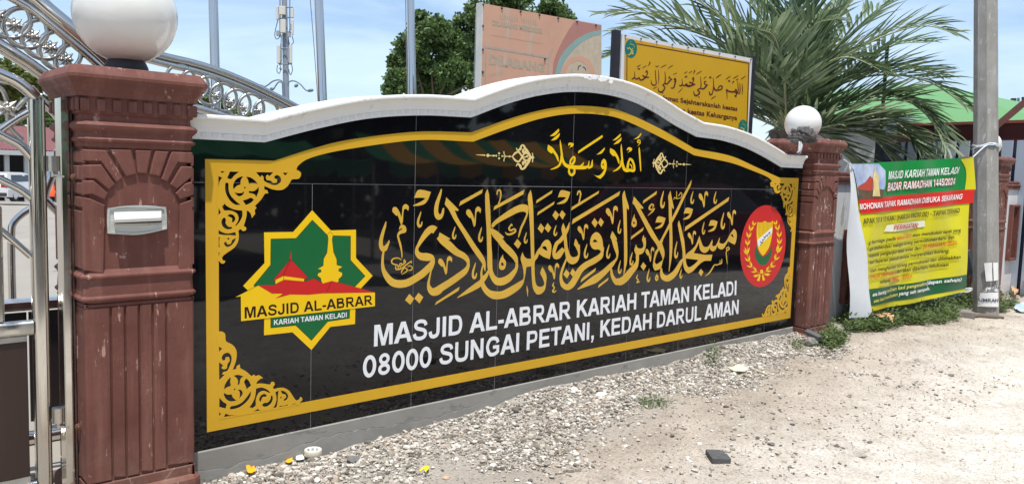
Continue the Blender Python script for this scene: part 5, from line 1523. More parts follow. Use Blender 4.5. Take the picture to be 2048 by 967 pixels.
ml = [('g berniaga pada', b8((240, 195), (545, 150), (545, 112), (240, 158)), M_bblack), ('tahun 2023', b8((555, 150), (750, 125), (750, 86), (555, 110)), M_borange), ('akan menduduki tapak yang', b8((760, 120), (1210, 62), (1210, 28), (760, 84)), M_bblack),
      ('api dikehendaki mengisi borang permohonan baru dan', b8((250, 262), (1140, 135), (1140, 98), (250, 226)), M_bblack), ('kepada penganjur tidak lewat dari', b8((262, 327), (845, 247), (845, 208), (262, 288)), M_bblack), ('29 FEBRUARI 2024.', b8((855, 240), (1162, 196), (1162, 154), (855, 203)), M_borange),
      ('kan bayaran penuh semasa menyerahkan borang.', b8((270, 395), (1095, 275), (1095, 235), (270, 358)), M_bblack), ('oleh menghantar borang permohonan dan diletakkan', b8((283, 480), (1180, 335), (1180, 298), (283, 443)), M_bblack), ('OHON SIMPANAN', b8((290, 548), (570, 497), (570, 460), (290, 508)), M_borange),
      ('dan akan diberitahu kelulusan', b8((580, 490), (1087, 415), (1087, 378), (580, 449)), M_bblack), ('selepas', b8((388, 592), (510, 572), (510, 536), (388, 558)), M_bblack), ('1 MAC', b8((520, 572), (605, 557), (605, 520), (520, 535)), M_borange), ('2024.', b8((648, 546), (742, 530), (742, 493), (648, 510)), M_borange),
      ('ana borang', b8((316, 722), (470, 687), (470, 648), (316, 683)), M_bwhite), ('salinan kad pengenalan', b8((478, 682), (885, 607), (885, 573), (478, 643)), M_bpale), ('(depan sahaja)', b8((895, 607), (1195, 560), (1195, 528), (895, 568)), M_bwhite),
      ('stat kad kesihatan', b8((325, 787), (610, 717), (610, 683), (325, 753)), M_bpale), ('yang sah tempoh.', b8((618, 717), (927, 657), (927, 623), (618, 678)), M_bwhite)]
for body, quad, m in ml: text_curved(body, quad, m, 0.03, 0.2)
# folded left flap, showing the white reverse
t = MB()
vs = []; nf = 14
f0 = bfn(0.012)
for j in range(nf+1):
    v = j/nf
    a = BL_(v); pa = f0(*a)
    lx = (1698+10*v, 327+310*v)
    pm = BN(lerp2(a, lx, 0.5)[0], lerp2(a, lx, 0.5)[1]+3*v, 0)+BN.n*(0.05*v+0.012*math.sin(7*v))
    pl_ = BN(lx[0], lx[1], 0)+BN.n*(-0.06*v+0.02*math.sin(9*v))
    vs += [pa, pm, pl_]
t.add(vs, [(3*j+c, 3*j+c+1, 3*j+c+4, 3*j+c+3) for j in range(nf) for c in (0, 1)], True)
t.build('folded_flap', mat('banner_reverse', (0.66, 0.69, 0.71), 0.5, var=0.05, vscale=4, bump=0.1, bscale=8), banner)
t = MB(); t.tube(smooth3([WY(1688, 319, -0.02), WY(1697, 326, 0.03), f0(1704, 340)]), 0.006, 6); t.tube(smooth3([WY(1697, 326, 0.03), WY(1690, 340, 0.05)]), 0.005, 6); t.build('corner_string', mat('white_plastic_string', (0.72, 0.73, 0.75), 0.5), banner)

# ================================================================== GROUND
nrng = np.random.default_rng(4)
def vnoise(x, y, s, seed=0):
    """smooth value noise on arrays"""
    rg = np.random.default_rng(seed)
    T = rg.random((256, 256)).astype(np.float32)
    X, Y = x/s, y/s
    xi, yi = np.floor(X).astype(int), np.floor(Y).astype(int)
    fx, fy = X-xi, Y-yi
    fx = fx*fx*(3-2*fx); fy = fy*fy*(3-2*fy)
    g = lambda a, b: T[a % 256, b % 256]
    return (g(xi, yi)*(1-fx)+g(xi+1, yi)*fx)*(1-fy)+(g(xi, yi+1)*(1-fx)+g(xi+1, yi+1)*fx)*fy
def gz(x, y):
    """height of the ground, arrays"""
    z = np.full_like(x, -0.15)
    z += 0.035*np.clip((x-0.3)/4.4, 0, 1)
    z -= 0.17*np.clip((x-6.0)/4.0, 0, 1)
    z -= 0.05*np.clip((-y-0.4)/1.5, 0, 1)
    z -= 0.0245*np.clip(y-0.6, 0, None)
    near = np.exp(-((np.clip(-y-5, 0, None))/3)**2)
    z += 0.42*np.clip(0.17+y, 0, 0.17)*np.clip((x+0.2)/1.5, 0.1, 1)*np.clip((5.2-x)/0.6, 0, 1)*(y < 0.3)
    bumps = (vnoise(x, y, 0.9, 1)-0.5)*0.045+(vnoise(x, y, 0.31, 2)-0.5)*0.028+(vnoise(x, y, 0.13, 3)-0.5)*0.016+(vnoise(x, y, 0.06, 4)-0.5)*0.010
    z += bumps*near*np.where(y > 0.4, 0.0, 1.0)
    return z
xs = np.concatenate([np.array([-400, -150, -60, -30, -15, -8, -5]), np.arange(-3.5, 12.0, 0.035), np.array([12.5, 13.5, 15, 18, 24, 32, 60, 120, 250, 500])])
ysv = np.concatenate([np.array([-400, -150, -60, -30, -18, -12, -9, -7.5, -6.5]), np.arange(-5.6, 0.75, 0.035), np.array([0.9, 1.2, 2, 4, 8, 16, 30, 60, 100, 200, 500])])
GX, GY = np.meshgrid(xs, ysv)
GZ = gz(GX, GY)
nx, ny = len(xs), len(ysv)
V = np.stack([GX.ravel(), GY.ravel(), GZ.ravel()], 1)
ii = np.arange((ny-1)*(nx-1)); r_i = ii//(nx-1); c_i = ii % (nx-1)
k0 = r_i*nx+c_i
F = np.stack([k0, k0+1, k0+nx+1, k0+nx], 1)
mg = bpy.data.materials.new('sandy_dirt'); mg.use_nodes = True
nt = mg.node_tree; n_, l_ = nt.nodes, nt.links
bs = n_['Principled BSDF']; bs.inputs['Roughness'].default_value = 0.95; bs.inputs['Specular IOR Level'].default_value = 0.15
tc = n_.new('ShaderNodeTexCoord')
def nz(scale, det=6, ro=0.6, src=None):
    q = n_.new('ShaderNodeTexNoise'); q.inputs['Scale'].default_value = scale; q.inputs['Detail'].default_value = det; q.inputs['Roughness'].default_value = ro
    l_.new((src or tc.outputs['Object']), q.inputs['Vector']); return q.outputs['Fac']
def ramp(fac, stops):
    q = n_.new('ShaderNodeValToRGB'); e = q.color_ramp.elements
    e[0].position, e[0].color = stops[0][0], (*stops[0][1], 1)
    e[1].position, e[1].color = stops[-1][0], (*stops[-1][1], 1)
    for p, c in stops[1:-1]:
        x = e.new(p); x.color = (*c, 1)
    l_.new(fac, q.inputs[0]); return q.outputs[0]
def mixc(f, a, b, mode='MIX'):
    q = n_.new('ShaderNodeMix'); q.data_type = 'RGBA'; q.blend_type = mode
    for s_, v in ((0, f), (6, a), (7, b)):
        if isinstance(v, (int, float)): q.inputs[s_].default_value = v
        elif isinstance(v, tuple): q.inputs[s_].default_value = (*v, 1)
        else: l_.new(v, q.inputs[s_])
    return q.outputs[2]
base_c = ramp(nz(1.3, 7, 0.65), [(0.30, (0.235, 0.195, 0.155)), (0.5, (0.355, 0.30, 0.24)), (0.68, (0.47, 0.41, 0.34))])
# the chalky, driven-over strip further from the wall
sep = n_.new('ShaderNodeSeparateXYZ'); l_.new(tc.outputs['Object'], sep.inputs[0])
def mth(op, a, b=None):
    q = n_.new('ShaderNodeMath'); q.operation = op
    for i, v in enumerate((a, b)):
        if v is None: continue
        if isinstance(v, (int, float)): q.inputs[i].default_value = v
        else: l_.new(v, q.inputs[i])
    return q.outputs[0]
dist = mth('ADD', mth('MULTIPLY', sep.outputs['Y'], -1.0), mth('MULTIPLY', sep.outputs['X'], 0.10))
dist = mth('ADD', dist, mth('MULTIPLY', mth('SUBTRACT', nz(1.1, 5, 0.6), 0.5), 1.5))
mrg = n_.new('ShaderNodeMapRange'); mrg.inputs[1].default_value = 0.85; mrg.inputs[2].default_value = 2.3; l_.new(dist, mrg.inputs[0])
chalk = ramp(nz(5.0, 6, 0.7), [(0.3, (0.50, 0.455, 0.385)), (0.55, (0.62, 0.58, 0.51)), (0.72, (0.74, 0.71, 0.65))])
cmx = mixc(mrg.outputs[0], base_c, chalk)
# dusty grey fines under the crushed stone, damp and trampled patches elsewhere
nr = n_.new('ShaderNodeMapRange'); nr.inputs[1].default_value = 1.05; nr.inputs[2].default_value = 0.55; l_.new(dist, nr.inputs[0])
cmx = mixc(mth('MULTIPLY', nr.outputs[0], 0.85), cmx, (0.36, 0.335, 0.295))
tr_m = n_.new('ShaderNodeMapRange'); tr_m.inputs[1].default_value = 0.58; tr_m.inputs[2].default_value = 0.70; l_.new(nz(2.3, 6, 0.7), tr_m.inputs[0])
cmx = mixc(mth('MULTIPLY', tr_m.outputs[0], 0.6), cmx, (0.235, 0.195, 0.155))
# grit
vor = n_.new('ShaderNodeTexVoronoi'); vor.inputs['Scale'].default_value = 85; l_.new(tc.outputs['Object'], vor.inputs['Vector'])
grit = ramp(nz(60, 5, 0.75), [(0.36, (0.55, 0.52, 0.48)), (0.5, (1, 1, 1)), (0.66, (1.12, 1.11, 1.1))])
cmx = mixc(0.75, cmx, grit, 'MULTIPLY')
dk = ramp(nz(26, 4, 0.8), [(0.60, (1, 1, 1)), (0.68, (0.50, 0.46, 0.42))])
cmx = mixc(0.8, cmx, dk, 'MULTIPLY')
l_.new(cmx, bs.inputs['Base Color'])
bp = n_.new('ShaderNodeBump'); bp.inputs['Strength'].default_value = 0.7; bp.inputs['Distance'].default_value = 0.012
hsum = mth('ADD', mth('MULTIPLY', nz(38, 6, 0.7), 1.0), mth('MULTIPLY', vor.outputs['Distance'], 0.5))
l_.new(hsum, bp.inputs['Height']); l_.new(bp.outputs['Normal'], bs.inputs['Normal'])
g = fast_mesh('ground', V, F, mg, smooth=True); tag(g, kind='structure')

rdx = np.array([-120, -40, -15, -5, 2, 8, 14, 20, 40, 120.]); rdy = np.array([-13.2, -11, -9, -7.5, -6, -4.9])
RX, RY = np.meshgrid(rdx, rdy); kx = len(rdx); ii = np.arange((len(rdy)-1)*(kx-1)); k0 = (ii//(kx-1))*kx+ii % (kx-1)
RZ = np.full_like(RX, -0.20)-0.17*np.clip((RX-6)/4, 0, 1)+0.055
tag(fast_mesh('road', np.stack([RX.ravel(), RY.ravel(), RZ.ravel()], 1), np.stack([k0, k0+1, k0+kx+1, k0+kx], 1), mat('asphalt', (0.045, 0.044, 0.043), 0.9, var=0.25, vscale=2.0, bump=0.3, bscale=60)), kind='structure')
# concrete yard behind the wall
yx = np.array([-80, -30, -10, -3, 0, 3, 6, 10, 15, 30, 80.]); yy = np.array([0.5, 0.62, 2, 5, 10, 20, 40, 60, 75.])
YX, YY = np.meshgrid(yx, yy)
YZ = gz(YX.astype(float), np.maximum(YY, 0.45))+0.012
kx = len(yx); ii = np.arange((len(yy)-1)*(kx-1)); k0 = (ii//(kx-1))*kx+ii % (kx-1)
yard = fast_mesh('yard', np.stack([YX.ravel(), YY.ravel(), YZ.ravel()], 1), np.stack([k0, k0+1, k0+kx+1, k0+kx], 1),
                 mat('yard_concrete', (0.30, 0.275, 0.235), 0.9, var=0.12, vscale=0.35, bump=0.15, bscale=8, speck=((0.22, 0.2, 0.17), 0.6, 0.62)))
tag(yard, kind='structure')
kb = MB(); kb.box((-3.2, 0.42, -0.4), (-0.62, 0.52, -0.10)); tag(kb.build('gate_track', mat('kerb_concrete', (0.34, 0.32, 0.28), 0.9, var=0.2), None), kind='structure')

# ------------------------------------------------------------------ crushed stone along the wall
ICO_V = []
ph = (1+5**0.5)/2
for a, b in ((1, ph), (-1, ph), (1, -ph), (-1, -ph)): ICO_V += [(0, a, b), (a, b, 0), (b, 0, a)]
ICO_V = np.array(ICO_V)/np.linalg.norm((1, ph))
def hull_faces(v):
    fs = []
    n = len(v)
    for i in range(n):
        for j in range(i+1, n):
            for k in range(j+1, n):
                nn = np.cross(v[j]-v[i], v[k]-v[i]); d = (v-v[i])@nn
                if (d <= 1e-6).all(): fs.append((i, j, k))
                elif (d >= -1e-6).all(): fs.append((i, k, j))
    return np.array(fs)
ICO_F = hull_faces(ICO_V)
def stones(name, P, size, m, flat=0.65, seed=1, sink=0.25):
    rg = np.random.default_rng(seed)
    n = len(P)
    A = rg.uniform(0, 2*np.pi, n); B = rg.uniform(-0.5, 0.5, n)
    s = np.stack([size*rg.uniform(0.7, 1.35, n), size*rg.uniform(0.6, 1.0, n), size*flat*rg.uniform(0.6, 1.15, n)], 1)
    v = ICO_V[None]*rg.uniform(0.72, 1.15, (n, 12, 1))*s[:, None, :]*0.5
    ca, sa, cb, sb = np.cos(A)[:, None], np.sin(A)[:, None], np.cos(B)[:, None], np.sin(B)[:, None]
    x, y, z = v[..., 0], v[..., 1], v[..., 2]
    y, z = y*cb-z*sb, y*sb+z*cb
    x, y = x*ca-y*sa, x*sa+y*ca
    zz = gz(P[:, 0], P[:, 1])+s[:, 2]*(0.5-sink)+(P[:, 2] if P.shape[1] > 2 else 0)
    v = np.stack([x+P[:, :1], y+P[:, 1:2], z+zz[:, None]], 2).reshape(-1, 3)
    f = (ICO_F[None]+(np.arange(n)*12)[:, None, None]).reshape(-1, 3)
    return fast_mesh(name, v, f, m, loc=(float(P[:, 0].mean()), float(P[:, 1].mean()), -0.15))
ms = bpy.data.materials.new('crushed_stone'); ms.use_nodes = True
nt = ms.node_tree; n_, l_ = nt.nodes, nt.links
bs = n_['Principled BSDF']; bs.inputs['Roughness'].default_value = 0.9; bs.inputs['Specular IOR Level'].default_value = 0.2
ge = n_.new('ShaderNodeNewGeometry')
tc = n_.new('ShaderNodeTexCoord')
sc_ = ramp(ge.outputs['Random Per Island'], [(0.0, (0.13, 0.115, 0.10)), (0.22, (0.245, 0.22, 0.185)), (0.45, (0.385, 0.35, 0.30)), (0.68, (0.52, 0.485, 0.42)), (0.86, (0.70, 0.68, 0.63)), (0.93, (0.34, 0.25, 0.18)), (1.0, (0.75, 0.74, 0.71))])
l_.new(mixc(0.6, sc_, ramp(nz(90, 4, 0.7), [(0.35, (0.6, 0.58, 0.55)), (0.6, (1.1, 1.1, 1.1))]), 'MULTIPLY'), bs.inputs['Base Color'])
def band_w(x): return 0.78-0.07*np.clip(x, 0, 5)
n = 175000
X = nrng.uniform(-0.7, 5.0, n); D = nrng.uniform(0, 1.7, n)
edge = band_w(X)+(vnoise(X, D, 0.45, 9)-0.5)*0.7+(vnoise(X, D, 0.15, 19)-0.5)*0.25
patch = np.clip(vnoise(X, D, 0.22, 23)*1.3+0.05, 0.30, 1)
keep = nrng.random(n) < np.clip((edge-D)/0.48+0.22, 0.03, 1)*np.clip((4.95-X)/0.3, 0, 1)*patch
X, D = X[keep], D[keep]
Y = -0.02-D
sz = np.exp(nrng.normal(math.log(0.0118), 0.55, len(X))); sz = np.clip(sz, 0.006, 0.055)
lift = nrng.uniform(-0.003, 0.007, len(X))
o = stones('gravel', np.stack([X, Y, lift], 1), sz, ms, 0.58, 5, 0.38); tag(o, kind='stuff')
n = 19000
X = nrng.uniform(-1.0, 11.0, n); Y = -nrng.uniform(0.3, 3.9, n)
keep = nrng.random(n) < np.clip(vnoise(X, Y, 0.5, 12)*1.5-0.35, 0.05, 0.9)
X, Y = X[keep], Y[keep]
sz = np.clip(np.exp(nrng.normal(math.log(0.0085), 0.50, len(X))), 0.004, 0.036)
o = stones('pebbles', np.stack([X, Y], 1), sz, ms, 0.6, 6, 0.42); tag(o, kind='stuff')

# straw and twig litter
lv, lf = [], []
lr = random.Random(31)
for k in range(1700):
    x = lr.uniform(0.2, 8.5); y = -lr.uniform(0.15, 2.8)
    if lr.random() < 0.35: x = lr.uniform(4.8, 9.0); y = -lr.uniform(0.2, 1.2)
    L = lr.uniform(0.008, 0.05)*lr.uniform(0.6, 1.2); a = lr.uniform(0, math.pi); w = lr.uniform(0.0006, 0.0018)
    z = float(gz(np.array([x]), np.array([y]))[0])+0.006
    d = Vector((math.cos(a), math.sin(a), 0)); s = Vector((-d.y, d.x, 0))*w
    c = Vector((x, y, z)); o = len(lv)
    lv += [c-d*L/2-s, c+d*L/2-s+Vector((0, 0, lr.uniform(0, 0.01))), c+d*L/2+s+Vector((0, 0, 0.004)), c-d*L/2+s]
    lf.append((o, o+1, o+2, o+3))
o = fast_mesh('straw_litter', [tuple(v) for v in lv], lf, mat('dry_straw', (0.20, 0.165, 0.12), 0.9, var=0.5, vscale=3), loc=(4, -1, -0.15)); tag(o, kind='stuff')

# ------------------------------------------------------------------ weeds
def weeds(P, hgt, per, leaf, seed):
    rg = random.Random(seed); vs, fs = [], []
    for (x, y) in P:
        z = float(gz(np.array([x]), np.array([y]))[0])
        H = hgt*rg.choice((0.7, 1.0, 1.0, 1.4, 2.1))*rg.uniform(0.6, 1.2)
        for k in range(per):
            a = rg.uniform(0, 2*math.pi); rr = rg.uniform(0, 0.05); h = H*rg.uniform(0.15, 1)
            c = Vector((x+rr*math.cos(a), y+rr*math.sin(a), z+h))
            d = Vector((math.cos(a+rg.uniform(-1, 1)), math.sin(a+rg.uniform(-1, 1)), rg.uniform(-0.3, 0.8))).normalized()
            s = d.cross(Vector((rg.uniform(-.3, .3), rg.uniform(-.3, .3), 1))).normalized()
            L = leaf*rg.uniform(0.6, 1.4); w = L*rg.uniform(0.2, 0.34)
            o = len(vs)
            up = s.cross(d)*(-0.12*L)
            vs += [c, c+d*L*0.5+s*w+up, c+d*L, c+d*L*0.5-s*w+up]
            fs.append((o, o+1, o+2, o+3))
        # stem
        for k in range(3):
            c = Vector((x+rg.uniform(-.03, .03), y+rg.uniform(-.03, .03), z)); o = len(vs)
            t_ = Vector((rg.uniform(-.04, .04), rg.uniform(-.04, .04), H*1.1))
            vs += [c+Vector((-.0012, 0, 0)), c+Vector((.0012, 0, 0)), c+t_+Vector((.0008, 0, 0)), c+t_-Vector((.0008, 0, 0))]
            fs.append((o, o+1, o+2, o+3))
    return vs, fs
def leaf_mat(name, dark, mid, light, scale=0.8, rough=0.5):
    if name in MATS: return MATS[name]
    m = bpy.data.materials.new(name); m.use_nodes = True
    global n_, l_, tc
    n_, l_ = m.node_tree.nodes, m.node_tree.links
    b = n_['Principled BSDF']; b.inputs['Roughness'].default_value = rough; b.inputs['Specular IOR Level'].default_value = 0.35
    g_ = n_.new('ShaderNodeNewGeometry'); tc = n_.new('ShaderNodeTexCoord')
    a = mth('ADD', mth('MULTIPLY', nz(scale, 3, 0.6), 0.65), mth('MULTIPLY', g_.outputs['Random Per Island'], 0.35))
    c = ramp(a, [(0.3, dark), (0.5, mid), (0.68, light)])
    l_.new(c, b.inputs['Base Color'])
    tr_ = n_.new('ShaderNodeBsdfTranslucent'); l_.new(c, tr_.inputs['Color'])
    ms_ = n_.new('ShaderNodeMixShader'); ms_.inputs[0].default_value = 0.34
    out = n_['Material Output']
    l_.new(b.outputs[0], ms_.inputs[1]); l_.new(tr_.outputs[0], ms_.inputs[2]); l_.new(ms_.outputs[0], out.inputs['Surface'])
    MATS[name] = m
    return m
M_weed = leaf_mat('weed_leaf', (0.05, 0.085, 0.028), (0.095, 0.15, 0.045), (0.18, 0.23, 0.085), 3)
wr = random.Random(17)
def scatter(cnt, pxs, z=-0.2):
    """points on the ground inside a photo outline"""
    P = [WZ(x, y, z) for x, y in pxs]
    x0, x1 = min(p.x for p in P), max(p.x for p in P); y0, y1 = min(p.y for p in P), max(p.y for p in P)
    out = []
    tries = 0
    while len(out) < cnt and tries < cnt*30:
        tries += 1
        x, y = wr.uniform(x0, x1), wr.uniform(y0, y1)
        ins = False
        for i in range(len(P)):
            a, b = P[i-1], P[i]
            if (a.y > y) != (b.y > y) and x < (b.x-a.x)*(y-a.y)/(b.y-a.y)+a.x: ins = not ins
        if ins and y < 0.26: out.append((x, y))
    return out
W = []
for cnt, pxs, z, h, per, lf_ in ((150, [(1630, 680), (1660, 664), (1690, 690), (1680, 705), (1660, 716), (1640, 708)], -0.17, 0.055, 16, 0.030), (330, [(1678, 652), (1715, 632), (1760, 640), (1800, 664), (1760, 676), (1700, 676)], -0.18, 0.07, 16, 0.034),
                           (480, [(1760, 640), (1800, 612), (1880, 598), (1930, 622), (1905, 655), (1840, 670), (1780, 668)], -0.22, 0.085, 16, 0.036), (150, [(1680, 640), (1700, 622), (1730, 636), (1700, 655)], -0.18, 0.10, 14, 0.034),
                           (130, [(1870, 600), (1930, 590), (1960, 612), (1900, 620)], -0.25, 0.15, 14, 0.04), (150, [(1930, 612), (2000, 605), (2040, 612), (2010, 625), (1950, 628)], -0.28, 0.09, 14, 0.036),
                           (14, [(1405, 722), (1430, 718), (1432, 732), (1410, 734)], -0.12, 0.04, 12, 0.02), (20, [(1285, 810), (1330, 806), (1335, 822), (1290, 826)], -0.16, 0.02, 14, 0.016), (10, [(400, 962), (425, 955), (430, 966), (405, 970)], -0.17, 0.03, 12, 0.018), (26, [(1580, 690), (1640, 684), (1640, 700), (1590, 706)], -0.13, 0.03, 10, 0.02)):
    W.append(weeds(scatter(cnt, pxs, z), h, per, lf_, cnt))
vs, fs = [], []
for v, f in W:
    o = len(vs); vs += v; fs += [tuple(i+o for i in q) for q in f]
o = fast_mesh('weeds', [tuple(v) for v in vs], fs, M_weed, loc=(6.5, -0.2, -0.2)); tag(o, kind='stuff')

# ================================================================== TREES
def crown_mesh(lobes, n, leaf, seed, shell=0.55):
    """leaf blades spread through a set of ellipsoid clumps, denser near their skins"""
    rg = np.random.default_rng(seed)
    lob = np.array(lobes, dtype=float)                    # x y z rx ry rz
    vol = (lob[:, 3]*lob[:, 4]*lob[:, 5])**(2/3)
    idx = rg.choice(len(lob), n, p=vol/vol.sum())
    d = rg.normal(size=(n, 3)); d /= np.linalg.norm(d, axis=1)[:, None]
    r = shell+(1-shell)*rg.random(n)**0.6
    r *= 1+0.16*np.sin(d[:, 0]*7+d[:, 1]*5+idx)+0.12*np.sin(d[:, 2]*11+idx*2.0)
    c = lob[idx, :3]+d*lob[idx, 3:]*r[:, None]
    # keep twig-sized holes: drop leaves by a coarse 3-D noise
    q = np.sin(c[:, 0]*2.1/leaf*0.25+seed)*np.sin(c[:, 1]*2.3/leaf*0.25)*np.sin(c[:, 2]*1.9/leaf*0.25+1)
    c = c[q > -0.20]; n = len(c)
    a = rg.normal(size=(n, 3)); a[:, 2] -= 0.35; a /= np.linalg.norm(a, axis=1)[:, None]
    b = np.cross(a, rg.normal(size=(n, 3))); b /= np.linalg.norm(b, axis=1)[:, None]
    L = leaf*rg.uniform(0.6, 1.3, n)[:, None]; Wd = L*0.34
    V = np.stack([c, c+a*L*0.5+b*Wd, c+a*L, c+a*L*0.5-b*Wd], 1).reshape(-1, 3)
    F = np.arange(n*4).reshape(-1, 4)
    return V, F
M_bark = mat('bark', (0.13, 0.105, 0.08), 0.9, var=0.25, vscale=3, bump=0.4, bscale=12, stretch=(1, 1, 0.3))
def tree(name, label, base, lobes, n, leaf, seed, mt, trunk_r=0.16, group=None, limbs=8):
    root = thing(name, label, 'tree', base, group)
    V, F = crown_mesh(lobes, n, leaf, seed)
    fast_mesh('crown', V, F, mt, root)
    rg = random.Random(seed)
    t = MB()
    top = Vector((sum(l[0] for l in lobes)/len(lobes), sum(l[1] for l in lobes)/len(lobes), min(l[2] for l in lobes)))
    b = Vector(base)
    t.tube(smooth3([b-Vector((0, 0, 0.3)), b.lerp(top, 0.5)+Vector((rg.uniform(-.2, .2), rg.uniform(-.2, .2), 0)), top]), [trunk_r*(1-0.5*i/12) for i in range(13)], 9)
    for l in rg.sample(lobes, min(limbs, len(lobes))):
        e_ = Vector(l[:3]); s_ = b.lerp(top, rg.uniform(0.6, 1.0))
        t.tube(smooth3([s_, s_.lerp(e_, 0.5)+Vector((0, 0, 0.15)), e_], 3), [trunk_r*0.45, trunk_r*0.4, trunk_r*0.36, trunk_r*0.3, trunk_r*0.24, trunk_r*0.16, trunk_r*0.08], 6)
    t.build('trunk', M_bark, root)
    return root
def lobes_px(lst, D, dj=1.5, seed=0):
    rg = random.Random(seed); out = []
    for x, y, r in lst:
        p = WD(x, y, D+rg.uniform(-dj, dj)); R_ = r/FPX*D
        out.append((p.x, p.y, p.z, R_*rg.uniform(.9, 1.15), R_*rg.uniform(.9, 1.15), R_*rg.uniform(0.8, 1.0)))
    return out
def foot(x, D):
    p = WD(x, 345, D); return (p.x, p.y, ground_z(p.x, p.y))
M_leafA = leaf_mat('dark_green_leaf', (0.050, 0.098, 0.030), (0.115, 0.190, 0.058), (0.20, 0.285, 0.10), 0.9)
M_leafB = leaf_mat('yellow_green_leaf', (0.06, 0.085, 0.018), (0.13, 0.165, 0.035), (0.22, 0.24, 0.06), 0.9)
tree('broadleaf_tree', 'dense dark green tree directly left of the faded pink signboard', foot(868, 40), lobes_px([(800, 160, 26), (795, 125, 20), (818, 95, 28), (835, 55, 24), (842, 34, 16), (870, 60, 28), (860, 110, 36), (905, 90, 36), (900, 140, 34), (935, 55, 32), (950, 110, 34), (850, 165, 30), (900, 175, 26), (930, 150, 30), (782, 176, 16), (955, 25, 24), (830, 130, 28), (880, 175, 24), (960, 165, 20)], 40, 1.6, 1), 40000, 0.20, 11, M_leafA, 0.2, 'trees beyond the yard')
tree('broadleaf_tree', 'dark green treetop showing above the middle of the pink signboard', foot(1030, 44), lobes_px([(985, 30, 30), (1020, 15, 30), (1000, -10, 26), (1045, 8, 20), (1010, 60, 45), (1050, 60, 40), (1040, -14, 16), (1070, 90, 34)], 44, 1.6, 2), 13000, 0.24, 12, M_leafA, 0.2, 'trees beyond the yard')
tree('broadleaf_tree', 'small pointed dark treetop above the right end of the pink signboard', foot(1100, 46), lobes_px([(1098, 12, 16), (1092, 30, 22), (1115, 28, 20), (1070, 36, 18), (1130, 44, 20), (1105, 60, 36), (1150, 75, 28), (1100, -2, 9)], 46, 1.2, 3), 8500, 0.24, 13, M_leafA, 0.2, 'trees beyond the yard')
tree('feathery_tree', 'yellow green feathery tree behind the gate at the left edge', foot(10, 62), lobes_px([(-20, 150, 40), (15, 150, 26), (45, 165, 26), (5, 180, 36), (60, 190, 22), (70, 168, 14), (30, 200, 30), (85, 200, 14), (-30, 190, 40)], 62, 2.5, 4), 8000, 0.42, 14, M_leafB, 0.25, 'trees behind the gate')
tree('broadleaf_tree', 'dark green tree seen between the gate stile and the near pillar', foot(110, 72), lobes_px([(105, 215, 20), (85, 228, 18), (125, 225, 26), (60, 235, 18), (150, 230, 26), (25, 240, 18), (110, 240, 22), (180, 235, 28), (-10, 235, 24)], 72, 2, 5), 6500, 0.45, 15, M_leafA, 0.25, 'trees behind the gate')
tree('broadleaf_tree', 'green tree behind the arched gate rosettes, right of the near pillar', foot(440, 55), lobes_px([(395, 205, 20), (420, 198, 14), (440, 215, 20), (465, 214, 12), (480, 225, 14), (380, 225, 24), (410, 235, 24), (500, 236, 10), (350, 215, 24), (520, 246, 14)], 55, 2, 6), 6500, 0.34, 16, M_leafA, 0.22, 'trees behind the gate')

# ================================================================== DATE PALM
M_frond = leaf_mat('palm_leaflet', (0.095, 0.145, 0.068), (0.19, 0.26, 0.135), (0.35, 0.41, 0.265), 1.6, 0.38)
M_rachis = mat('palm_rachis', (0.34, 0.36, 0.20), 0.5, var=0.15)
PC = WD(1574, 262, 12.4)
palm = thing('date_palm', 'large date palm with drooping grey green fronds behind the yellow sign', 'palm tree', (PC.x, PC.y, ground_z(PC.x, PC.y)))
tk = MB()
rg = random.Random(2)
prof = [Vector((PC.x, PC.y, -0.5)), Vector((PC.x+0.03, PC.y, 0.4)), Vector((PC.x, PC.y, 1.2)), PC]
tk.tube(smooth3(prof, 5), [0.24+0.02*(i % 2) for i in range(16)], 14)
for k in range(90):
    a = k*2.4; h = -0.3+k*(PC.z+0.3)/90
    p = Vector((PC.x+0.23*math.cos(a), PC.y+0.23*math.sin(a), h))
    tk.obox(p, Vector((math.cos(a), math.sin(a), 0.6)).normalized(), Vector((-math.sin(a), math.cos(a), 0)), Vector((0, 0, 1)), 0.07, 0.06, 0.03)
tk.build('trunk', M_bark, palm)
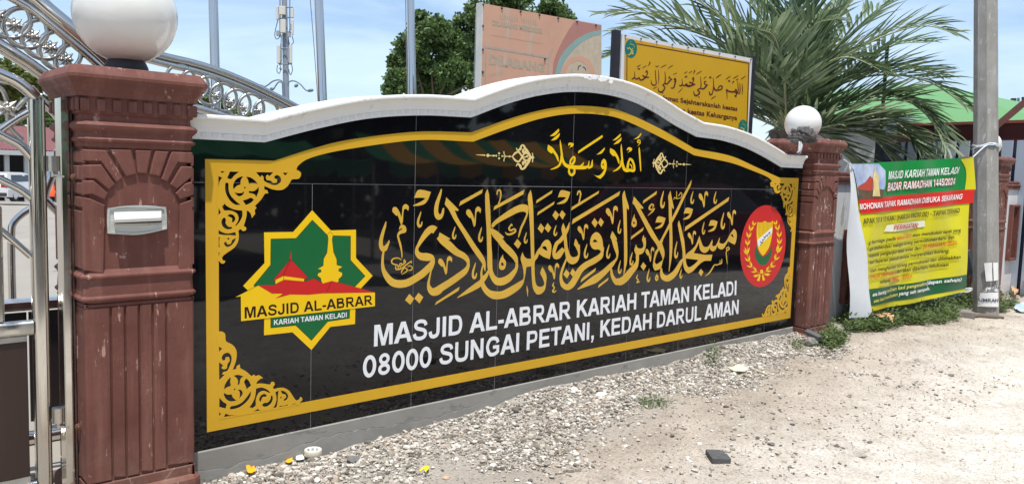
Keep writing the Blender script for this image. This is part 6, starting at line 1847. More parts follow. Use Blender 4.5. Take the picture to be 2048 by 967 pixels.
def frond(pts, seed, dens=36, ll=0.82, wd=0.033):
    """arching rachis with two ranks of folded leaflets"""
    rg = random.Random(seed)
    C_ = smooth3(pts, 9); n = len(C_)
    t = MB()
    t.tube(C_, [0.024*(1-0.8*i/(n-1)) for i in range(n)], 5, cap=False)
    seg = [(C_[i+1]-C_[i]).length for i in range(n-1)]
    tot = sum(seg)
    vs, fs = [], []
    for k in range(dens*2):
        s = 0.13+0.87*(k//2)/(dens-1)
        dist_ = s*tot; i = 0
        while i < n-2 and dist_ > seg[i]: dist_ -= seg[i]; i += 1
        p = C_[i].lerp(C_[i+1], min(1, dist_/seg[i]))
        d = (C_[i+1]-C_[i]).normalized()
        side = d.cross(Vector((0, 0, 1)))
        if side.length < 0.1: side = d.cross(Vector((0, 1, 0)))
        side.normalize(); upv = side.cross(d)
        sg = 1 if k % 2 else -1
        L_ = ll*(0.42+0.75*math.sin(math.pi*min(1, 0.18+0.78*s)))*rg.uniform(0.82, 1.12)
        if s > 0.9: L_ *= 0.75
        fwd = 0.62+0.50*s+rg.uniform(-0.06, 0.06)
        lift = rg.choice((0.40, 0.26, 0.12))+rg.uniform(-0.06, 0.06)
        q = (side*sg*0.9+d*fwd+upv*lift).normalized()
        drop = Vector((0, 0, -1))*rg.uniform(0.0, 0.10+0.15*s)
        wv = (q.cross(upv)).normalized()*wd*rg.uniform(0.8, 1.2)
        m1 = p+q*L_*0.35+drop*L_*0.10; m2 = p+q*L_*0.72+drop*L_*0.45; e_ = p+q*L_+drop*L_*1.0
        fold = upv*wd*0.5
        o = len(vs)
        vs += [p, m1+wv+fold, m1-wv+fold, m1, m2+wv*0.75+fold*0.7, m2-wv*0.75+fold*0.7, m2, e_]
        fs += [(o, o+3, o+1, o+1), (o, o+2, o+3, o+3), (o+1, o+3, o+6, o+4), (o+3, o+2, o+5, o+6), (o+4, o+6, o+7, o+7), (o+6, o+5, o+7, o+7)]
    fs = [tuple(dict.fromkeys(f)) for f in fs]
    t.m = 1
    t.add(vs, fs)
    t.build('frond', [M_rachis, M_frond], palm)
def fp_(pts, D0, D1):
    m = len(pts)
    return [PC]+[WD(x, y, 1.5+D0+(D1-D0)*(i+1)/m) for i, (x, y) in enumerate(pts)]
FR = [([(1640, 150), (1740, 85), (1840, 52), (1905, 66)], 10.9, 10.2), ([(1660, 180), (1760, 150), (1860, 165), (1945, 222)], 10.9, 10.3), ([(1660, 225), (1760, 200), (1840, 215), (1890, 290)], 10.8, 9.8),
      ([(1640, 245), (1720, 232), (1800, 250), (1850, 320)], 10.6, 9.6), ([(1640, 210), (1720, 130), (1790, 90), (1860, 85)], 11.2, 11.8), ([(1620, 120), (1680, 30), (1740, -30), (1800, -50)], 11, 10.6),
      ([(1600, 110), (1625, 0), (1650, -90)], 11, 11), ([(1575, 110), (1570, 0), (1560, -110)], 11, 10.6), ([(1545, 110), (1510, 20), (1470, -50)], 11, 11), ([(1530, 130), (1470, 60), (1410, 10), (1340, -30)], 10.9, 10.6),
      ([(1510, 140), (1420, 75), (1330, 50), (1235, 62)], 10.9, 10.3), ([(1500, 170), (1400, 110), (1300, 90), (1195, 120)], 11.1, 11.2), ([(1480, 120), (1380, 50), (1290, 25), (1205, 28)], 11.2, 11.4), ([(1490, 200), (1400, 160), (1300, 150), (1215, 175)], 11.4, 11.8),
      ([(1520, 100), (1460, 20), (1430, -60)], 11.4, 11.8), ([(1620, 170), (1690, 80), (1760, 20), (1820, -10)], 11.3, 11.8), ([(1650, 255), (1700, 262), (1750, 280), (1790, 330)], 10.4, 9.9),
      ([(1560, 160), (1540, 60), (1500, -20)], 11.6, 12.2), ([(1590, 150), (1640, 60), (1690, 0)], 11.5, 12.3), ([(1500, 230), (1440, 215), (1400, 240), (1380, 300)], 11.2, 10.9), ([(1630, 265), (1660, 285), (1700, 320)], 10.8, 10.6),
      ([(1630, 230), (1710, 200), (1800, 195), (1870, 245)], 10.6, 10.2), ([(1640, 255), (1730, 245), (1815, 275), (1875, 335)], 10.4, 9.6), ([(1620, 200), (1700, 160), (1790, 135), (1880, 150)], 11.0, 10.8), ([(1545, 180), (1480, 120), (1440, 110), (1390, 140)], 10.5, 9.9), ([(1600, 190), (1650, 130), (1700, 115), (1760, 140)], 10.4, 9.8), ([(1570, 180), (1560, 110), (1545, 70), (1520, 60)], 10.4, 9.7), ([(1590, 170), (1610, 90), (1630, 50), (1660, 40)], 10.5, 9.9)]
for i, (p, d0, d1) in enumerate(FR): frond(fp_(p, d0, d1), 100+i)
rg = random.Random(44)
for k in range(4):
    a = rg.uniform(0.0, 2.2); el = rg.uniform(0.15, 1.25); L_ = rg.uniform(2.2, 3.0)
    d = Vector((math.cos(a)*math.cos(el), math.sin(a)*math.cos(el), math.sin(el)))
    p1 = PC+d*L_*0.4+Vector((0, 0, 0.1)); p2 = PC+d*L_*0.75; p3 = PC+d*L_*0.98-Vector((0, 0, 0.45+0.5*(1.3-el)*rg.random()))
    frond([PC, p1, p2, p3], 200+k)

# ================================================================== SIGNBOARDS
YP = Plane((6.4, 2.5, 2.2), (0, -1, 0))
def yb(x, y, off=0.0): return YP(x, y, off)
ysign = thing('signboard', 'yellow signboard with Arabic and Malay lettering on dark posts behind the wall', 'signboard', (6.4, 2.5, -0.2))
TLy, TRy = yb(1245, 68), yb(1505, 117)
zt = TLy.z; 
t = MB()
zr = TRy.z; zb = 1.55
def bslab(mb, x0, x1, za, zb_, z0, y0, y1):
    vs = [(x0, y0, z0), (x1, y0, z0), (x1, y0, zb_), (x0, y0, za), (x0, y1, z0), (x1, y1, z0), (x1, y1, zb_), (x0, y1, za)]
    mb.add(vs, [(0, 1, 2, 3), (5, 4, 7, 6), (4, 0, 3, 7), (1, 5, 6, 2), (3, 2, 6, 7), (4, 5, 1, 0)])
bslab(t, TLy.x, TRy.x, zt, zr, zb, 2.503, 2.55)
t.build('frame', mat('white_sign_frame', (0.72, 0.72, 0.72), 0.5, var=0.04), ysign)
M_yboard = mat('yellow_board', srgb(206, 158, 8), 0.5, var=0.04, vscale=1.2)
M_maroonink = mat('maroon_ink', srgb(84, 22, 20), 0.5)
M_teal = mat('teal_roundel', srgb(0, 112, 96), 0.5)
e = Ink(YP, 0.0011); e.P([(1250, 76), (1500, 124), (1494, 300), (1246, 300)], smooth=False); face_y = e.build('board_face', M_yboard, ysign)
e = Ink(YP, 0.0022)
e.P([(1272, 86.5), (1498.5, 126), (1498.5, 128), (1272, 88.5)], smooth=False); e.P([(1253.2, 112), (1254.8, 112), (1254, 260), (1252.4, 260)], smooth=False); e.P([(1497, 126.5), (1498.8, 126.5), (1493, 300), (1491.2, 300)], smooth=False)
e.build('border_line', M_maroonink, ysign)
for c_, rx, ry in (((1262, 97), 12.2, 18.5), ((1486, 256), 9.3, 17)):
    e = Ink(YP, 0.0031); e.P([(c_[0]+rx*math.cos(2*math.pi*k/32), c_[1]+ry*math.sin(2*math.pi*k/32)) for k in range(32)], smooth=False); rd = e.build('roundel', M_teal, ysign)
    e = Ink(YP, 0.0042); sx, sy = rx/12.2, ry/18.5
    for s in (((-7, 12, 1), (-4, 13, 2.4), (0, 9, 2.6), (1, 4, 1.6), (-2, -1, 1)), ((0, 9, 1), (4, 12, 2.4), (3, 5, 2), (6, 5, 1)), ((-8, -2, 1), (-6, 1, 2.2), (-3, -2, 1.6), (0, 3, 2), (4, 0, 2), (2, 3, 1)), ((-3, -9, .8), (2, -8, 1.4), (6, -7, .8)), ((5, -6, .8), (7, -2, 1.2)), ((-1, -14, 1), (0, -12, 1.4))):
        e.S([(c_[0]+a*sx, c_[1]+b*sy, w*sx) for a, b, w in s])
    e.build('roundel_script', mat('pale_gold_script', srgb(190, 176, 96), 0.5), rd)
y1 = lambda *p: [(1230+q[0]/6.907, 60+q[1]/6.907, q[2]/6.907) for q in p]
y2 = lambda *p: [(1370+q[0]/6.447, 110+q[1]/6.447, q[2]/6.447) for q in p]
e = Ink(YP, 0.0025)
for s in (((228, 680, 8), (255, 670, 22), (275, 640, 12), (268, 575, 6)), ((262, 650, 10), (300, 680, 20), (330, 660, 18), (350, 690, 20), (385, 685, 20), (420, 660, 20), (475, 655, 8)), ((380, 625, 14), (410, 645, 20), (470, 655, 14)), ((425, 590, 14), (440, 562, 18), (450, 600, 14), (430, 640, 10)),
          ((300, 512, 6), (330, 498, 12), (355, 480, 6)), ((315, 545, 10), (325, 530, 12), (338, 548, 12), (345, 528, 8)), ((380, 525, 6), (410, 508, 10), (435, 492, 6)), ((478, 440, 14), (482, 460, 16), (455, 500, 6)),
          ((560, 495, 8), (580, 510, 12), (610, 490, 6)), ((630, 525, 6), (670, 500, 12), (712, 480, 6)), ((730, 535, 6), (770, 505, 12), (805, 487, 6)),
          ((557, 555, 10), (565, 680, 12), (570, 740, 14), (540, 765, 18), (505, 740, 14), (500, 690, 6)), ((600, 550, 6), (605, 660, 12), (602, 755, 4)), ((525, 812, 6), (550, 800, 10), (580, 780, 6)),
          ((690, 575, 8), (697, 680, 14), (690, 730, 16), (720, 745, 20), (760, 700, 20), (790, 680, 10), (740, 660, 14), (760, 640, 12)), ((690, 740, 16), (665, 760, 18), (690, 800, 16), (650, 855, 22), (605, 845, 16), (595, 790, 6)), ((655, 865, 12), (665, 875, 12)), ((800, 615, 6), (830, 605, 10), (858, 592, 5)),
          ((815, 690, 20), (830, 670, 22), (840, 700, 20), (815, 720, 10)), ((838, 710, 18), (815, 790, 20), (790, 805, 14), (765, 795, 6)),
          ((885, 760, 8), (915, 770, 22), (930, 740, 12), (925, 675, 6)), ((920, 750, 12), (960, 770, 20), (985, 745, 16), (1010, 770, 20), (1040, 765, 20)), ((955, 600, 6), (975, 590, 12), (1000, 573, 6)), ((965, 660, 10), (975, 640, 12), (990, 655, 12), (998, 635, 8)), ((870, 870, 6), (900, 840, 10), (935, 800, 6))): e.S(y1(*s))
for s in (((0, 380, 16), (25, 400, 18), (60, 405, 20), (95, 390, 20), (135, 380, 8)), ((55, 345, 14), (85, 365, 20), (130, 380, 12)), ((95, 315, 14), (108, 290, 18), (112, 325, 14), (95, 360, 10)), ((0, 290, 6), (15, 270, 12)), ((50, 235, 6), (70, 222, 10), (95, 208, 6)), ((120, 195, 12), (125, 210, 14), (105, 248, 5)), ((145, 250, 6), (180, 228, 12), (215, 208, 6)),
          ((200, 280, 6), (208, 380, 12), (205, 425, 14), (240, 435, 20), (275, 400, 18), (295, 385, 8), (255, 375, 14), (250, 340, 12), (280, 345, 8)), ((205, 430, 14), (165, 450, 16), (190, 490, 16), (140, 525, 22), (115, 490, 12), (115, 460, 6)), ((172, 545, 12), (188, 540, 12)), ((240, 305, 6), (255, 295, 10), (278, 272, 5)),
          ((310, 300, 8), (322, 285, 12), (335, 300, 10), (338, 275, 6)), ((400, 300, 6), (430, 275, 14), (468, 252, 6)), ((362, 290, 6), (370, 400, 12), (350, 500, 14), (325, 515, 18), (310, 470, 8)), ((365, 400, 14), (390, 450, 20), (420, 455, 18), (470, 440, 16), (480, 405, 16), (450, 400, 14), (420, 440, 14)), ((333, 570, 6), (365, 550, 12), (400, 528, 6)),
          ((525, 315, 6), (555, 295, 12), (590, 268, 6)), ((555, 345, 8), (565, 330, 12), (578, 345, 10), (580, 322, 6)), ((620, 305, 6), (655, 285, 12), (690, 262, 6)), ((610, 365, 10), (625, 340, 14), (635, 350, 8)), ((660, 330, 8), (675, 312, 12), (688, 318, 8)), ((720, 315, 6), (750, 295, 12), (780, 270, 6)),
          ((545, 570, 5), (540, 480, 12), (535, 445, 18), (560, 465, 20), (600, 475, 20), (640, 475, 18), (675, 490, 18)), ((640, 470, 14), (655, 440, 14), (668, 475, 16), (655, 540, 18), (640, 520, 10)), ((675, 490, 16), (688, 450, 12), (678, 340, 6)), ((705, 500, 14), (712, 440, 12), (705, 360, 6)), ((675, 490, 16), (705, 500, 10)), ((738, 510, 5), (742, 440, 12), (735, 370, 6))): e.S(y2(*s))
e.build('arabic_line', M_maroonink, ysign)
t = MB(); text_quad(t, 'Selamat Sejahterakanlah keatas', [(1313, 198), (1474.5, 222), (1475, 213), (1313, 188)], lambda x, y: yb(x, y, 0.0026), 0.03); t.build('lettering', M_maroonink, ysign)
t = MB(); text_quad(t, 'dan keatas Keluarganya', [(1351, 224), (1474, 240.5), (1474.5, 231), (1351, 213)], lambda x, y: yb(x, y, 0.0026), 0.03); t.build('lettering', M_maroonink, ysign)
rv = MB()
for k in range(9):
    for (a, b) in (((1251, 71.5), (1502, 119)),):
        p = lerp2(a, b, k/8); rv.ball(yb(p[0], p[1], 0.004), 0.012, 8, 5)
rv.build('rivets', mat('sign_rivet', (0.12, 0.12, 0.12), 0.5), ysign)
M_post = mat('dark_post', (0.020, 0.020, 0.028), 0.5, var=0.2)
for x in (TLy.x-0.075, TRy.x+0.035):
    t = MB(); t.box((x-0.035, 2.49, -0.5), (x+0.038, 2.57, (zt if x < 6.5 else zr)+0.03)); t.build('post', M_post, ysign)

PP = Plane((3.9, 2.5, 2.2), (0, -1, 0))
psign = thing('signboard', 'faded salmon pink notice board with ghosted lettering above the white coping', 'signboard', (3.9, 2.5, -0.2))
TLp, TRp = PP(966, 7), PP(1203, 50)
M_salmon = mat('faded_salmon', srgb(204, 158, 132), 0.8, var=0.07, vscale=2.2, speck=(srgb(190, 170, 150), 3, 0.56, (3, 1, 0.5)))
t = MB(); bslab(t, TLp.x, TRp.x, TLp.z, TRp.z, 1.35, 2.50, 2.57); t.build('board', [M_salmon], psign)
M_pframe = mat('chalky_white_edge', (0.60, 0.60, 0.55), 0.7, var=0.12, vscale=6)
t = MB(); bslab(t, TLp.x-0.012, TLp.x-0.0005, TLp.z+0.01, TLp.z+0.01, 1.35, 2.495, 2.575)
vs_ = []
bslab(t, TLp.x, TRp.x, TLp.z+0.014, TRp.z+0.014, TRp.z-0.2, 2.572, 2.60)
t.build('edge', M_pframe, psign)
ep = lambda off: Ink(PP, off)
e = ep(0.00090); e.P([(1150, 42), (1203, 51), (1203, 63), (1175, 70), (1150, 85), (1125, 112), (1112, 150), (1105, 150), (1108, 122), (1120, 92), (1134, 66)]); e.build('dark_arc', mat('dusty_rose', srgb(176, 124, 112), 0.75, var=0.05), psign)
e = ep(0.00150); e.P([(1203, 60), (1203, 69), (1180, 76), (1155, 92), (1132, 118), (1120, 150), (1109, 150), (1122, 112), (1148, 83), (1175, 67)]); e.build('teal_arc', mat('faded_teal', srgb(136, 166, 158), 0.75, var=0.06), psign)
e = ep(0.00210); e.P([(1203, 69.5), (1203, 180), (1114, 180), (1120, 148), (1133, 118), (1157, 91), (1181, 76)]); e.build('tan_field', mat('bare_tan_ply', srgb(192, 176, 152), 0.85, var=0.12, vscale=14), psign)
e = ep(0.00300); e.P([[(1118, 160), (1124, 138), (1136, 121), (1150, 113), (1165, 113), (1180, 122), (1191, 145), (1194, 170), (1182, 170), (1178, 145), (1170, 128), (1156, 122), (1142, 128), (1134, 140), (1130, 165)]]); e.build('salmon_ring', M_salmon, psign)
e = ep(0.00360); e.S([(1156, 141, 1.2), (1157, 134, 1.6), (1162, 130.5, 1.2)]); e.S([(1165, 134, 1.2), (1170, 136, 1.6), (1172, 142, 1.2)]); e.build('black_marks', mat('black_mark', (0.02, 0.02, 0.02), 0.6), psign)
M_ghost = mat('ghost_lettering', srgb(176, 160, 138), 0.85, var=0.1, vscale=20)
e = ep(0.00120); e.P([(968, 91), (1098, 114), (1099, 118), (970, 96)], smooth=False); e.P([(1096, 116), (1099, 116), (1098, 150), (1095, 150)], smooth=False); e.P([(970, 96), (973, 97), (972, 165), (969, 165)], smooth=False); e.P([(1099, 114), (1106, 96), (1107, 97), (1100, 116)], smooth=False); e.build('ghost_border', mat('ghost_grey', srgb(172, 158, 146), 0.8, var=0.15, vscale=20), psign)
ptx = lambda body, quad, b=0.03: (lambda t: (text_quad(t, body, quad, lambda x, y: PP(x, y, 0.0013), b), t.build('lettering', M_ghost, psign)))(MB())
ptx('DILARANG', [(978, 128), (1089, 144), (1089, 127), (978, 108)], 0.05)
ptx('DILARANG MEROKOK', [(985, 50), (1086, 68), (1086, 58), (985, 40)], 0.05)
e = ep(0.00135)
rg = random.Random(8)
for k in range(15): e.S([(1000+k*4.8+(4 if k > 7 else 0), 29+k*0.9+rg.uniform(-1, 1), 1.4), (1001.5+k*4.8+(4 if k > 7 else 0), 38+k*0.9+rg.uniform(-1, 1), 1.6)])
for k in range(34): e.S([(983+k*3, 70+k*0.5, 0.8), (985+k*3, 70.8+k*0.5+rg.uniform(-.6, .6), 1.0)])
for k in range(6): e.S([(979+k*5, 153-k*0.8, 1.2), (981+k*5, 147-k*0.9, 1.3)])
e.build('worn_writing', M_ghost, psign)
bl = MB()
for k in range(7): p = lerp2((966, 8), (1203, 51), k/6.3); bl.ball(PP(p[0], p[1]+1.5, 0.002), 0.012, 8, 5)
for y in (52, 99, 144): bl.ball(PP(965.5, y, 0.002), 0.012, 8, 5)
bl.ball(PP(1090, 118, 0.006), 0.012, 8, 5)
bl.build('screws', mat('dark_screw', (0.05, 0.045, 0.04), 0.6), psign)
for x in (TLp.x+0.05, TRp.x-0.08):
    t = MB(); t.box((x, 2.62, -0.5), (x+0.05, 2.67, TRp.z-0.1)); t.build('post', M_steel_dull, psign)

# ================================================================== FLAGPOLES, TOWER, STREET LAMP
def flagpole(xt, xb, yb_, D, r, label):
    a, b = WD(xb, yb_, D), WD(xt, 0, D)
    d = (b-a).normalized()
    lo_ = a-d*((a.z+0.2)/d.z); hi = b+d*2.6
    root = thing('flagpole', label, 'flagpole', lo_, 'stainless flagpoles behind the wall')
    t = MB(); t.tube([lo_, hi], r, 20); t.build('pole', M_steel, root)
    t = MB(); t.ball(hi+d*0.04, r*1.5, 16, 10); t.build('finial', M_steel, root)
    t = MB(); t.lathe(lo_, [(r*3, 0.0), (r*3, 0.02), (r*1.2, 0.03)], 20, d); t.build('base_flange', M_steel, root)
    return root, lo_, hi
flagpole(426.2, 429.8, 135, 7.3, 0.0415, 'stainless flagpole rising behind the gate arch, leftmost of three')
rt_, lo_, hi = flagpole(637.3, 645, 190, 7.4, 0.0405, 'stainless flagpole with a slack halyard, middle of three')
t = MB(); t.tube([WD(619, -20, 7.38), WD(628, 90, 7.38), WD(637, 215, 7.38)], 0.004, 5); t.build('halyard', mat('halyard_grey', (0.18, 0.18, 0.2), 0.7), rt_)
rt_, lo_, hi = flagpole(821, 824.5, 185, 9.4, 0.046, 'stainless flagpole in front of the dense dark tree, rightmost of three')
t = MB(); t.tube([WD(811, -20, 9.35), WD(812.5, 90, 9.35), WD(815.5, 200, 9.35)], 0.005, 5); t.build('halyard', mat('halyard_grey', (0.18, 0.18, 0.2), 0.7), rt_)
TD = 70
def tw(x, y, dd=0.0): return WD(x, y, TD+dd)
tower = thing('telecom_tower', 'tall grey telecom mast carrying pale antenna panels, far behind the wall', 'telecom mast', foot(569, TD))
M_mast = mat('galvanised_grey', (0.20, 0.23, 0.27), 0.6, var=0.12, vscale=0.8)
M_ant = mat('antenna_panel', (0.52, 0.50, 0.44), 0.6, var=0.05)
t = MB(); t.tube([Vector(foot(570, TD))-Vector((0, 0, 1)), tw(572.5, 200), tw(566, -160)], [0.34, 0.27, 0.20], 12); t.build('mast', M_mast, tower)
def panel(x0, y0, x1, y1, dd=-0.7, dp=0.25):
    a, b = tw(x0, y1, dd), tw(x1, y0, dd)
    t = MB(); c = (a+b)/2
    t.obox(c, RT, fw, UP, abs((b-a).dot(RT))/2, dp/2, abs((b-a).dot(UP))/2, 0.03)
    return t.build('antenna', M_ant, tower)
for a in ((552.5, 13, 557, 40), (559, 13, 571, 30), (582, 17, 587.5, 36), (561, 39, 571.5, 66), (583, 40, 587, 70), (554, 91, 560.5, 127), (579.5, 90, 584, 127)): panel(*a)
t = MB()
for x0, y0, x1, y1 in ((560, -40, 560, 75), (579.5, -40, 579.5, 70), (562, 88, 562, 130), (577, 88, 577, 130), (557, 97, 584, 97), (557, 128, 584, 128), (556, 38, 586, 34), (560, 60, 586, 66), (560, 15, 586, 15)): t.tube([tw(x0, y0, -0.5), tw(x1, y1, -0.5)], 0.055, 6)
t.build('mounting_frame', M_mast, tower)
t = MB()
for pts in (((556, 40), (550, 65), (551, 76), (556, 78), (562, 68)), ((584, 72), (587, 85), (580, 90), (577, 78)), ((555, 130), (554, 142), (559, 147), (562, 135)), ((583, 128), (585, 140), (581, 150), (577, 138)), ((563, 70), (562, 88)), ((577, 72), (577, 88)), ((559, 128), (563, 140), (558, 136))): t.tube(smooth3([tw(x, y, -0.6) for x, y in pts], 4), 0.035, 5)
t.build('cables', mat('black_cable', (0.05, 0.05, 0.06), 0.7), tower)
t = MB()
for x0, y0, x1, y1 in ((553, 62, 560, 72), (576, 97, 580, 125), (560, 97, 563, 122), (579, 48, 582, 60), (577, 66, 581, 74)):
    a, b = tw(x0, y1, -0.55), tw(x1, y0, -0.55); t.obox((a+b)/2, RT, fw, UP, abs((b-a).dot(RT))/2, 0.1, abs((b-a).dot(UP))/2)
t.build('radio_units', mat('radio_grey', (0.24, 0.27, 0.30), 0.6), tower)
SD = 52
def sl_(x, y): return WD(x, y, SD)
lamp = thing('street_lamp', 'street lamp with four curved arms in front of the telecom mast', 'street lamp', foot(572, SD))
M_lampm = mat('lamp_grey', (0.12, 0.16, 0.21), 0.5)
t = MB(); t.tube([Vector(foot(570, SD))-Vector((0, 0, 0.5)), sl_(568, 200), sl_(566.5, 166)], 0.10, 8); t.build('pole', M_lampm, lamp)
for pts in (((566, 178), (564, 163), (556, 160), (545, 163), (536, 170), (529, 173.5)), ((566, 166), (558, 164), (551, 172), (548, 178)), ((577, 172), (578, 164), (588, 162), (600, 168), (610, 179), (616, 182))):
    t = MB(); t.tube(smooth3([sl_(*p) for p in pts], 5), 0.045, 6); t.build('arm', M_lampm, lamp)
for x0, y0, x1, y1 in ((513, 170, 528, 173.5), (540, 177, 548, 178.5), (589, 174, 596, 169), (615, 182, 627, 180)):
    t = MB(); a, b = sl_(x0, y0), sl_(x1, y1); t.tube(smooth3([a, a.lerp(b, .3), a.lerp(b, .7), b], 3), [0.03, 0.06, 0.09, 0.10, 0.10, 0.10, 0.10, 0.09, 0.07, 0.04], 8); t.build('lamp_head', M_lampm, lamp)

# ================================================================== LEFT BACKGROUND: car park building, car, cone
BY = 56.0
def bl_(x, y, Y=BY): return WY(x, y, Y)
bld = thing('carport_building', 'long low building with red tiled roof and dark open front behind the gate', 'building', (bl_(40, 300).x, BY, ground_z(0, BY))); bld['kind'] = 'thing'
ez, rz = bl_(60, 301).z, bl_(60, 254, BY+5).z
xL, xR = bl_(-250, 300).x, bl_(330, 300).x
t = MB()
nseg = 160
vs, fs = [], []
for k in range(nseg+1):
    x = xL+(xR-xL)*k/nseg
    b_ = 0.05*(k % 2)
    vs += [(x, BY-0.6, ez+b_), (x, BY+5, rz+b_), (x, BY+10, ez+b_)]
for k in range(nseg): fs += [(3*k, 3*k+3, 3*k+4, 3*k+1), (3*k+1, 3*k+4, 3*k+5, 3*k+2)]
t.add(vs, fs); t.build('roof', mat('red_roof_tile', srgb(118, 76, 76), 0.8, var=0.12, vscale=1.5), bld)
t = MB(); t.box((xL, BY-0.65, ez-0.32), (xR, BY-0.5, ez-0.02)); t.build('fascia', mat('grey_white_fascia', (0.42, 0.42, 0.42), 0.7), bld)
t = MB(); t.box((xL, BY+6, -2.0), (xR, BY+6.2, ez)); t.build('rear_wall', mat('shaded_rear_wall', (0.05, 0.055, 0.06), 0.9, var=0.2), bld)  # near-black colour holds the shade of the open interior
gzb = ground_z(0, BY)
for k in range(16):
    x = xL+(xR-xL)*k/15
    t = MB(); t.box((x-0.13, BY-0.3, gzb-0.2), (x+0.13, BY, ez-0.3)); t.build('post', mat('white_post', (0.45, 0.45, 0.45), 0.7), bld)

def car(name, label, loc, rz_, body, cat='car', L_=4.2, group=None):
    """hatchback: front towards local +x"""
    root = thing(name, label, cat, loc, group)
    M = Matrix.Translation(Vector(loc)) @ Matrix.Rotation(rz_, 4, 'Z')
    T = lambda p: M @ Vector(p)
    t = MB()
    def ring(x, zlo, zhi, w, wt): return [T((x, -w, zlo)), T((x, w, zlo)), T((x, w*1.02, (zlo+zhi)/2)), T((x, wt, zhi)), T((x, -wt, zhi)), T((x, -w*1.02, (zlo+zhi)/2))]
    h = L_/2
    t.loft([ring(-h, 0.35, 0.80, 0.74, 0.70), ring(-h+0.06, 0.26, 0.98, 0.82, 0.78), ring(-h+0.5, 0.22, 1.0, 0.85, 0.80), ring(-0.4, 0.22, 0.95, 0.86, 0.81), ring(0.7, 0.22, 0.93, 0.86, 0.80), ring(h-0.5, 0.22, 0.82, 0.84, 0.74), ring(h-0.1, 0.26, 0.68, 0.78, 0.66), ring(h, 0.36, 0.58, 0.68, 0.60)], smooth=False)
    cab = [(-h+0.10, 0.96, 0.74), (-h+0.42, 1.40, 0.62), (-0.2, 1.47, 0.63), (0.35, 1.40, 0.61), (1.15, 0.92, 0.72)]
    bot = 0.9
    rings = [[T((x, -w, max(bot, 0.5 if False else bot))), T((x, w, bot)), T((x, w*0.98, z)), T((x, -w*0.98, z))] for x, z, w in cab]
    rings = [[T((x, -0.77, bot)), T((x, 0.77, bot)), T((x, w, z)), T((x, -w, z))] for x, z, w in cab]
    t.loft(rings, smooth=False)
    t.build('body', body, root)
    Mg = mat('car_glass', (0.02, 0.025, 0.03), 0.05, spec=0.6)
    def pane(nm, pts, m=Mg): q = MB(); q.add([T(p) for p in pts], [tuple(range(len(pts)))]); return q.build(nm, m, root)
    pane('rear_window', [(-h+0.13, -0.62, 1.02), (-h+0.13, 0.62, 1.02), (-h+0.37, 0.52, 1.35), (-h+0.37, -0.52, 1.35)])
    pane('windscreen', [(1.06, -0.64, 0.99), (1.06, 0.64, 0.99), (0.42, 0.55, 1.37), (0.42, -0.55, 1.37)])
    for s in (-1, 1):
        e1 = lambda z: s*(0.775-(z-0.9)*0.29)
        pane('side_window', [(-h+0.55, e1(1.0)+s*0.012, 1.0), (0.85, e1(1.0)+s*0.012, 1.0), (0.30, e1(1.34)+s*0.012, 1.34), (-h+0.72, e1(1.34)+s*0.012, 1.34)])
    for s in (-1, 1):
        q = MB(); q.obox(T((-h+0.045, s*0.66, 0.80)), M.to_3x3() @ Vector((1, 0, 0)), M.to_3x3() @ Vector((0, 1, 0)), Vector((0, 0, 1)), 0.05, 0.15, 0.085, 0.02)
        q.build('tail_light', mat('red_lens', (0.35, 0.01, 0.015), 0.15, spec=0.6), root)
    q = MB(); q.obox(T((-h+0.0, 0, 0.62)), M.to_3x3() @ Vector((1, 0, 0)), M.to_3x3() @ Vector((0, 1, 0)), Vector((0, 0, 1)), 0.02, 0.26, 0.06); q.build('number_plate', mat('black_plate', (0.02, 0.02, 0.02), 0.4), root)
    q = MB(); q.obox(T((-h+0.02, 0, 0.38)), M.to_3x3() @ Vector((1, 0, 0)), M.to_3x3() @ Vector((0, 1, 0)), Vector((0, 0, 1)), 0.06, 0.78, 0.09, 0.03); q.build('bumper', mat('dark_bumper', (0.04, 0.04, 0.04), 0.6), root)
    for x in (-h+0.75, h-0.8):
        for s in (-1, 1):
            q = MB(); ax = (M.to_3x3() @ Vector((0, s, 0)))
            q.lathe(T((x, s*0.72, 0.31)), [(0.19, 0.13), (0.29, 0.14), (0.31, 0.10), (0.31, -0.06), (0.2, -0.06)], 24, ax); w_ = q.build('wheel', mat('tyre', (0.02, 0.02, 0.02), 0.8), root)
            q = MB(); q.lathe(T((x, s*0.72, 0.31)), [(0.001, 0.12), (0.10, 0.125), (0.19, 0.13)], 20, ax); q.build('rim', mat('alloy', (0.5, 0.5, 0.52), 0.3, metal=0.8), w_)
    return root
p = WY(24, 400, 45.5)
heading = math.atan2(fw.y, fw.x)
car('parked_car', 'white hatchback seen from behind, parked in the yard beyond the gate', (p.x, p.y, p.z), heading+0.10, mat('white_car_paint', (0.70, 0.70, 0.70), 0.25, coat=0.5))
p = WY(105, 393, 43)
cn = thing('traffic_cone', 'orange traffic cone in the yard, seen between gate and pillar', 'traffic cone', p)
t = MB(); t.lathe(p, [(0.20, 0.04), (0.05, 0.74), (0.001, 0.75)], 20); t.build('cone', mat('cone_orange', srgb(232, 84, 22), 0.5), cn)
t = MB(); t.box((p.x-0.26, p.y-0.26, p.z), (p.x+0.26, p.y+0.26, p.z+0.04)); t.build('base', mat('cone_base', srgb(200, 70, 24), 0.6), cn)

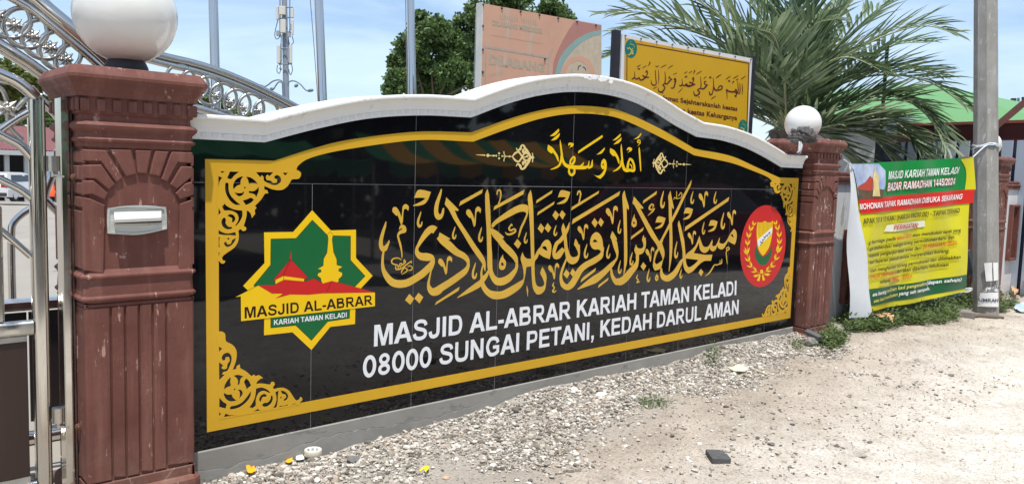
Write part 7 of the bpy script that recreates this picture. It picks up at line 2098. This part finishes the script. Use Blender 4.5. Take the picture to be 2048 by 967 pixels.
# ================================================================== RIGHT BACKGROUND
ps = thing('steel_post', 'dark steel post between the white building and the slatted fence', 'post', WD(1759, 330, 13.0)); ps['kind'] = 'thing'
a, b = WY(1753, 300, 4.9), WY(1766, 300, 4.9)
t = MB(); pp0, pp1 = WD(1753, 300, 13.0), WD(1766, 300, 13.0); pz = WD(1759, 258, 13.0).z; pm = (pp0+pp1)/2; t.box((pm.x-0.055, pm.y-0.055, -0.5), (pm.x+0.055, pm.y+0.055, pz)); t.tube([Vector((pm.x, pm.y, pz)), Vector((pm.x+0.02, pm.y, WD(1759, 95, 13.0).z))], 0.03, 8); t.build('shaft', mat('dark_blue_steel', (0.035, 0.045, 0.065), 0.5, var=0.15), ps)
fl_, fr_ = WD(1767, 283, 13.4), WD(2090, 281, 11.4)
fr_.z = fl_.z = (fl_.z+fr_.z)/2
fd_ = (fr_-fl_); fL = fd_.length; fd_.normalize(); fb_ = Vector((-fd_.y, fd_.x, 0))
if fb_.dot(fw) < 0: fb_ = -fb_
ZU = Vector((0, 0, 1))
hw = thing('white_building', 'plain white rendered building end behind the maroon pillar and banner', 'building', fl_-fd_*1.2-ZU*(fl_.z+0.4)); hw['kind'] = 'thing'
hwz = WD(1700, 236, 13.6).z
t = MB(); t.obox(fl_-fd_*1.16+fb_*1.5+ZU*((hwz-0.5)/2-fl_.z), fd_, fb_, ZU, 1.06, 1.5, (hwz+0.5)/2); t.build('wall', mat('white_render', (0.74, 0.75, 0.77), 0.8, var=0.05, vscale=1.4, bump=0.1, speck=((0.50, 0.51, 0.52), 1.6, 0.64, (1, 1, 0.4))), hw)
t = MB(); t.obox(fl_-fd_*1.16+fb_*1.5+ZU*(hwz+0.04-fl_.z), fd_, fb_, ZU, 1.12, 1.56, 0.04); t.build('roof_edge', mat('grey_roof_edge', (0.4, 0.41, 0.43), 0.7), hw)
fn_ = thing('slatted_fence', 'pale blue grey vertical slat fence behind the banner and pole', 'fence', fl_.lerp(fr_, 0.5)-ZU*(fl_.z+0.4)); fn_['kind'] = 'thing'
t = MB(); t.obox(fl_+fd_*fL/2+fb_*0.06-ZU*1.27, fd_, fb_, ZU, fL/2, 0.02, 1.25); t.build('gap_shade_sheet', mat('fence_gap_shade', (0.03, 0.04, 0.07), 0.8), fn_)  # near-black sheet, stands in for the shade in the gaps between slats
t = MB(); x = 0.30
while x < fL:
    t.obox(fl_+fd_*x-ZU*1.15, fd_, fb_, ZU, 0.072, 0.015, 1.15); x += 0.205
t.build('slat_panel', mat('pale_blue_metal', (0.42, 0.48, 0.56), 0.45, var=0.06, vscale=1), fn_)
t = MB(); t.obox(fl_+fd_*0.42+ZU*0.06-fb_*0.05, fd_, fb_, ZU, 0.40, 0.04, 0.05); t.build('top_beam', mat('brown_timber', srgb(112, 76, 66), 0.7, var=0.2), fn_)
el_, er_ = WD(1640, 249, 15.0), WD(2088, 248, 11.9)
el_.z = er_.z = (el_.z+er_.z)/2
gd_ = (er_-el_); gL = gd_.length; gd_.normalize(); gb_ = Vector((-gd_.y, gd_.x, 0))
if gb_.dot(fw) < 0: gb_ = -gb_
gr_ = thing('green_roof_building', 'building with bright green metal hip roof and maroon fascia behind the palm', 'building', el_.lerp(er_, 0.5)-ZU*(el_.z+0.4)); gr_['kind'] = 'thing'
rR = WD(1862, 168, 16.8); rL = rR-gd_*4.5
bkL, bkR = el_+gb_*9, er_+gb_*9
t = MB()
t.add([el_, er_, rR, rL], [(0, 1, 2, 3)]); t.add([er_, bkR, rR], [(0, 1, 2)]); t.add([bkR, bkL, rL, rR], [(0, 1, 2, 3)]); t.add([bkL, el_, rL], [(0, 1, 2)])
t.build('roof', mat('green_metal_roof', srgb(100, 150, 92), 0.55, var=0.04, vscale=0.6), gr_)
hF = 0.30
t = MB(); t.obox(el_.lerp(er_, 0.64)+gd_*1.5+gb_*0.06-ZU*(hF/2+0.03), gd_, gb_, ZU, gL*0.36+1.5, 0.05, hF/2); t.build('fascia', mat('dark_maroon_fascia', srgb(88, 34, 30), 0.6, var=0.1), gr_)
t = MB(); t.obox(el_.lerp(er_, 0.5)+gd_*1.5+gb_*0.05-ZU*0.005, gd_, gb_, ZU, gL/2+1.5, 0.07, 0.022); t.build('eave_trim', mat('maroon_trim', srgb(150, 76, 66), 0.6), gr_)
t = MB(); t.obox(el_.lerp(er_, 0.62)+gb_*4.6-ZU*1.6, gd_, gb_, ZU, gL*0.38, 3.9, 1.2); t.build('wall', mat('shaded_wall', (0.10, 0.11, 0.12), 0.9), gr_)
bm_ = MB(); bm_.bar(WD(1993, 252, 11.9), WD(2075, 183, 11.6), 0.07, 0.09)
tag(bm_.build('roof_strut', mat('brown_steel', srgb(104, 64, 56), 0.6, var=0.15), loc=WD(2030, 220, 11.8)), 'slanting brown steel strut rising above the fascia at the right edge', 'strut')
FD = 34
flt = thing('floodlight_mast', 'slim mast with two pairs of dark floodlights against the sky', 'floodlight mast', foot(2038, FD))
t = MB(); t.tube([Vector(foot(2038, FD)), WD(2037, 196, FD)], 0.05, 8); t.tube([WD(2022, 206, FD), WD(2054, 205, FD)], 0.035, 6); t.tube([WD(2022, 214, FD), WD(2054, 213, FD)], 0.035, 6); t.build('mast', M_lampm, flt)
for x, y in ((2027, 199.5), (2027, 214.5), (2049, 197), (2049, 212)):
    t = MB(); t.obox(WD(x, y, FD-0.1), RT, fw, UP, 0.10, 0.06, 0.062, 0.015); t.build('floodlight', mat('black_lamp_body', (0.03, 0.03, 0.035), 0.5), flt)
co = MB()
cc = WD(1791, 294, 12.9)
for k in range(6): co.tube(circle3(cc+Vector((0.015*(k-2), -0.006*k, 0.01*math.sin(k))), EX, EZ, 0.085+0.006*(k % 3), 24), 0.006, 6, closed=True)
tag(co.build('cable_coil', mat('black_cable', (0.03, 0.03, 0.035), 0.6), loc=cc), 'coil of black cable hanging on the slatted fence above the banner', 'cable coil')

# ================================================================== ACROSS THE STREET (behind the camera, seen in the polished tiles and steel)
M_can_g = mat('canopy_green', srgb(30, 140, 84), 0.7, var=0.08); M_can_y = mat('canopy_yellow', srgb(216, 156, 34), 0.7, var=0.08)
def canopy(label, x0, x1, y0, y1, zlo, zhi, ph):
    root = thing('stall_canopy', label, 'canopy', ((x0+x1)/2, (y0+y1)/2, -0.25), 'stall canopies across the street')
    t = MB()
    nb = 12; nn_ = 8
    for k in range(nb):
        t.m = k % 2 if ph else 0
        vs, fs = [], []
        for j in range(3):
            for i in range(nn_+1):
                s = i/nn_; u = (k+j/2)/nb
                x = x0+(x1-x0)*u-1.0*s*(1 if ph else 0)
                z = zhi+(zlo-zhi)*s-0.16*math.sin(math.pi*s)-0.05*abs(math.sin(math.pi*u*6))
                vs.append((x, y0+(y1-y0)*s, z))
        for j in range(2):
            for i in range(nn_): fs.append((j*(nn_+1)+i, j*(nn_+1)+i+1, (j+1)*(nn_+1)+i+1, (j+1)*(nn_+1)+i))
        # hanging valance
        for j in range(2):
            a, b = (j*(nn_+1)+nn_), ((j+1)*(nn_+1)+nn_)
            va, vb = vs[a], vs[b]; o = len(vs)
            vs += [(va[0], va[1]+0.01, va[2]-0.20-0.06*(j % 2)), (vb[0], vb[1]+0.01, vb[2]-0.20-0.06*((j+1) % 2))]
            fs.append((a, b, o+1, o))
        t.add(vs, fs)
    t.build('tarpaulin', [M_can_g, M_can_y], root)
    for x in (x0, x1):
        for y, z in ((y0, zhi), (y1, zlo)):
            q = MB(); q.tube([Vector((x, y, -0.4)), Vector((x, y, z-0.05))], 0.025, 8); q.build('pole', M_steel_dull, root)
canopy('green and yellow striped stall canopy across the street, mirrored in the black tiles', 6.6, 12.6, -10.6, -7.8, 1.40, 1.98, True)
canopy('plain green stall canopy across the street, mirrored at the left of the tiles', 1.0, 4.9, -9.4, -7.2, 1.42, 1.72, False)
car('parked_car', 'dark red hatchback parked across the street, mirrored beside the round crest', (10.6, -5.2, -0.30), 0.06, mat('dark_red_car_paint', (0.20, 0.008, 0.010), 0.22, coat=0.5), L_=4.3)
rg = random.Random(71)
for i, (x, y, s, lab) in enumerate(((-9, -17, 1.1, 'leftmost of the big trees across the street'), (-2.5, -19, 1.25, 'second from the left among the trees across the street'), (4.5, -20, 0.95, 'third from the left among the trees across the street'), (12, -17, 1.2, 'fourth from the left among the trees across the street'), (20, -18, 1.15, 'fifth from the left among the trees across the street'), (29, -16, 1.2, 'sixth from the left among the trees across the street'), (39, -14, 1.1, 'rightmost of the big trees across the street'))):
    lobes = []
    for k in range(11):
        a = rg.uniform(0, 6.28); rr = rg.uniform(0, 3.2)*s
        lobes.append((x+rr*math.cos(a), y+rr*math.sin(a)*0.8, rg.uniform(0.9, 7.2)*s, rg.uniform(1.4, 2.2)*s, rg.uniform(1.4, 2.0)*s, rg.uniform(1.1, 1.8)*s))
    tree('broadleaf_tree', 'dark bushy tree, '+lab, (x, y, -0.3), lobes, 7000, 0.55, 300+i, leaf_mat('street_tree_leaf', (0.014, 0.034, 0.012), (0.03, 0.062, 0.02), (0.06, 0.10, 0.03), 0.6), 0.28, 'trees across the street', 5)
hd = []
for k in range(26): hd.append((-12+k*2.1, -14.2+rg.uniform(-.5, .5), 0.7+rg.uniform(-.2, .5), 1.5, 0.9, 1.25+rg.uniform(-.2, .5)))
V, F = crown_mesh(hd, 16000, 0.4, 77)
hg_ = thing('hedge', 'tall dark hedge running along the far side of the street', 'hedge', (14, -14.2, -0.3))
fast_mesh('foliage', V, F, MATS['street_tree_leaf'], hg_)
hs = MB()
for k in range(26): hs.tube([Vector((-12+k*2.1, -14.2, -0.5)), Vector((-12+k*2.1+0.1, -14.2, 1.2))], 0.05, 6)
hs.build('stems', M_bark, hg_)

hl = thing('reflection_hall', 'large pale hall with dark maroon roof far left, added out of view to darken reflections in the steel', 'building', (-32, 26, -0.8)); hl['kind'] = 'thing'  # out of view, added to give the poles and gate dark reflections
t = MB(); t.box((-44, 12, -1.5), (-20, 42, 4.2)); t.build('wall', mat('hall_wall', (0.30, 0.24, 0.20), 0.8, var=0.15), hl)
t = MB(); t.add([(-46, 10, 4.2), (-18, 10, 4.2), (-18, 44, 4.2), (-46, 44, 4.2), (-32, 20, 10.5), (-32, 34, 10.5)], [(0, 1, 4), (1, 2, 5, 4), (2, 3, 5), (3, 0, 4, 5), (3, 2, 1, 0)]); t.build('roof', mat('hall_roof', (0.10, 0.035, 0.03), 0.7, var=0.15), hl)
for k in range(6):
    t = MB(); t.box((-19.98, 14+k*4.6, -0.5), (-19.9, 16.6+k*4.6, 2.8)); t.build('window', mat('car_glass', (0.02, 0.025, 0.03), 0.05, spec=0.6), hl)

# ================================================================== SMALL THINGS LYING ON THE GROUND
def gpt(x, y, z=-0.18):
    p = WZ(x, y, z)
    for _ in range(4):
        z = float(gz(np.array([p.x]), np.array([p.y]))[0]); p = WZ(x, y, z)
    return p
# broken grey paving brick, with a chipped corner
A_, B_, C_ = gpt(1424, 927), gpt(1462, 927), gpt(1407, 912)
ux = (B_-A_); ux.z = 0; Lx = ux.length; ux.normalize()
uy = (C_-A_); uy.z = 0; uy -= ux*uy.dot(ux); uy.normalize()
Ly = 0.135; hB = 0.030
o_ = A_+Vector((0, 0, -0.008))
ol = [(0, 0.004), (0.004, 0), (Lx-0.004, 0), (Lx, 0.004), (Lx, 0.075), (Lx-0.012, 0.082), (Lx-0.006, 0.094), (Lx-0.002, 0.108), (Lx-0.020, Ly-0.004), (Lx-0.03, Ly), (0.004, Ly), (0, Ly-0.004)]
bk = MB()
ring = lambda z, s: [o_+ux*(Lx/2+(p[0]-Lx/2)*s)+uy*(Ly/2+(p[1]-Ly/2)*s)+Vector((0, 0, z)) for p in ol]
bk.loft([ring(0, 1), ring(hB+0.002, 1.0), ring(hB+0.007, 0.985), ring(hB+0.008, 0.97)], smooth=False)
tag(bk.build('broken_brick', mat('grey_paver', (0.085, 0.085, 0.085), 0.9, var=0.25, vscale=30, bump=0.5, bscale=90, speck=((0.02, 0.02, 0.02), 60, 0.66)), loc=o_), 'broken dark grey paving brick with a chipped corner lying on pale dirt', 'brick')
# roll of tape
tp = WY(620, 905, -0.028)
tpz = tp.z
tr_ = thing('tape_roll', 'roll of cream packing tape lying on gravel against the cement plinth', 'tape roll', tp)
t = MB(); n_t = 40
t.lathe((tp.x, tp.y-0.03, tpz), [(0.031, 0.0), (0.041, 0.0), (0.0422, 0.002), (0.0422, 0.026), (0.041, 0.028), (0.0365, 0.028), (0.0365, 0.0)], n_t); t.build('tape', mat('cream_tape', (0.62, 0.58, 0.47), 0.3, var=0.05), tr_)
t = MB(); t.lathe((tp.x, tp.y-0.03, tpz), [(0.0363, 0.0), (0.0363, 0.0285), (0.033, 0.0285), (0.033, 0.0)], n_t); co_ = t.build('card_core', M_paper, tr_)
t = MB()
for k in range(9):
    a = k*0.70+0.3
    for q in range(3):
        b = a+q*0.13
        t.bar(Vector((tp.x+0.0327*math.cos(b), tp.y-0.03+0.0327*math.sin(b), tpz+0.012)), Vector((tp.x+0.0327*math.cos(b), tp.y-0.03+0.0327*math.sin(b), tpz+0.024)), 0.0022, 0.0008)
t.build('printed_marks', M_ink, co_)
def rock(name, label, cat, x, y, size, m, seed, sq=(1, 1, .6), group=None, z=-0.18):
    rg_ = np.random.default_rng(seed)
    p = gpt(x, y, z)
    v = ICO_V*rg_.uniform(0.75, 1.2, (12, 1))*np.array(sq)*size
    mb_ = MB(); mb_.add([Vector((p.x+q[0], p.y+q[1], p.z+q[2]+size*sq[2]*0.5)) for q in v], [tuple(f) for f in ICO_F])
    return tag(mb_.build(name, m, loc=p), label, cat, group)
M_rg = mat('grey_stone', (0.16, 0.155, 0.15), 0.9, var=0.3, vscale=30, bump=0.4, bscale=60)
M_rc = mat('cream_stone', (0.58, 0.55, 0.48), 0.9, var=0.15, vscale=20, bump=0.4, bscale=60)
M_rb = mat('brown_shard', srgb(150, 92, 66), 0.8, var=0.25, vscale=20)
rock('stone', 'dark grey stone chip lying over a cream one, right of the brick', 'stone', 1544, 889, 0.020, M_rg, 1, (1.2, .8, .55))
rock('stone', 'pale cream stone under the dark chip, right of the brick', 'stone', 1543, 897, 0.017, M_rc, 2, (1, .8, .6))
rock('stone', 'brownish flat stone just left of the dark and cream stone pair', 'stone', 1530, 883, 0.020, mat('tan_stone', (0.30, 0.25, 0.19), 0.9, var=0.2), 3, (1.4, .7, .35))
rock('stone', 'large rounded grey stone among the gravel at the lower left', 'stone', 707, 922, 0.030, M_rg, 4, (1.3, .9, .6))
rock('stone', 'biggest flat white stone in the gravel below the middle of the wall', 'stone', 1202, 790, 0.042, mat('white_stone', (0.74, 0.72, 0.66), 0.85, var=0.08), 5, (1.4, 1, .35))
rock('stone', 'cream stone block on dirt where the gravel thins, under the crest', 'stone', 1152, 909, 0.022, M_rc, 6, (1.1, .9, .5))
rock('stone', 'small brown stone on the dirt below the right end of the plinth', 'stone', 1723, 720, 0.032, mat('tan_stone', (0.30, 0.25, 0.19), 0.9, var=0.2), 7, (1.2, .9, .7))
rock('stone', 'small grey stone in the pale dirt right of the brick, near the bottom edge', 'stone', 1740, 884, 0.020, M_rg, 8, (1.3, .7, .35))
rock('stone', 'grey rubble lump beside the base of the right maroon pillar', 'stone', 1622, 690, 0.060, mat('grey_rubble', (0.22, 0.215, 0.20), 0.9, var=0.3, vscale=14, bump=0.4), 9, (1.2, .8, .8))
rock('clay_shard', 'reddish brown clay shard on gravel right of the tape roll', 'shard', 688, 893, 0.020, M_rb, 10, (1.2, .6, .8))
rock('stone', 'rust stained cream stone in the gravel near the bottom middle', 'stone', 892, 957, 0.019, mat('pinkish_stone', srgb(205, 170, 140), 0.9, var=0.1), 12, (1.1, .9, .6))
# slab of dark wood leaning on the rubble
sb = MB(); a, b = gpt(1612, 682), gpt(1641, 690)
sb.bar(a+Vector((0, 0, 0.085)), b+Vector((0, 0, 0.060)), 0.07, 0.035, bev=0.004)
tag(sb.build('broken_slab', mat('dark_slab', (0.10, 0.105, 0.105), 0.8, var=0.2), loc=a), 'dark broken slab resting on rubble at the foot of the right pillar', 'slab')
def scrap(name, label, cat, outline, m, lift=0.01, curl=0.012, seed=0, thick=0.0015):
    """thin litter lying on the ground, traced and slightly curled"""
    rg_ = random.Random(seed); cx = sum(p[0] for p in outline)/len(outline); cy = sum(p[1] for p in outline)/len(outline)
    P0 = gpt(cx, cy)
    base = smooth_loop(outline, 3, cosc=0.3)
    a1, a2 = rg_.uniform(0, 6), rg_.uniform(0, 6)
    def top(p):
        g_ = WZ(p[0], p[1], P0.z); d = g_-P0
        return g_+Vector((0, 0, lift+curl*(math.sin(40*d.x+a1)+math.sin(45*d.y+a2))*0.5))
    t = MB(); t.poly([base], top, lambda p: top(p)-Vector((0, 0, thick)))
    # two-sided body
    return tag(t.build(name, m, loc=P0), label, cat)
M_cardb = mat('brown_cardboard', srgb(196, 152, 112), 0.85, var=0.15, vscale=8)
scrap('cardboard_scrap', 'torn brown cardboard strip lying in weeds below the banner fold', 'cardboard', [(1730, 626), (1750, 629), (1766, 640), (1788, 650), (1784, 660), (1760, 653), (1740, 649), (1732, 638)], M_cardb, 0.10, 0.03, 1, 0.004)
scrap('wood_scrap', 'splintered cream wood scrap on gravel under the right part of the wall', 'wood scrap', [(1450, 738), (1466, 739), (1480, 735), (1492, 738), (1495, 744), (1480, 749), (1468, 746)], mat('cream_wood', srgb(236, 224, 180), 0.8, var=0.1), 0.022, 0.012, 2, 0.006)
scrap('stick', 'thin pale stick lying right of the cream wood scrap', 'stick', [(1505, 741), (1509, 740), (1535, 749), (1534, 752)], mat('pale_stick', (0.42, 0.35, 0.24), 0.8), 0.012, 0.002, 3, 0.006)
scrap('flower_petal', 'orange yellow crumpled petal on gravel near the pillar foot', 'petal', [(492, 943), (498, 942), (502, 947), (508, 943), (511, 950), (504, 953), (495, 952)], mat('orange_petal', srgb(240, 166, 16), 0.6), 0.022, 0.012, 4)
scrap('flower_petal', 'yellow crumpled petal on gravel directly left of the tape roll', 'petal', [(588, 917), (594, 909), (602, 906), (602, 911), (594, 915)], mat('yellow_petal', srgb(238, 214, 30), 0.6), 0.024, 0.010, 5)
scrap('flower_petal', 'amber petal on gravel, lower left of the tape roll', 'petal', [(570, 926), (576, 922), (585, 919), (584, 926), (577, 930)], mat('amber_petal', srgb(226, 176, 20), 0.6), 0.022, 0.012, 6)
scrap('plastic_strip', 'bright yellow plastic strip folded on gravel near the bottom middle', 'plastic strip', [(838, 951), (848, 945), (852, 941), (858, 941), (857, 947), (851, 953), (848, 948), (842, 951)], mat('yellow_plastic', srgb(236, 226, 40), 0.5), 0.022, 0.012, 7)
scrap('paper_scrap', 'crumpled white paper scrap on gravel just below the tape roll', 'paper', [(592, 922), (600, 914), (608, 922), (606, 926), (594, 926)], mat('white_scrap', (0.70, 0.70, 0.69), 0.7), 0.022, 0.012, 8)
scrap('dry_leaf', 'curled red brown dry leaf on gravel beneath the address lines', 'leaf', [(951, 824), (957, 823), (960, 830), (970, 834), (972, 838), (962, 837), (953, 831)], mat('dry_leaf', srgb(158, 96, 70), 0.8), 0.022, 0.012, 9)
scrap('dry_leaf', 'dry tan leaves lying at the foot of the utility pole', 'leaf', [(1962, 620), (1972, 617), (1984, 624), (1978, 628), (1968, 626)], mat('tan_leaf', srgb(206, 172, 136), 0.8), 0.06, 0.03, 10)
scrap('cardboard_scrap', 'curled pale cardboard piece at the right edge by the wall', 'cardboard', [(2036, 572), (2052, 568), (2060, 590), (2050, 596), (2038, 584)], mat('pale_card', srgb(226, 200, 160), 0.8), 0.20, 0.06, 11, 0.006)
scrap('cardboard_scrap', 'brown cardboard flap on the ground left of the pale piece by the wall', 'cardboard', [(2018, 582), (2032, 578), (2036, 592), (2034, 602), (2026, 594)], M_cardb, 0.10, 0.05, 12, 0.005)
scrap('plastic_bag', 'pale blue plastic wrapper on the dirt at the right edge', 'plastic', [(2028, 620), (2036, 612), (2048, 610), (2060, 616), (2054, 626), (2036, 626)], mat('blue_white_plastic', srgb(180, 200, 222), 0.4, var=0.3, vscale=9), 0.04, 0.02, 13)
# kerb stones by the pole
kb = MB(); a, b = gpt(1908, 631, -0.3), gpt(1941, 634, -0.3)
kb.bar(a+Vector((0, 0, 0.03)), b+Vector((0, 0, 0.03)), 0.22, 0.085, bev=0.008)
tag(kb.build('kerb_block', mat('old_kerb', (0.20, 0.18, 0.16), 0.9, var=0.25, vscale=8, bump=0.4), loc=a), 'short grey brown kerb block among weeds left of the pole', 'kerb block')
lg = MB(); pts = [gpt(1941, 634, -0.3), gpt(1960, 634, -0.3), gpt(1985, 636, -0.3), gpt(2006, 637, -0.3)]
lg.tube(smooth3([p+Vector((0, 0, 0.015)) for p in pts], 4), [0.030, 0.034, 0.03, 0.032, 0.034, 0.03, 0.028, 0.03, 0.028, 0.024, 0.022, 0.018, 0.014], 8)
tag(lg.build('fallen_branch', M_bark, loc=pts[0]), 'fallen weathered branch lying in front of the utility pole', 'branch')
# rubbish cup hung with strings under the banner's right corner
cp_ = gpt(1917, 612, -0.3)
cupD = (cp_-CAM).dot(fw)
cup = thing('drink_pouch', 'yellow and blue plastic drink pouch with straw standing below the banner corner', 'drink pouch', cp_)
def cpx(x, y, dd=0.0): return WD(x, y, cupD+dd)
t = MB(); t.loft([[cpx(1904, 588), cpx(1921, 592), cpx(1920, 591, 0.06), cpx(1905, 588, 0.06)], [cpx(1903, 602), cpx(1917, 610), cpx(1916, 609, 0.05), cpx(1904, 602, 0.05)]], smooth=False); t.build('pouch', mat('pouch_yellow', srgb(226, 220, 60), 0.4, var=0.2, vscale=14), cup)
t = MB(); t.loft([[cpx(1902, 586.5, -.01), cpx(1923, 591, -.01), cpx(1922, 590, 0.07), cpx(1903, 586.5, 0.07)], [cpx(1902.5, 590, -.01), cpx(1922.5, 595, -.01), cpx(1921.5, 594, 0.07), cpx(1903.5, 590, 0.07)]], smooth=False); t.build('blue_rim', mat('pouch_blue', srgb(70, 150, 210), 0.4), cup)
t = MB(); t.tube([cpx(1918, 591, -.02), cpx(1914, 622, -.02)], 0.008, 6); t.tube(smooth3([cpx(1914, 588), cpx(1917, 580), cpx(1921, 590)]), 0.005, 5); t.build('straw', mat('pale_straw', (0.66, 0.70, 0.74), 0.4), cup)
ws = MB()
for k, pts in enumerate((((1922, 582), (1932, 577), (1943, 576), (1944, 579), (1935, 584), (1925, 583)), ((1921, 585), (1934, 581), (1942, 578)), ((1896, 589), (1892, 596), (1898, 601)))): ws.tube(smooth3([cpx(x, y, -0.05) for x, y in pts], 4), 0.008, 6)
tag(ws.build('plastic_tie', mat('white_plastic_string', (0.72, 0.73, 0.75), 0.5), loc=cpx(1930, 580)), 'white plastic ties caught in weeds beside the drink pouch', 'plastic tie')
# dark cloth and beam leaning behind the pole
ln = MB(); ln.bar(WY(1932, 500, 0.18), WY(1952, 580, 0.1), 0.10, 0.06)
tag(ln.build('leaning_board', mat('dark_blue_grey_board', (0.055, 0.065, 0.085), 0.6), loc=WY(1940, 540, .15)), 'dark blue grey board leaning on the low wall behind the pole', 'board')
sg = MB()
for k in range(5): sg.tube(smooth3([gpt(393+k*2, 950+k), gpt(396, 940)+Vector((0, 0, 0.05+0.01*k)), gpt(398+4*k, 944)+Vector((0, 0, 0.09+0.012*k))]), 0.0016, 4)
tag(sg.build('grass_tuft', M_weed, loc=gpt(398, 950)), 'small grass tuft sprouting at the foot of the near pillar', 'grass tuft')
